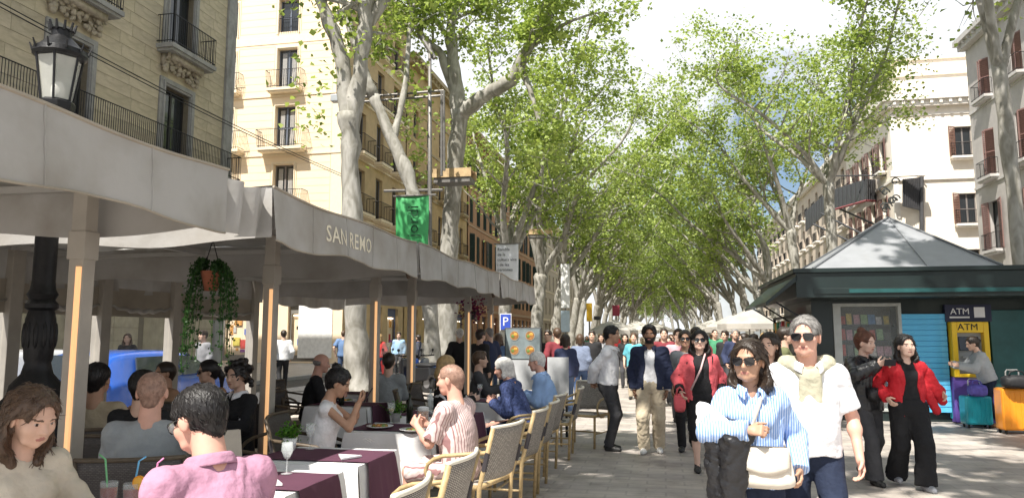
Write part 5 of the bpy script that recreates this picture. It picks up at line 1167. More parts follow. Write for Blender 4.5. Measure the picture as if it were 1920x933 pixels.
# ------------------------------------------------------------------ people : smooth distance fields meshed by surface nets
def V(*a): return np.array(a, float)
def nrm(v): v = np.asarray(v, float); return v / (np.linalg.norm(v) + 1e-9)
def rot(ax, deg):
    return np.array(Matrix.Rotation(R(deg), 3, ax))
def cap(a, b, ra, rb, flat=None, cuts=()):
    a = np.asarray(a, float); b = np.asarray(b, float); ba = b - a; L2 = max(ba @ ba, 1e-9); m = max(ra, rb) * (max(1, flat[1]) if flat else 1)
    def f(X, Y, Z):
        x, y, z = X - a[0], Y - a[1], Z - a[2]
        if flat:
            n, s = flat; q = (x * n[0] + y * n[1] + z * n[2]) * (1 / s - 1); x = x + n[0] * q; y = y + n[1] * q; z = z + n[2] * q
        t = np.clip((x * ba[0] + y * ba[1] + z * ba[2]) / L2, 0, 1)
        d = np.sqrt((x - ba[0] * t) ** 2 + (y - ba[1] * t) ** 2 + (z - ba[2] * t) ** 2) - (ra + (rb - ra) * t)
        for c, n in cuts: d = np.maximum(d, (X - c[0]) * n[0] + (Y - c[1]) * n[1] + (Z - c[2]) * n[2])
        return d
    return np.minimum(a, b) - m, np.maximum(a, b) + m, f
def ell(c, r, M=None, cuts=()):
    c = np.asarray(c, float); r = np.asarray(r, float); M = np.eye(3) if M is None else M; m = r.max()
    def f(X, Y, Z):
        x, y, z = X - c[0], Y - c[1], Z - c[2]
        p = [x * M[0, i] + y * M[1, i] + z * M[2, i] for i in range(3)]
        k0 = np.sqrt(sum((p[i] / r[i]) ** 2 for i in range(3))); k1 = np.sqrt(sum((p[i] / r[i] ** 2) ** 2 for i in range(3))) + 1e-6
        d = k0 * (k0 - 1) / k1
        for cc, n in cuts: d = np.maximum(d, (X - cc[0]) * n[0] + (Y - cc[1]) * n[1] + (Z - cc[2]) * n[2])
        return d
    return c - m, c + m, f
_E = [(0, 1), (2, 3), (4, 5), (6, 7), (0, 2), (1, 3), (4, 6), (5, 7), (0, 4), (1, 5), (2, 6), (3, 7)]
_O = np.array([(i >> 2 & 1, i >> 1 & 1, i & 1) for i in range(8)])
def snets(d, o, h):
    s = d < 0; S = np.array(d.shape)
    c = np.zeros(S - 1, np.int8)
    for q in _O: c += s[q[0]:S[0] - 1 + q[0], q[1]:S[1] - 1 + q[1], q[2]:S[2] - 1 + q[2]]
    act = (c > 0) & (c < 8); I = np.argwhere(act); n = len(I)
    if n == 0: return np.zeros((0, 3)), np.zeros((0, 4), int)
    val = np.stack([d[I[:, 0] + q[0], I[:, 1] + q[1], I[:, 2] + q[2]] for q in _O], 1)
    P = np.zeros((n, 3)); W_ = np.zeros(n)
    for a, b in _E:
        va, vb = val[:, a], val[:, b]; m = (va < 0) != (vb < 0); t = np.where(m, va / np.where(m, va - vb, 1), 0)
        P += m[:, None] * (_O[a] + (_O[b] - _O[a]) * t[:, None]); W_ += m
    P = (P / W_[:, None] + I) * h + o
    idx = -np.ones(act.shape, np.int64); idx[act] = np.arange(n); Fs = []
    for ax in range(3):
        u, w = (ax + 1) % 3, (ax + 2) % 3
        sl0 = [slice(1, -1)] * 3; sl1 = [slice(1, -1)] * 3; sl0[ax] = slice(0, -1); sl1[ax] = slice(1, None)
        a, b = s[tuple(sl0)], s[tuple(sl1)]; K_ = np.argwhere(a != b)
        if not len(K_): continue
        fl = a[K_[:, 0], K_[:, 1], K_[:, 2]]
        K_[:, u] += 1; K_[:, w] += 1
        def g(du, dw): k = K_.copy(); k[:, u] -= du; k[:, w] -= dw; return idx[k[:, 0], k[:, 1], k[:, 2]]
        Q = np.stack([g(1, 1), g(0, 1), g(0, 0), g(1, 0)], 1)
        Q[~fl] = Q[~fl][:, ::-1]; Fs.append(Q)
    return P, np.concatenate(Fs)
def field(prims, h, fold=None, cuts=(), sub=(), post=None):
    """prims: list of (prim, k). -> verts, quads"""
    lo = np.min([p[0][0] for p in prims], 0) - 3 * h; hi = np.max([p[0][1] for p in prims], 0) + 3 * h
    n = np.ceil((hi - lo) / h).astype(int) + 1
    ax = [(lo[i] + np.arange(n[i]) * h).astype(np.float32) for i in range(3)]
    d = np.full(n, .3, np.float32)
    def region(l, u, m):
        return tuple(slice(max(0, int((l[i] - m - lo[i]) / h)), min(n[i], int((u[i] + m - lo[i]) / h) + 2)) for i in range(3))
    def co(s): return ax[0][s[0]][:, None, None], ax[1][s[1]][None, :, None], ax[2][s[2]][None, None, :]
    for (l, u, f), k in prims:
        s = region(l, u, k + 2.5 * h); v = f(*co(s)); a = d[s]
        hh = np.clip(.5 + .5 * (v - a) / k, 0, 1); d[s] = v + (a - v) * hh - k * hh * (1 - hh)
    for (l, u, f), k in sub:
        s = region(l, u, k + 2.5 * h); v = -f(*co(s)); a = d[s]
        hh = np.clip(.5 - .5 * (v - a) / k, 0, 1); d[s] = v + (a - v) * hh + k * hh * (1 - hh)
    if fold:
        amp, fr, seed = fold[:3]; an = fold[3] if len(fold) > 3 else (1, 1, 1); rs = np.random.RandomState(seed)
        m = np.argwhere(np.abs(d) < amp * 1.5 + 2 * h); p = np.stack([ax[i][m[:, i]] for i in range(3)], 1)
        e = np.zeros(len(p))
        for j in range(5):
            k = rs.normal(size=3) * np.array(an); k = k / np.linalg.norm(k / np.array(an)) * fr * (1 + .5 * j); k2 = rs.normal(size=3) * fr * .6
            q_ = np.sin(p @ k + rs.rand() * 6 + 1.8 * np.sin(p @ k2 + rs.rand() * 6)); e += (q_ if j % 2 else 1 - 2.2 * np.abs(q_) ** .8) / (1 + .5 * j)
        d[m[:, 0], m[:, 1], m[:, 2]] += (amp * e / 2.2).astype(np.float32)
    for c, nn in cuts: d = np.maximum(d, ((ax[0] - c[0]) * nn[0])[:, None, None] + ((ax[1] - c[1]) * nn[1])[None, :, None] + ((ax[2] - c[2]) * nn[2])[None, None, :])
    if post is not None: d = post(d, *co((slice(None),) * 3))
    return snets(d, lo, h)
def np_mesh(name, P, Q, mats, mi=None):
    me = bpy.data.meshes.new(name); n, m = len(P), len(Q)
    me.vertices.add(n); me.vertices.foreach_set('co', P.astype(np.float32).ravel()); me.loops.add(4 * m); me.loops.foreach_set('vertex_index', Q.astype(np.int32).ravel())
    me.polygons.add(m); me.polygons.foreach_set('loop_start', np.arange(0, 4 * m, 4, dtype=np.int32)); me.polygons.foreach_set('loop_total', np.full(m, 4, dtype=np.int32))
    for k in mats: me.materials.append(k)
    if mi is not None: me.polygons.foreach_set('material_index', mi.astype(np.int32))
    me.update(calc_edges=True); me.polygons.foreach_set('use_smooth', np.ones(m, bool)); return me
def ik(a, t, l1, l2, pole):
    d = t - a; L_ = np.linalg.norm(d); D = d / L_; L_ = min(L_, (l1 + l2) * .998); L_ = max(L_, abs(l1 - l2) * 1.02 + .02)
    x = (l1 * l1 - l2 * l2 + L_ * L_) / (2 * L_); hh = math.sqrt(max(0, l1 * l1 - x * x)); p = nrm(pole - D * (pole @ D))
    return a + D * x + p * hh, a + D * L_
SK = {'light': (.62, .40, .30), 'fair': (.70, .47, .37), 'tan': (.46, .27, .18), 'brown': (.24, .125, .075), 'pink': (.66, .37, .28)}
def skinm(k): return mat('skin_' + k, SK[k], .5, .08, 14, spec=.35)
def hexm(nm, c, rough=.85, var=.12, scale=8, **k): return mat(nm, c, rough, var, scale, **dict(dict(bump=.45, bscale=26, spec=.25), **k))
HAIR = {'black': (.012, .01, .01), 'dark': (.03, .02, .014), 'brown': (.085, .05, .03), 'blond': (.38, .25, .11), 'grey': (.22, .21, .2), 'white': (.62, .6, .57), 'auburn': (.12, .045, .025), 'stubble': (.33, .2, .15)}
def hairm(k):
    if 'hair_' + k in MATS: return MATS['hair_' + k]
    m = mat('hair_' + k, HAIR[k], .4, .3, 30, spec=.45); n = m.node_tree.nodes; l = m.node_tree.links.new; b = n['Principled BSDF']
    t = n.new('ShaderNodeTexCoord'); mp = n.new('ShaderNodeMapping'); mp.inputs['Scale'].default_value = (160, 160, 14); z = n.new('ShaderNodeTexNoise'); z.inputs['Scale'].default_value = 1; z.inputs['Detail'].default_value = 3
    bu = n.new('ShaderNodeBump'); bu.inputs['Strength'].default_value = .7; bu.inputs['Distance'].default_value = .006
    l(t.outputs['Object'], mp.inputs[0]); l(mp.outputs[0], z.inputs['Vector']); l(z.outputs['Fac'], bu.inputs['Height']); l(bu.outputs[0], b.inputs['Normal']); return m
lipm = mat('lips', (.40, .17, .14), .45, 0); eyew = mat('eye_white', (.42, .38, .35), .3, 0); eyed = mat('eye_dark', (.03, .02, .015), .2, 0); lens = mat('sunglass_lens', (.01, .01, .012), .08, 0, spec=.8)
def hand_prims(Wp, D, N, s, curl, sc=1., grip=0., thumb=.5):
    """Wp wrist, D finger direction, N palm normal (side the fingers curl to), s side"""
    D = nrm(D); N = nrm(N - D * (N @ D)); Bv = np.cross(D, N) * s    # towards thumb
    o = []; L_ = .088 * sc
    for i, (off, ln) in enumerate(((.030, .072), (.010, .080), (-.010, .074), (-.029, .058))):
        k0 = Wp + D * .012 + Bv * off * .6 * sc; k1 = Wp + D * L_ + Bv * off * sc
        o.append((cap(k0, k1, .0135 * sc, .0115 * sc), .012))
        p = k1; ang = 0; seg = [ln * .45 * sc, ln * .32 * sc, ln * .26 * sc]; rr = .0088 * sc
        for j, sl in enumerate(seg):
            ang += R(curl * (.75 + .12 * i) * (1, 1.15, .8)[j]); d = D * math.cos(ang) + N * math.sin(ang); q_ = p + d * sl; o.append((cap(p, q_, rr, rr * .92), .004)); p = q_; rr *= .93
    t0 = Wp + D * .028 * sc + Bv * .026 * sc; t1 = t0 + (Bv * .75 + D * .6 + N * .35 * thumb * 2) * .036 * sc; td = nrm(D * .95 + Bv * .25 + N * thumb); t2 = t1 + td * .03 * sc; t3 = t2 + nrm(td + N * .3 * thumb) * .024 * sc
    o += [(cap(t0, t1, .014 * sc, .0115 * sc), .01), (cap(t1, t2, .0105 * sc, .0095 * sc), .004), (cap(t2, t3, .0095 * sc, .008 * sc), .004)]
    return o
def person(label, at, face, H=1.7, w=1., fem=False, skin='light', top=None, inner=None, bottom=None, shoes=(.03, .03, .03), hair=('short', 'dark'), lean=0., side=0., twist=0.,
           arms=(None, None), feet=None, seat=None, head=(0, 0), glasses=None, beard=None, belly=0., res=(.0075, .0125), group=None, scarf=None, seed=1, merged=False, hands=True, nm='person', curls=(28, 28), hdir=(None, None)):
    """at: world (x,y); face: heading in degrees (0 = +Y, 90 = -X, 180 = towards the viewpoint). arms/feet: targets in local metres (right, left)"""
    parts = []      # (name, P, Q, mats, mi)
    hv, bv = res; hz = seat if seat is not None else .525 * H
    Pv = V(0, 0, hz); Rt = rot('Z', twist) @ rot('X', -lean) @ rot('Y', side)
    up = Rt @ V(0, 0, 1); fw = Rt @ V(0, 1, 0); rt = Rt @ V(1, 0, 0)
    sh = (.090 if fem else .102) * H * (.6 + .4 * w)
    C = Pv + up * .185 * H; N = Pv + up * .295 * H - fw * .005 * H
    S = {s: Pv + up * .268 * H + rt * s * sh - fw * .004 * H for s in (1, -1)}
    Rh = rot('Z', twist + head[0]) @ rot('X', head[1]); hs = 1.07 * (H / 1.7) ** .6
    Hc = N + up * .047 * H + fw * .012 * H + Rh @ V(0, .012, .092) * hs
    hp = lambda x, y, z: Hc + Rh @ (V(x, y, z) * hs)
    E = {}; Wr = {}
    for i, s in enumerate((1, -1)):
        t = arms[i]; pole = V(s * .6, -1, -.5)
        if t is None: t = S[s] + V(s * .04, .03, -.305 * H) + fw * .02
        elif len(t) > 3: pole = V(*t[3:6]); t = V(*t[:3])
        E[s], Wr[s] = ik(S[s], V(*t[:3]), .172 * H, .15 * H, pole)
    Hj = {s: Pv + V(s * .05 * H, 0, -.01 * H) for s in (1, -1)}; Kn = {}; An = {}
    for i, s in enumerate((1, -1)):
        if feet is None: t = V(s * .065 * H, .0, .045 * H) if seat is None else V(s * .09, .42, .045 * H)
        else: t = V(*feet[i][:3])
        pole = V(s * .12, 1, .25 if seat is not None else 0); Kn[s], An[s] = ik(Hj[s], t, .245 * H, .245 * H, pole)
    g = .0
    # --- head
    hpr = [(ell(hp(0, -.012, .028), V(.074, .094, .083) * hs, Rh), .02), (ell(hp(0, .02, -.035), V(.060, .068, .07) * hs, Rh), .03), (cap(hp(0, .058, -.088), hp(0, .062, -.09), .022 * hs, .02 * hs), .03), (cap(hp(-.036, .05, -.075), hp(.036, .05, -.075), .02 * hs, .02 * hs), .02),
           (cap(hp(0, .078, .012), hp(0, .1, -.026), .008 * hs, .0125 * hs), .012), (cap(hp(-.011, .088, -.03), hp(.011, .088, -.03), .009 * hs, .009 * hs), .006), (cap(hp(-.034, .076, .025), hp(.034, .076, .025), .010 * hs, .010 * hs), .014),
           (ell(hp(-.043, .055, -.025), V(.022, .022, .026) * hs, Rh), .03), (ell(hp(.043, .055, -.025), V(.022, .022, .026) * hs, Rh), .03), (cap(hp(-.017, .081, -.055), hp(.017, .081, -.055), .0065 * hs, .0065 * hs), .008), (cap(hp(-.013, .08, -.065), hp(.013, .08, -.065), .007 * hs, .007 * hs), .008),
           (ell(hp(-.076, -.004, -.008), V(.010, .02, .033) * hs, Rh @ rot('Z', 20)), .008), (ell(hp(.076, -.004, -.008), V(.010, .02, .033) * hs, Rh @ rot('Z', -20)), .008),
           (cap(hp(0, -.022, -.045), N - up * .02 * H, .050 * hs * (.88 if fem else 1.08), (.052 if fem else .062) * hs), .02), (cap(N - up * .02 * H, C + up * .07 * H, .06 * hs, .05), .03)]
    P, Q = field(hpr, hv, sub=[(ell(hp(sx * .033, .094, .004), V(.017, .012, .0095) * hs, Rh), .008) for sx in (-1, 1)])
    fc = P[Q].mean(1); lc = (fc - Hc) @ Rh / hs; mi = np.zeros(len(Q), int)
    ax_ = np.abs(lc[:, 0]); fr = lc[:, 1] > .055
    mi[fr & ((lc[:, 0] / .022) ** 2 + ((lc[:, 2] + .0605) / .0085) ** 2 < 1)] = 1
    ex = (ax_ - .033); mi[fr & ((ex / .012) ** 2 + ((lc[:, 2] - .004) / .0045) ** 2 < 1)] = 2; mi[fr & ((ex / .0055) ** 2 + ((lc[:, 2] - .004) / .0052) ** 2 < 1)] = 3
    mi[fr & (np.abs(ex) < .019) & (np.abs(lc[:, 2] - .0245 + ex * ex * 12) < .0042)] = 4
    if beard: mi[(lc[:, 2] < -.028 - .0 * lc[:, 1]) & (lc[:, 2] > -.115) & (lc[:, 1] > -.005) & (mi != 1) & ~((ax_ < .014) & (lc[:, 2] > -.042)) & ((ax_ > .045) | (lc[:, 2] < -.042)) & (lc[:, 2] < -.03 - .4 * (.06 - ax_).clip(0) * 0)] = 4
    sm_ = skinm(skin); hm_ = hairm(hair[1]); body = [(P, Q, mi)]
    # --- rest of skin
    sl = (top or {}).get('sleeve', 1.); pr = [(cap(C - up * .1 * H, C + up * .0 * H, .06 * H, .068 * H, (fw, .72)), .03), (cap(Pv - V(0, 0, .02), C - up * .08 * H, .07 * H, .06 * H, (fw, .75)), .03), (cap(S[-1] - up * .012 * H, S[1] - up * .012 * H, .027 * H, .027 * H), .03)]
    ft = .88 if fem else 1.
    for s in (1, -1):
        pr += [(cap(S[s], E[s], .027 * H * ft, .0225 * H * ft), .02), (cap(E[s], Wr[s], .0225 * H * ft, .0150 * H * ft), .015), (ell(E[s] * .7 + Wr[s] * .3, V(1, 1, 1) * .0245 * H * ft), .03)]
        pr += [(cap(Hj[s], Kn[s], .048 * H, .031 * H), .03), (cap(Kn[s], An[s], .030 * H, .020 * H), .02), (cap(Kn[s] * .7 + An[s] * .3 + V(0, -.012, 0), Kn[s] * .5 + An[s] * .5 + V(0, -.008, 0), .029 * H, .025 * H), .03), (cap(An[s] + V(0, -.01, -.015), An[s] + V(0, .1, -.04), .025, .022), .02)]
    P, Q = field(pr, bv); body.append((P, Q, np.zeros(len(Q), int)))
    if hands:
        for i, s in enumerate((1, -1)):
            D = nrm(Wr[s] - E[s]) if hdir[i] is None else nrm(V(*hdir[i][:3])); Nn = V(-s, .15, 0) if hdir[i] is None or len(hdir[i]) < 4 else V(*hdir[i][3:6])
            q_ = hand_prims(Wr[s], D, Nn, s, curls[i], H / 1.72 * (.93 if fem else 1)); q_.append((cap(E[s] * .4 + Wr[s] * .6, Wr[s] + D * .02, .0185 * H * ft, .0145 * H * ft), .01))
            P, Q = field(q_, min(hv, .0062) if bv < .016 else .009); body.append((P, Q, np.zeros(len(Q), int)))
    P = []; Q = []; mi = []; o = 0
    for a, b, c in body: P.append(a); Q.append(b + o); mi.append(c); o += len(a)
    parts.append(('body', np.concatenate(P), np.concatenate(Q), [sm_, lipm, eyew, eyed, hm_], np.concatenate(mi)))
    # --- garments
    COLL = []
    def topg(spec, gx=0., sd=0):
        g = spec.get('loose', .012) + gx; k = []; hem = spec.get('hem', -.03) * H; sl = spec.get('sleeve', 1.)
        tr = .098 * H * w; br = (.094 if not fem else .09) * H * w
        k += [(cap(C - up * .05 * H, C - up * .003 * H, tr * .96 + g, tr * .88 + g, (fw, .70)), .04), (cap(Pv + up * (min(hem, 0) * .6), C - up * .03 * H, br + .008 + g * 1.3, tr * .93 + g, (fw, .74 + belly * .2)), .05), (cap(S[-1] - up * .016 * H, S[1] - up * .016 * H, .026 * H + g * .7, .026 * H + g * .7), .05)]
        for s in (1, -1): k += [(cap(N - up * .016 * H, S[s] - up * .008 * H, .021 * H + g * .5, .024 * H + g * .6), .05)]
        if belly: k += [(ell(Pv + up * .08 * H + fw * (.03 + .05 * belly), V(.085 * w * H, .05 * H + .05 * belly, .085 * H)), .06)]
        if fem and not spec.get('flatc'):
            for s in (1, -1): k += [(ell(C + up * .012 * H + fw * .052 * H + rt * s * .038 * H, V(.036, .034, .038) * H + g * .5), .05)]
        for s in (1, -1):
            if sl <= 0: continue
            full = sl >= .98; g2 = g * spec.get('sl', 1.)
            if sl > .52:
                t = (sl - .5) / .5; e = E[s] + (Wr[s] - E[s]) * min(1, t); dn = nrm(Wr[s] - E[s]); k += [(cap(S[s] - up * .008 * H, E[s], .026 * H * ft + g2 * .75, .027 * H * ft + g2), .05), (cap(E[s], e, .028 * H * ft + g2, .021 * H * ft + g2 * 1.15, cuts=[(e, dn)]), .018)]
            else:
                t = sl / .5; e = S[s] + (E[s] - S[s]) * t; dn = nrm(E[s] - S[s]); k += [(cap(S[s], e, .027 * H * ft + g2 * .7, .031 * H * ft + g2, cuts=[(e, dn)]), .05)]
        cuts = []
        hc = Pv + up * hem; sub = [(cap(N - up * .03 * H, hp(0, 0, .03), .046 * hs, .064 * hs), .006)]
        if spec.get('vneck'): sub.append((cap(N + fw * .05 * H - up * spec['vneck'] * H, N + fw * .06 * H + up * .03, .012, .05), .01))
        op = spec.get('open', 0)
        def post(d, X, Y, Z):
            q_ = (X - hc[0]) * -up[0] + (Y - hc[1]) * -up[1] + (Z - hc[2]) * -up[2]; q_ = q_ + .008 * np.sin(X * 23 + Y * 17)
            # hem cut only near the trunk
            r_ = np.sqrt((X - hc[0]) ** 2 + (Y - hc[1]) ** 2); d = np.where(r_ < .24 * H / 1.7 * (.6 + .4 * w) + .06, np.maximum(d, q_), d) if seat is None else np.maximum(d, np.where((Z < hc[2]) & (Y > -.25) & (r_ < .3), q_, -1))
            if op:
                lx_ = (X - Pv[0]) * rt[0] + (Y - Pv[1]) * rt[1] + (Z - Pv[2]) * rt[2]; ly_ = (X - Pv[0]) * fw[0] + (Y - Pv[1]) * fw[1] + (Z - Pv[2]) * fw[2]
                lz_ = (Z - Pv[2]) / (.29 * H)
                sl_ = np.maximum(np.abs(lx_) - (op * (1 - .35 * lz_) + .01 * np.sin(lz_ * 9)), .0 - ly_); d = np.maximum(d, -sl_)
            return d
        P, Q = field(k, bv, (spec.get('fold', .006), spec.get('freq', 34), seed + sd, (1, 1, .75)), (), sub, post)
        if spec.get('collar'): COLL.append((spec['m'], spec.get('loose', .01)))
        return P, Q
    if inner: P, Q = topg(inner, 0, 5); parts.append((inner.get('name', 'shirt'), P, Q, [inner['m']], None))
    if top: P, Q = topg(top, 0); parts.append((top.get('name', 'shirt'), P, Q, [top['m']], None))
    if bottom:
        g = bottom.get('loose', .01); kd = bottom.get('kind', 'trousers'); ln = bottom.get('len', 1.); k = [(cap(Pv + up * .035 * H, Pv - V(0, 0, .0), .084 * H * w + g, .088 * H * w + g, (fw, .74)), .03), (ell(Pv - V(0, 0, .015 * H), V(.092 * H * w + g, .072 * H + g, .075 * H)), .04)]
        if seat is None and fem: k.append((ell(Pv - V(0, .035, .03 * H), V(.08 * H, .05 * H, .06 * H)), .04))
        for s in (1, -1):
            if kd == 'skirt': continue
            cu = bottom.get('cuff', .0); e = Kn[s] + (An[s] - Kn[s]) * min(1, (ln - .5) * 2) if ln > .5 else Hj[s] + (Kn[s] - Hj[s]) * ln * 2
            if ln > .5: k += [(cap(Hj[s], Kn[s], .050 * H * (.5 + .5 * w) + g, .034 * H + g), .025), (cap(Kn[s], e + nrm(An[s] - Kn[s]) * .02, .034 * H + g, .027 * H + g + cu, cuts=[(e + nrm(An[s] - Kn[s]) * .015, nrm(An[s] - Kn[s]))]), .02)]
            else: k += [(cap(Hj[s], e, .052 * H + g, .042 * H + g, cuts=[(e, nrm(Kn[s] - Hj[s]))]), .025)]
        if kd == 'skirt': k += [(cap(Pv, Pv - V(0, 0, .3 * H * ln), .085 * H + g, .1 * H + g, (fw, .8)), .03)]
        P, Q = field(k, bv, (bottom.get('fold', .005), 30, seed + 9, (1, 1, .8)), [(Pv + up * .055 * H, up)]); parts.append((bottom.get('name', kd if kd == 'skirt' else 'trousers'), P, Q, [bottom['m']], None))
    if shoes is not None:
        for i, s in enumerate((1, -1)):
            a = An[s]; yw = R(feet[i][3]) if feet and len(feet[i]) > 3 else -s * R(8); pt = R(feet[i][4]) if feet and len(feet[i]) > 4 else 0
            D = V(math.sin(-yw) * -1 if False else -math.sin(yw), math.cos(yw), 0); D = nrm(D * math.cos(pt) + V(0, 0, math.sin(pt))); U_ = nrm(V(0, 0, 1) - D * D[2]); z = -.045 * H + .032
            he = a - D * .035 + U_ * z; to = a + D * .15 * (H / 1.7) + U_ * (z - .004); bs = a + U_ * (-.045 * H + .002)
            P, Q = field([(cap(he, a + D * .08 + U_ * z, .034, .040), .02), (cap(a + D * .07 + U_ * z, to, .040, .030), .02), (cap(a + U_ * .01, he + D * .02, .035, .034), .02)], .008 if bv < .016 else .014, None, [(bs, -U_)]); parts.append(('shoe', P, Q, [shoes if not isinstance(shoes, tuple) else mat('shoe_%d_%d_%d' % tuple(int(c * 255) for c in shoes), shoes, .5)], None))
    # --- hair
    st = hair[0]; hk = []; hsub = []
    hv2 = hv if st != 'x' else hv
    if st not in ('bald', 'none'):
        t = {'buzz': .002, 'short': .011, 'swept': .016}.get(st, .013)
        hk = [(ell(hp(0, -.014, .03), V(.076 + t, .097 + t, .084 + t * 1.2) * hs, Rh), .015), (cap(hp(0, -.06, -.0), hp(0, -.055, -.05), .052 * hs, .044 * hs), .03)]
        hl = .062 if st in ('buzz', 'short', 'swept') else .055
        hsub = [(ell(hp(0, .098, -.012), V(.069, .066, .1) * hs, Rh), .012), (ell(hp(.075, .03, -.03), V(.03, .045, .045) * hs, Rh), .01), (ell(hp(-.075, .03, -.03), V(.03, .045, .045) * hs, Rh), .01), (ell(hp(0, .075, -.09), V(.12, .1, .07) * hs, Rh), .01)]
        if st in ('short', 'buzz', 'swept'): hsub += [(ell(hp(sx * .085, .0, -.035), V(.02, .05, .05) * hs, Rh), .008) for sx in (-1, 1)]
        if st == 'swept': hk.append((cap(hp(-.04, .05, .1), hp(.035, .055, .1), .022 * hs, .02 * hs), .03))
        if st == 'long':
            L2 = hair[2] if len(hair) > 2 else .3
            for sx in (-1, 1):
                hk += [(cap(hp(sx * .072, -.005, .03), hp(sx * .085, .0, -.12), .028 * hs, .034 * hs), .03), (cap(hp(sx * .085, .0, -.12), S[sx] * .35 + N * .65 + fw * .055 * (1 if len(hair) < 4 else hair[3]) + up * (.02 - L2 * .45), .034, .022), .04)]
            hk += [(cap(hp(0, -.07, .02), hp(0, -.085, -.12), .06 * hs, .065 * hs, None), .04), (cap(hp(0, -.085, -.12), N - fw * .075 - up * (L2 * .6), .062, .04, (fw, .6)), .04)]
        if st == 'bob':
            for sx in (-1, 1): hk += [(cap(hp(sx * .07, -.005, .03), hp(sx * .078, .01, -.085), .027 * hs, .03 * hs), .03)]
            hk += [(cap(hp(0, -.06, .02), hp(0, -.06, -.08), .06 * hs, .062 * hs), .04)]
        if st == 'curly':
            rs = np.random.RandomState(seed)
            for j in range(46):
                a = rs.uniform(-2.6, 2.6); z_ = rs.uniform(-.12, .12); rr = (.085 + .02 * rs.rand()) * (1 if z_ < .06 else .75); hk.append((ell(hp(rr * math.sin(a) * 1.0, -.02 - rr * math.cos(a), z_ + .02), V(1, 1, 1) * rs.uniform(.018, .032), None), .012))
        if st == 'bun': hk += [(ell(hp(0, -.055, .125) if len(hair) < 3 else hp(*hair[2]), V(.042, .042, .036) * hs, Rh), .01)]
        if st == 'pony': hk += [(cap(hp(0, -.1, .04), hp(0, -.14, -.06), .026, .03), .02), (cap(hp(0, -.14, -.06), hp(0, -.13, -.2), .03, .012), .02)]
        am = {'buzz': .0008, 'short': .0018, 'swept': .0035, 'curly': .005}.get(st, .003)
        P, Q = field(hk, hv, (am, 95 if st != 'curly' else 130, seed + 3, (1, 1, .25 if st not in ('curly', 'buzz') else 1)), (), hsub)
        parts.append(('hair', P, Q, [hm_], None))
    elif st == 'bald' and len(hair) > 2:
        P, Q = field([(ell(hp(0, -.02, -.0), V(.079, .092, .05) * hs, Rh), .01)], hv, (.002, 80, 3), (), [(ell(hp(0, .09, .0), V(.1, .1, .2) * hs, Rh), .01), (ell(hp(0, -.0, .08), V(.1, .12, .06) * hs, Rh), .01)]); parts.append(('hair', P, Q, [hm_], None))
    if scarf:
        m_ = scarf; k = []
        for s in (1, -1): k += [(cap(N - fw * .075 + up * .01, S[s] - rt * s * .035 * H + up * .055, .045, .055), .03), (cap(S[s] - rt * s * .03 * H + up * .05, S[s] + rt * s * .012 * H - fw * .05 - up * .06 * H, .045, .04, None), .03), (cap(S[s] - rt * s * .05 * H + up * .045, N + fw * .1 - up * .05 + rt * s * .03, .038, .036), .03)]
        k += [(ell(N + fw * .115 - up * .065, V(.045, .035, .04)), .02), (cap(N + fw * .12 - up * .08 - rt * .02, N + fw * .15 - up * .34 - rt * .03, .042, .045, (fw, .6)), .02), (cap(N + fw * .12 - up * .08 + rt * .03, N + fw * .145 - up * .29 + rt * .055, .036, .036, (fw, .6)), .02), (cap(S[1] - fw * .05, C - fw * .1 - up * .05, .05, .06, (fw, .5)), .04), (cap(S[-1] - fw * .05, C - fw * .1 - up * .05, .05, .06, (fw, .5)), .04)]
        P, Q = field(k, bv, (.005, 45, 4, (1, 1, .5)), (), [(cap(N - up * .03 * H, hp(0, 0, .03), .046 * hs, .064 * hs), .006)]); parts.append(('knotted_sweater', P, Q, [m_], None))
    if merged: return parts
    STR = []
    if st not in ('bald', 'none') and hv < .0085 and st != 'curly':
        hn = [p_ for p_ in parts if p_[0] == 'hair'][0]; Pz, Qz = hn[1], hn[2]; rs = np.random.RandomState(seed + 40); tri = Pz[Qz]; nn = np.cross(tri[:, 2] - tri[:, 0], tri[:, 3] - tri[:, 1]); nn /= np.linalg.norm(nn, axis=1)[:, None] + 1e-9; cc_ = tri.mean(1)
        if ((cc_ - Hc) * nn).sum() < 0: nn = -nn
        mb = MB(); ns = 700; ln = {'buzz': .004, 'short': .011, 'swept': .014, 'bun': .009, 'pony': .01}.get(st, .016)
        for i in rs.choice(len(cc_), min(ns, len(cc_)), False):
            n_ = nn[i]; loc_h = (cc_[i] - Hc) @ Rh
            fl_ = (Rh @ V(loc_h[0] * 4, (-1.2 if st in ('bun', 'pony') else -.5) if loc_h[2] > .02 else -.15, -1.0 if st not in ('bun', 'pony') else .15)) + rs.normal(size=3) * .28
            t_ = nrm(fl_ - n_ * (fl_ @ n_)); a = cc_[i] - n_ * .001; mb.tube([a, a + t_ * ln + n_ * .0022, a + t_ * ln * 2 + n_ * .0012, a + t_ * ln * 2.7 - n_ * .0015], [.0016, .0019, .0016, .0006], 3, caps=False)
        STR.append(mb)
    root = thing(nm, label, 'person', (at[0], at[1], 0), R(face), group)
    for nme, P, Q, ms, mi in parts: ob(nme, np_mesh(nme, P, Q, ms, mi), root)
    for mb in STR: mb.build('hair_strands', hm_, root, True)
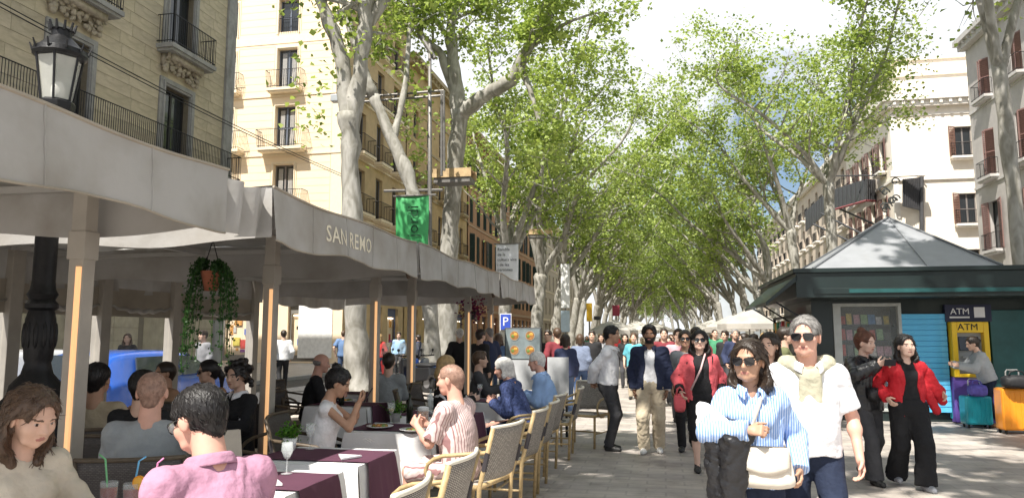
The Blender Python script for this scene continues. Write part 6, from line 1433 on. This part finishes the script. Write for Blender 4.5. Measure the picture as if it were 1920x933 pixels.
    for m_, lo_c in COLL:
        rr = (.066 if not fem else .058) * hs; c0 = N + fw * .012 + up * .0
        prof = [(0, -.018), (.002, .012), (.004, .030), (.010, .034), (.018, .026), (.026, .004), (.030, -.012)]
        def cf(u, v):
            a = R(-152 + 304 * u); k = v * (len(prof) - 1); i = min(int(k), len(prof) - 2); f_ = k - i; r_ = prof[i][0] + (prof[i + 1][0] - prof[i][0]) * f_; z_ = prof[i][1] + (prof[i + 1][1] - prof[i][1]) * f_
            e_ = max(0, abs(2 * u - 1) - .72) / .28; dz = -.034 * e_ * (1 if v > .45 else .55)
            d_ = -fw * math.cos(a) + rt * math.sin(a); return tuple(c0 + d_ * (rr + r_ + .012 * e_ * (v > .5)) + up * (z_ + dz) + fw * .028 * e_)
        MB().sheet(cf, 30, 12).build('collar', m_, root, True, solid=.003)
    if glasses:
        gl = MB(); fm_ = MB(); M4 = Matrix.Identity(4); M3 = Matrix(Rh.tolist())
        def g3(x, y, z): return Vector(hp(x, y, z))
        for sx in (-1, 1):
            q_ = [(.006, .016), (.02, .019), (.05, .018), (.062, .008), (.058, -.014), (.042, -.022), (.02, -.02), (.008, -.008)]
            vs = [g3(sx * a, .099 - .35 * a * a / .06 * .25 - (.004 if a > .05 else 0), .004 + b) for a, b in q_]; vs2 = [g3(sx * a, .102 - .35 * a * a / .06 * .25 - (.004 if a > .05 else 0), .004 + b) for a, b in q_]; n = len(q_)
            gl.add(vs + vs2, [tuple(range(n)), tuple(reversed(range(n, 2 * n)))] + [(i, (i + 1) % n, n + (i + 1) % n, n + i) for i in range(n)])
            fm_.tube(vs2 + [vs2[0]], .0025, 5); fm_.tube([g3(sx * .062, .088, .012), g3(sx * .078, .05, .014), g3(sx * .079, -.01, .008)], .003, 5)
        fm_.tube([g3(-.008, .102, .01), g3(.008, .102, .01)], .003, 5)
        go = fm_.build('sunglasses' if glasses == 'sun' else 'spectacles', lens, root); gl.build('lens', lens if glasses == 'sun' else clear, go)
    root['_j'] = 0; del root['_j']
    J = dict(C=C, N=N, S=S, E=E, W=Wr, P=Pv, up=up, fw=fw, rt=rt, Hc=Hc, Rh=Rh, A=An, K=Kn, face=R(face), at=at)
    return root, J
def w2(J, p):   # local joint -> world
    c, s = math.cos(J['face']), math.sin(J['face']); return Vector((J['at'][0] + c * p[0] - s * p[1], J['at'][1] + s * p[0] + c * p[1], p[2]))
# ------------------------------------------------------------------ the people of the photograph
def at(x, D): v = px(x, 628, D=D); return (v.x, v.y)
def feetat(x, y): v = px(x, y, z=0); return (v.x, v.y)
def stripes(nm, c1, c2, sc, ax=0, rough=.85, width=.5):
    m = mat(nm, c1, rough, .1, 6, bump=.25, bscale=22, spec=.25); n = m.node_tree.nodes; l = m.node_tree.links.new; b = n['Principled BSDF']
    t = n.new('ShaderNodeTexCoord'); wv = n.new('ShaderNodeTexWave'); wv.inputs['Scale'].default_value = sc; wv.bands_direction = 'XYZ'[ax]; wv.inputs['Distortion'].default_value = .12; wv.inputs['Detail'].default_value = 1; wv.inputs['Detail Scale'].default_value = .3
    r = n.new('ShaderNodeValToRGB'); r.color_ramp.elements[0].position = width; r.color_ramp.elements[1].position = width + .08; r.color_ramp.elements[0].color = (*c1, 1); r.color_ramp.elements[1].color = (*c2, 1)
    l(t.outputs['Object'], wv.inputs['Vector']); l(wv.outputs['Fac'], r.inputs[0]); l(r.outputs[0], b.inputs['Base Color']); return m
c_white = hexm('white_cotton', (.78, .78, .8)); c_navy = hexm('navy_cotton', (.02, .026, .055)); c_black = hexm('black_cotton', (.018, .018, .02)); c_denim = hexm('dark_denim', (.02, .028, .055)); c_blue = hexm('light_blue_cotton', (.28, .42, .68)); c_grey = hexm('grey_cotton', (.3, .32, .33)); c_sage = hexm('sage_knit', (.42, .40, .30), scale=30)
c_red = hexm('red_nylon', (.5, .02, .03), .6); c_pinks = hexm('mauve_cotton', (.42, .22, .31)); c_beige = hexm('beige_cotton', (.52, .44, .32)); c_cream = hexm('cream_knit', (.58, .52, .42)); c_coral = hexm('coral_knit', (.66, .12, .14)); c_lgrey = hexm('light_grey_knit', (.42, .44, .45)); c_char = hexm('charcoal_cotton', (.06, .06, .065)); c_jean = hexm('blue_denim', (.06, .1, .2)); c_brown = hexm('tan_knit', (.38, .23, .14)); c_slate = hexm('slate_blue_jacket', (.2, .24, .34))
puff = hexm('black_puffer', (.014, .014, .016), .35, spec=.5); pin = stripes('blue_pinstripe', (.20, .34, .66), (.55, .66, .86), 22, 0)
tees = stripes('striped_tee', (.70, .56, .54), (.33, .18, .18), 15, 0, width=.76)
# strolling couple
p, J = person('woman in light blue striped shirt and sunglasses strolling beside the grey-haired man', at(1404, 4.3), 180, 1.57, .9, True, 'tan', dict(m=pin, loose=.02, hem=-.045, collar=1, vneck=.055, fold=.007, name='striped_shirt'), None, dict(m=c_denim, loose=.008), hair=('long', 'dark', .16, .2), head=(-24, -3), glasses='sun',
              arms=((.05, .26, 1.09, 1, -.25, -.35), (-.235, .07, .86)), feet=((.09, .2, .07), (-.09, -.2, .11)), res=(.0055, .0095), seed=3, hdir=((-.8, .5, .1, -.3, -.6, -.4), None), curls=(55, 30))
HBG = thing('handbag', 'cream leather crossbody bag worn by the woman in blue striped shirt', 'handbag', w2(J, V(-.04, .2, .80)), R(176)); crl = mat('cream_leather', (.68, .62, .53), .45, .08, bump=.1)
def hbf(u, v):
    a = u * 2 * math.pi; t = v; wd = .125 + .03 * (1 - t); e = lambda x: math.copysign(abs(x) ** .5, x); k = min(1, math.sin(math.pi * min(max(t, .02), .98)) * 3) ** .5
    return (wd * e(math.cos(a)) * (.9 + .1 * k), .045 * e(math.sin(a)) * k + .004 * math.sin(9 * u * 6 + 5 * t), .20 * t - .02 * math.sin(math.pi * (math.cos(a) * .5 + .5)) * (t < .4))
MB().sheet(hbf, 36, 14).build('body', crl, HBG, True)
MB().sheet(lambda u, v: (-.12 + .24 * u, .052 + .006 * math.sin(math.pi * v), .2 - .11 * v - .035 * math.sin(math.pi * u) * v), 12, 6).build('flap', crl, HBG, True, solid=.006)
sp_ = [w2(J, J['S'][-1] * .45 + J['N'] * .55 + V(0, .03, .03) - V(0, .03, .03)), w2(J, J['C'] + V(-.02, .17, .09)), w2(J, J['C'] + V(.06, .185, -.05)), w2(J, J['P'] + V(.09, .2, .12)), w2(J, V(.07, .2, .99))]
sp_ = [w2(J, J['N'] + V(-.075, .045, .035)), w2(J, J['N'] + V(-.05, .085, -.03)), w2(J, J['C'] + V(-.01, .155, .06)), w2(J, J['C'] + V(.03, .175, -.04)), w2(J, V(.075, .2, .99))]
im_ = HBG.matrix_basis.inverted() if False else (Matrix.Translation(HBG.location) @ Matrix.Rotation(R(176), 4, 'Z')).inverted()
pp, rr = smooth_path([im_ @ v for v in sp_], [.013] * 5, 6); MB().tube(pp, rr, 6, flat=.35).build('strap', crl, HBG, True)
def drape_sdf(name, label, cat, prims, m, h=.01, fold=(.014, 34, 6, (1, 1, .45)), group=None, cuts=()):
    P, Q = field(prims, h, fold, cuts); c = P.mean(0); o = ob(name, np_mesh(name, P - c, Q, [m])); o.location = c; tag(o, label, cat, group); return o
wl = lambda x, y, z: np.array(w2(J, V(x, y, z)))
drape_sdf('carried_jacket', 'black padded jacket folded over the forearm of the woman in blue stripes', 'jacket', [(cap(wl(.06, .22, 1.07), wl(.22, .1, 1.10), .05, .055), .03), (cap(wl(.12, .23, 1.03), wl(.14, .2, .66), .075, .06, (np.array([0, 1, 0]), .55)), .04), (cap(wl(.21, .17, 1.03), wl(.2, .14, .6), .06, .07, (np.array([0, 1, 0]), .55)), .04), (cap(wl(.16, .2, .7), wl(.15, .18, .5), .05, .045, (np.array([0, 1, 0]), .6)), .04)], puff)
drape_sdf('white_cloth', 'white folded garment tucked under the arm of the woman in blue stripes', 'garment', [(cap(wl(.27, .03, 1.17), wl(.17, .17, 1.09), .04, .05), .03), (cap(wl(.27, .06, 1.1), wl(.2, .16, 1.02), .035, .04), .03)], c_white)
p, J2 = person('grey-haired man in white polo with sage sweater knotted round his shoulders', at(1510, 4.7), 180, 1.72, .98, False, 'pink', dict(m=c_white, sleeve=.40, loose=.016, hem=-.02, collar=1, fold=.003, name='polo_shirt'), None, dict(m=c_denim, loose=.014), hair=('short', 'grey'), head=(-20, -2), glasses='sun', scarf=c_sage, belly=.75,
               arms=(None, (-.27, .06, .86)), feet=((.1, -.18, .1), (-.1, .2, .08)), res=(.006, .010), seed=5)
# two young women
p, J3 = person('young woman in black puffer jacket with top bun filming on her phone', feetat(1632, 903), 207, 1.64, 1.02, True, 'fair', dict(m=puff, loose=.03, hem=-.05, fold=.010, freq=55, flatc=1, collar=1, name='puffer_jacket'), None, dict(m=c_char, loose=.014, cuff=.035), hair=('bun', 'auburn'), head=(18, -6),
               arms=((.09, .30, 1.28, 1, -.1, -.6), (-.07, .32, 1.26, -1, -.1, -.6)), feet=((.08, .16, .075), (-.08, -.16, .09)), res=(.0075, .0125), seed=7, hdir=((-.55, .5, .35, -.2, -.7, .2), (.55, .5, .4, .2, -.7, .2)), curls=(50, 50))
ph = thing('phone', 'dark phone held up by the woman in black puffer jacket', 'phone', w2(J3, V(.01, .40, 1.31)), R(207)); MB().box((0, 0, 0), (.15, .009, .075), Matrix.Rotation(R(-15), 3, 'X')).build('case', mat('phone_case', (.02, .02, .025), .3, 0), ph, bevel=.004); MB().box((0, -.006, .0), (.138, .002, .066), Matrix.Rotation(R(-15), 3, 'X')).build('screen', MATS['dark_screen'], ph)
bag('belt_bag', 'black belt bag worn over the black puffer jacket', w2(J3, V(.0, .2, .90)), R(207), .26, .09, .13, MATS['black_nylon'], 'bag', False)
p, J4 = person('young woman in open red jacket over black top and wide black trousers', feetat(1712, 913), 184, 1.60, 1., True, 'fair', dict(m=c_red, open=.085, loose=.024, hem=-.06, fold=.007, name='red_jacket'), dict(m=c_black, loose=.008, hem=-.01, name='black_top'), dict(m=c_black, loose=.034, cuff=.03, fold=.008), (.32, .33, .36), ('long', 'black', .2, .5), head=(8, 2),
               arms=((.22, .04, .93), (-.34, .0, .99)), feet=((.09, -.2, .1), (-.07, .16, .07)), res=(.0075, .0125), seed=9)
wl4 = lambda x, y, z: np.array(V(x, y, z))
P_, Q_ = field([(cap(V(-.17, .0, 1.1), V(-.40, -.1, .90), .06, .045, (V(.5, 1, 0) / 1.118, .45)), .05), (cap(V(-.2, .02, 1.2), V(-.33, -.06, 1.0), .06, .06, (V(.5, 1, 0) / 1.118, .5)), .05), (cap(V(-.16, .04, 1.05), V(-.30, -.02, .80), .05, .04, (V(.5, 1, 0) / 1.118, .45)), .05)], .012, (.008, 40, 2)); ob('jacket_flap', np_mesh('jacket_flap', P_, Q_, [c_red]), p)
# pink cardigan
p, J5 = person('woman in coral cardigan over black dress with sunglasses and long black hair', feetat(1318, 880), 186, 1.66, 1.1, True, 'fair', dict(m=c_coral, open=.11, loose=.022, hem=-.06, fold=.006, sleeve=.8, name='cardigan'), dict(m=c_black, loose=.014, hem=-.1, name='black_top'), dict(m=c_black, loose=.02, len=.62), hair=('long', 'black', .34, .9), head=(-6, 2), glasses='sun',
               arms=((.25, .1, .92), (-.24, .05, .92)), feet=((.08, .12, .075), (-.08, -.16, .1)), seed=11)
MB().tube([w2(J5, J5['N'] + V(-.06, .06, .02)), w2(J5, J5['C'] + V(.02, .19, .02)), w2(J5, J5['P'] + V(.14, .17, .08))], .012, 6).build('bag_strap', mat('pink_strap', (.6, .42, .42), .6), None, True)
tag(bpy.data.objects['bag_strap'], 'pale pink bag strap across the black dress of the coral cardigan woman', 'strap')
bag('pink_bag', 'soft coral bag swinging by the coral cardigan woman\'s hand', w2(J5, V(.27, .14, .70)), R(186), .14, .08, .2, c_coral)
# waiter, jacket man, grey-jacketed walker
person('waiter in white shirt and dark trousers standing with hands behind his back', feetat(1142, 843), -98, 1.74, 1., False, 'tan', dict(m=c_white, loose=.02, hem=-.0, collar=1, fold=.006), None, dict(m=c_char, loose=.014), hair=('short', 'black'), head=(-8, -3), arms=((.05, -.23, .93, 1, -.6, .1), (-.05, -.21, .90, -1, -.6, .1)), lean=4, feet=((.09, .02, .077), (-.09, -.03, .077)), seed=13, hdir=((-.9, 0, -.4), (.9, 0, -.4)))
person('bearded man in navy jacket over white T-shirt and beige trousers', feetat(1222, 848), 180, 1.74, 1.06, False, 'brown', dict(m=c_navy, open=.085, loose=.03, hem=-.03, fold=.009, collar=1, name='navy_jacket'), dict(m=c_white, loose=.012, hem=-.06, name='white_tshirt'), dict(m=c_beige, loose=.028, fold=.009), (.7, .7, .68), ('swept', 'black'), beard=True, feet=((.1, .06, .08), (-.1, -.08, .08)), seed=15)
person('walker in slate blue jacket and jeans seen from behind with dark crossbody strap', feetat(1089, 756), 4, 1.62, 1.08, True, 'fair', dict(m=c_slate, loose=.03, hem=-.05, flatc=1), None, dict(m=c_jean, loose=.01), hair=('bob', 'brown'), feet=((.08, .14, .08), (-.08, -.14, .09)), res=(.012, .018), seed=17)
person('woman in grey T-shirt and sunglasses walking behind the navy jacket man', at(1284, 10.6), 180, 1.67, 1., True, 'tan', dict(m=c_grey, sleeve=.4, loose=.014), None, dict(m=c_black), hair=('pony', 'dark'), glasses='sun', feet=((.08, .14, .08), (-.08, -.14, .1)), res=(.009, .014), seed=18)
person('dark-haired man just behind the coral cardigan woman', at(1305, 12.2), 180, 1.74, 1., False, 'tan', dict(m=c_coral, sleeve=.45, loose=.016), None, dict(m=c_navy), hair=('short', 'dark'), beard=True, res=(.009, .015), seed=19)
person('woman with long dark hair and red top walking behind the couple', at(1442, 7.2), 176, 1.62, 1., True, 'light', dict(m=c_red, loose=.014), None, dict(m=c_black), hair=('long', 'dark', .25), head=(-25, 0), feet=((.08, .14, .08), (-.08, -.14, .1)), seed=20)
p, J6 = person('woman in light grey sweater leaning at the cash machine', feetat(1858, 800), 84, 1.60, 1.05, True, 'light', dict(m=c_lgrey, loose=.03, hem=-.03, flatc=1, fold=.009), None, dict(m=c_denim, loose=.004), (.2, .09, .04), ('bun', 'dark', (0, -.11, .02)), lean=16, head=(8, -16), arms=((.08, .50, 1.08), (-.1, .44, 1.06)), feet=((.09, .1, .075), (-.09, -.12, .075)), res=(.009, .014), seed=21)
bag('backpack', 'blue backpack standing by the woman at the cash machine', w2(J6, V(-.1, -.32, .3)), R(80), .3, .2, .42, mat('blue_nylon', (.04, .12, .28), .6, .2, 10), 'backpack')
# seated diners
def sit(label, xy, face, H=1.7, **k):
    k.setdefault('seat', .555); k.setdefault('arms', ((.1, .36, .80), (-.12, .34, .80))); k.setdefault('bottom', dict(m=c_denim)); return person(label, xy, face, H, group='diners seated on the terrace', **k)
p, Ja = sit('woman in cream knit with tied-back brown hair looking down at her cocktail', at(40, 3.35), -112, 1.66, fem=True, skin='light', seat=.6, top=dict(m=c_cream, loose=.012), hair=('long', 'brown', .08), lean=8, head=(12, -22), arms=((.05, .36, .83), (-.18, .38, .83)), res=(.0055, .010), seed=22, curls=(35, 35))
sit('man in mauve shirt and glasses bent over the cocktail table', at(437, 2.92), 62, 1.78, w=1.12, skin='pink', seat=.585, top=dict(m=c_pinks, loose=.02, collar=1, fold=.007), hair=('short', 'black'), lean=14, head=(14, -22), glasses='spec', res=(.0055, .0095), seed=23)
sit('bald man in pale grey T-shirt seen from behind', (-3.1, 4.1), 28, 1.74, w=1.12, skin='pink', top=dict(m=c_grey, sleeve=.42, loose=.012), hair=('buzz', 'stubble'), lean=6, seed=24)
sit('dark-haired man in pale shirt with his back turned, by the awning post', (-4.42, 5.2), 18, 1.74, skin='tan', top=dict(m=c_beige, loose=.016), hair=('short', 'black'), seed=25, res=(.008, .014))
sit('dark-haired diner in black top with back turned beside the bald man', (-3.85, 5.0), 10, 1.64, skin='light', top=dict(m=c_black, loose=.014), hair=('short', 'black'), seed=26, res=(.008, .014))
sit('diner in tan top facing the terrace, behind the bald man', at(316, 8.1), 150, 1.58, skin='tan', top=dict(m=c_brown, loose=.014), hair=('short', 'dark'), seed=27, res=(.009, .015))
sit('dark-haired woman in sunglasses seated by the plastic screen', at(398, 8.2), 165, 1.62, fem=True, skin='light', top=dict(m=c_brown, loose=.012), hair=('pony', 'black'), glasses='sun', head=(-30, -5), seed=28, res=(.009, .015))
sit('curly-haired woman in black with white collar facing across the terrace', (-3.95, 6.5), 158, 1.66, fem=True, skin='light', top=dict(m=c_black, loose=.02), inner=dict(m=c_white, loose=.013, collar=1), hair=('curly', 'black'), head=(5, -6), seed=29, res=(.0075, .012))
sit('older man in dark jacket seated in profile under the awning', (-4.55, 9.2), -62, 1.72, skin='pink', top=dict(m=c_black, loose=.025), hair=('bald', 'grey', 1), lean=8, head=(0, -10), seed=30, res=(.009, .015))
p, Jb = sit('woman with dark hair bun in sleeveless white top reading her phone', (-2.98, 6.2), -72, 1.62, fem=True, skin='tan', top=dict(m=c_white, sleeve=0, loose=.01), inner=None, hair=('bun', 'black', (0, -.07, .11)), lean=10, head=(-6, -24), arms=((.06, .33, 1.0), (-.08, .33, 1.0)), seed=31, res=(.0075, .012), hdir=((-.3, .6, .6, -.3, -.6, .6), (.3, .6, .6, .3, -.6, .6)), curls=(45, 45))
ph2 = thing('phone', 'phone in the hands of the woman with hair bun', 'phone', w2(Jb, V(-.01, .42, 1.07)), R(-72)); MB().box((0, 0, 0), (.072, .009, .15), Matrix.Rotation(R(-30), 3, 'X')).build('case', MATS['phone_case'], ph2, bevel=.004); MB().box((0, -.005, .004), (.064, .002, .138), Matrix.Rotation(R(-30), 3, 'X')).build('screen', MATS['dark_screen'], ph2)
sit('diner in grey sweater with back turned by the third post', (-3.75, 9.9), 12, 1.68, skin='light', top=dict(m=c_grey, loose=.02), hair=('short', 'dark'), seed=32, res=(.01, .016))
sit('blonde woman in black and white top', (-2.72, 9.15), -60, 1.66, fem=True, skin='fair', top=dict(m=c_black, loose=.016), inner=dict(m=c_white), hair=('long', 'blond', .14), head=(15, -8), seed=33, res=(.009, .015))
sit('brown-haired diner in dark clothes beyond the blonde woman', (-2.75, 11.1), -80, 1.68, skin='light', top=dict(m=c_char, loose=.02), hair=('swept', 'brown'), seed=34, res=(.01, .016))
sit('man with shaved head in striped short-sleeved shirt at the promenade edge', (-1.62, 5.95), 76, 1.72, w=1.05, skin='pink', top=dict(m=tees, sleeve=.44, loose=.018), bottom=dict(m=tees, loose=.016, len=.5), hair=('buzz', 'stubble'), lean=7, head=(12, -6), arms=((.14, .40, .84), (-.1, .36, .86)), seed=35, res=(.0075, .012))
sit('white-haired man in navy shirt bending towards the table', (-1.66, 8.9), 84, 1.72, skin='pink', top=dict(m=hexm('navy_pattern', (.05, .07, .17), scale=40, var=.6), loose=.022, collar=1), hair=('bob', 'white'), lean=20, head=(10, -14), seed=36, res=(.009, .014))
sit('white-haired man in light blue shirt at the terrace end', (-1.52, 10.05), 88, 1.78, w=1.15, skin='pink', top=dict(m=c_blue, loose=.024, collar=1), hair=('short', 'white'), lean=12, head=(6, -10), seed=37, res=(.009, .014))
# crowd further off
def lowres(seed, fem, H, hairst, walk, **k):
    parts = person('', (0, 0), 0, H, 1., fem, 'light', dict(m=c_white, loose=.024, hem=-.04, sleeve=k.get('sleeve', 1.)), None, dict(m=c_navy, loose=.012), hair=(hairst, 'dark') + ((.2,) if hairst == 'long' else ()), feet=((.08, walk, .08), (-.08, -walk, .1)), arms=((.24, .12 * (walk > 0), .88 * H / 1.7), (-.24, -.08, .88 * H / 1.7)) if walk else (None, None), res=(.014, .021), seed=seed, merged=True, hands=True)
    P = []; Q = []; M_ = []; o = 0; slot = {'body': 0, 'shirt': 1, 'trousers': 2, 'shoe': 3, 'hair': 4}
    for n, p, q_, ms, mi in parts: P.append(p); Q.append(q_ + o); M_.append(np.full(len(q_), slot[n]) if n != 'body' else np.where(mi >= 3, 4, 0)); o += len(p)
    return np_mesh('walker', np.concatenate(P), np.concatenate(Q), [skinm('light'), c_white, c_navy, mat('shoe_7_7_7', (.03, .03, .03), .5), hairm('dark')], np.concatenate(M_))
VAR = [lowres(51, False, 1.76, 'short', .16), lowres(52, True, 1.64, 'long', .14), lowres(53, True, 1.62, 'bob', .0), lowres(54, False, 1.72, 'swept', .0), lowres(55, True, 1.66, 'pony', .17, sleeve=.42), lowres(56, False, 1.78, 'buzz', .18, sleeve=.42)]
VD = ['short-haired', 'long-haired', 'bob-haired', 'tousled', 'pony-tailed', 'crop-haired']
CC = {'turquoise': (.12, .42, .5), 'black': (.02, .02, .022), 'navy': (.03, .04, .09), 'white': (.74, .74, .74), 'grey': (.28, .28, .29), 'rust': (.4, .14, .06), 'olive': (.14, .15, .07), 'maroon': (.2, .03, .04), 'mustard': (.5, .33, .06), 'sky blue': (.32, .5, .7), 'pink': (.6, .32, .36), 'green': (.06, .25, .13), 'beige': (.5, .42, .32), 'red': (.5, .04, .04), 'denim blue': (.12, .2, .36), 'brown': (.18, .1, .06)}
BB = {'black': (.02, .02, .022), 'denim': (.07, .11, .2), 'beige': (.45, .38, .28), 'dark': (.05, .05, .055)}
rsx = random.Random(77); used = set()
def walker(x, D, vi, tc_, bc_, hc_, face, where, sk='light', s=1.):
    v = at(x, D) if not isinstance(D, tuple) else D
    o = bpy.data.objects.new('person', VAR[vi]); COL.objects.link(o); o.location = (v[0], v[1], 0); o.rotation_euler.z = R(face); o.scale = (s,) * 3
    for i, m in enumerate((skinm(sk), mat('top_' + tc_.replace(' ', '_'), CC[tc_], .85, .12, 8), mat('legs_' + bc_, BB[bc_], .85, .12, 8), MATS['shoe_7_7_7'], hairm(hc_))): o.material_slots[i].link = 'OBJECT'; o.material_slots[i].material = m
    tag(o, '%s %s person in %s top and %s trousers %s' % (VD[vi], {'dark': 'dark-haired'}.get(hc_, hc_), tc_, bc_, where) if False else '%s %s walker, %s top, %s trousers, %s' % (hc_ if hc_ != 'dark' else 'dark', VD[vi], tc_, bc_, where), 'person', 'people further along the street')
fixed = [(862, 17, 0, 'black', 'black', 'white', 20, 'beside the stout tree trunk'), (900, 15.6, 3, 'black', 'dark', 'dark', -30, 'standing under the far awning'), (918, 16.4, 5, 'navy', 'dark', 'grey', 60, 'by the parking sign'), (934, 17.2, 1, 'denim blue', 'denim', 'brown', 10, 'near the parking sign post'), (1028, 17.5, 3, 'black', 'black', 'dark', 170, 'just past the menu board'), (1045, 15.8, 0, 'maroon', 'black', 'brown', 20, 'behind the grey panel'), (1060, 14.6, 2, 'navy', 'denim', 'dark', 15, 'beside the grey panel'), (1110, 20, 3, 'black', 'black', 'dark', 180, 'facing the slate-jacketed walker'), (1127, 24, 1, 'grey', 'denim', 'dark', 185, 'below the traffic light'), (1188, 19, 4, 'turquoise', 'beige', 'brown', 178, 'between the waiter and the navy jacket man'), (1172, 23, 1, 'black', 'dark', 'dark', 180, 'right behind the waiter'), (1150, 28, 5, 'red', 'beige', 'dark', 180, 'far behind the waiter'), (1245, 17, 0, 'maroon', 'dark', 'dark', 180, 'right behind the navy jacket man'), (1258, 21, 2, 'sky blue', 'denim', 'brown', 180, 'behind the navy jacket man\'s shoulder'), (1272, 14, 3, 'pink', 'dark', 'dark', 178, 'behind the woman in grey T-shirt'), (1340, 22, 5, 'green', 'dark', 'dark', 190, 'behind the coral cardigan woman'), (1360, 19, 3, 'black', 'dark', 'dark', 150, 'near the stall parasols'), (1378, 18, 0, 'navy', 'dark', 'grey', 185, 'next to the kiosk flap'), (1396, 16.5, 1, 'black', 'denim', 'dark', 100, 'browsing by the kiosk flap'), (1412, 15.2, 2, 'brown', 'dark', 'dark', -90, 'at the kiosk souvenirs'), (1470, 11.3, 3, 'olive', 'dark', 'dark', -100, 'at the kiosk corner behind the couple'),
         (532, 22.5, 0, 'white', 'black', 'dark', 30, 'by the road kerb past the plastic screen'), (644, 26, 5, 'denim blue', 'denim', 'brown', 10, 'beside the forked tree trunk'), (712, 27, 1, 'red', 'denim', 'blond', 20, 'across the road past the forked tree'), (748, 30, 3, 'sky blue', 'dark', 'dark', 190, 'by the shop fronts past the scooters'), (785, 31, 2, 'navy', 'black', 'dark', 90, 'outside the far shop fronts'), (382, 18.5, 3, 'grey', 'dark', 'dark', 160, 'behind the hanging plant across the road'), (240, 19.5, 1, 'black', 'dark', 'brown', 200, 'walking before the stone building shops')]
for f_ in fixed: walker(*f_); used.add((f_[2], f_[3], f_[4], f_[5]))
wh = ['far along the promenade', 'deep in the distant crowd', 'strolling beneath the far trees', 'heading away up the promenade', 'in the distant stream of people']
n_ = 0
while n_ < 30:
    D = rsx.uniform(20, 85); X = rsx.uniform(-5.5, 6.2)
    k = (rsx.randrange(6), rsx.choice(list(CC)), rsx.choice(list(BB)), rsx.choice(['dark', 'brown', 'grey', 'blond', 'black']))
    if k in used: continue
    used.add(k); aw = rsx.random() < .45
    walker(0, (X, D), *k, rsx.uniform(-12, 12) + (0 if aw else 180), rsx.choice(wh[3:4] if aw else wh[:3]), rsx.choice(['light', 'tan', 'fair', 'brown']), rsx.uniform(.93, 1.05)); n_ += 1
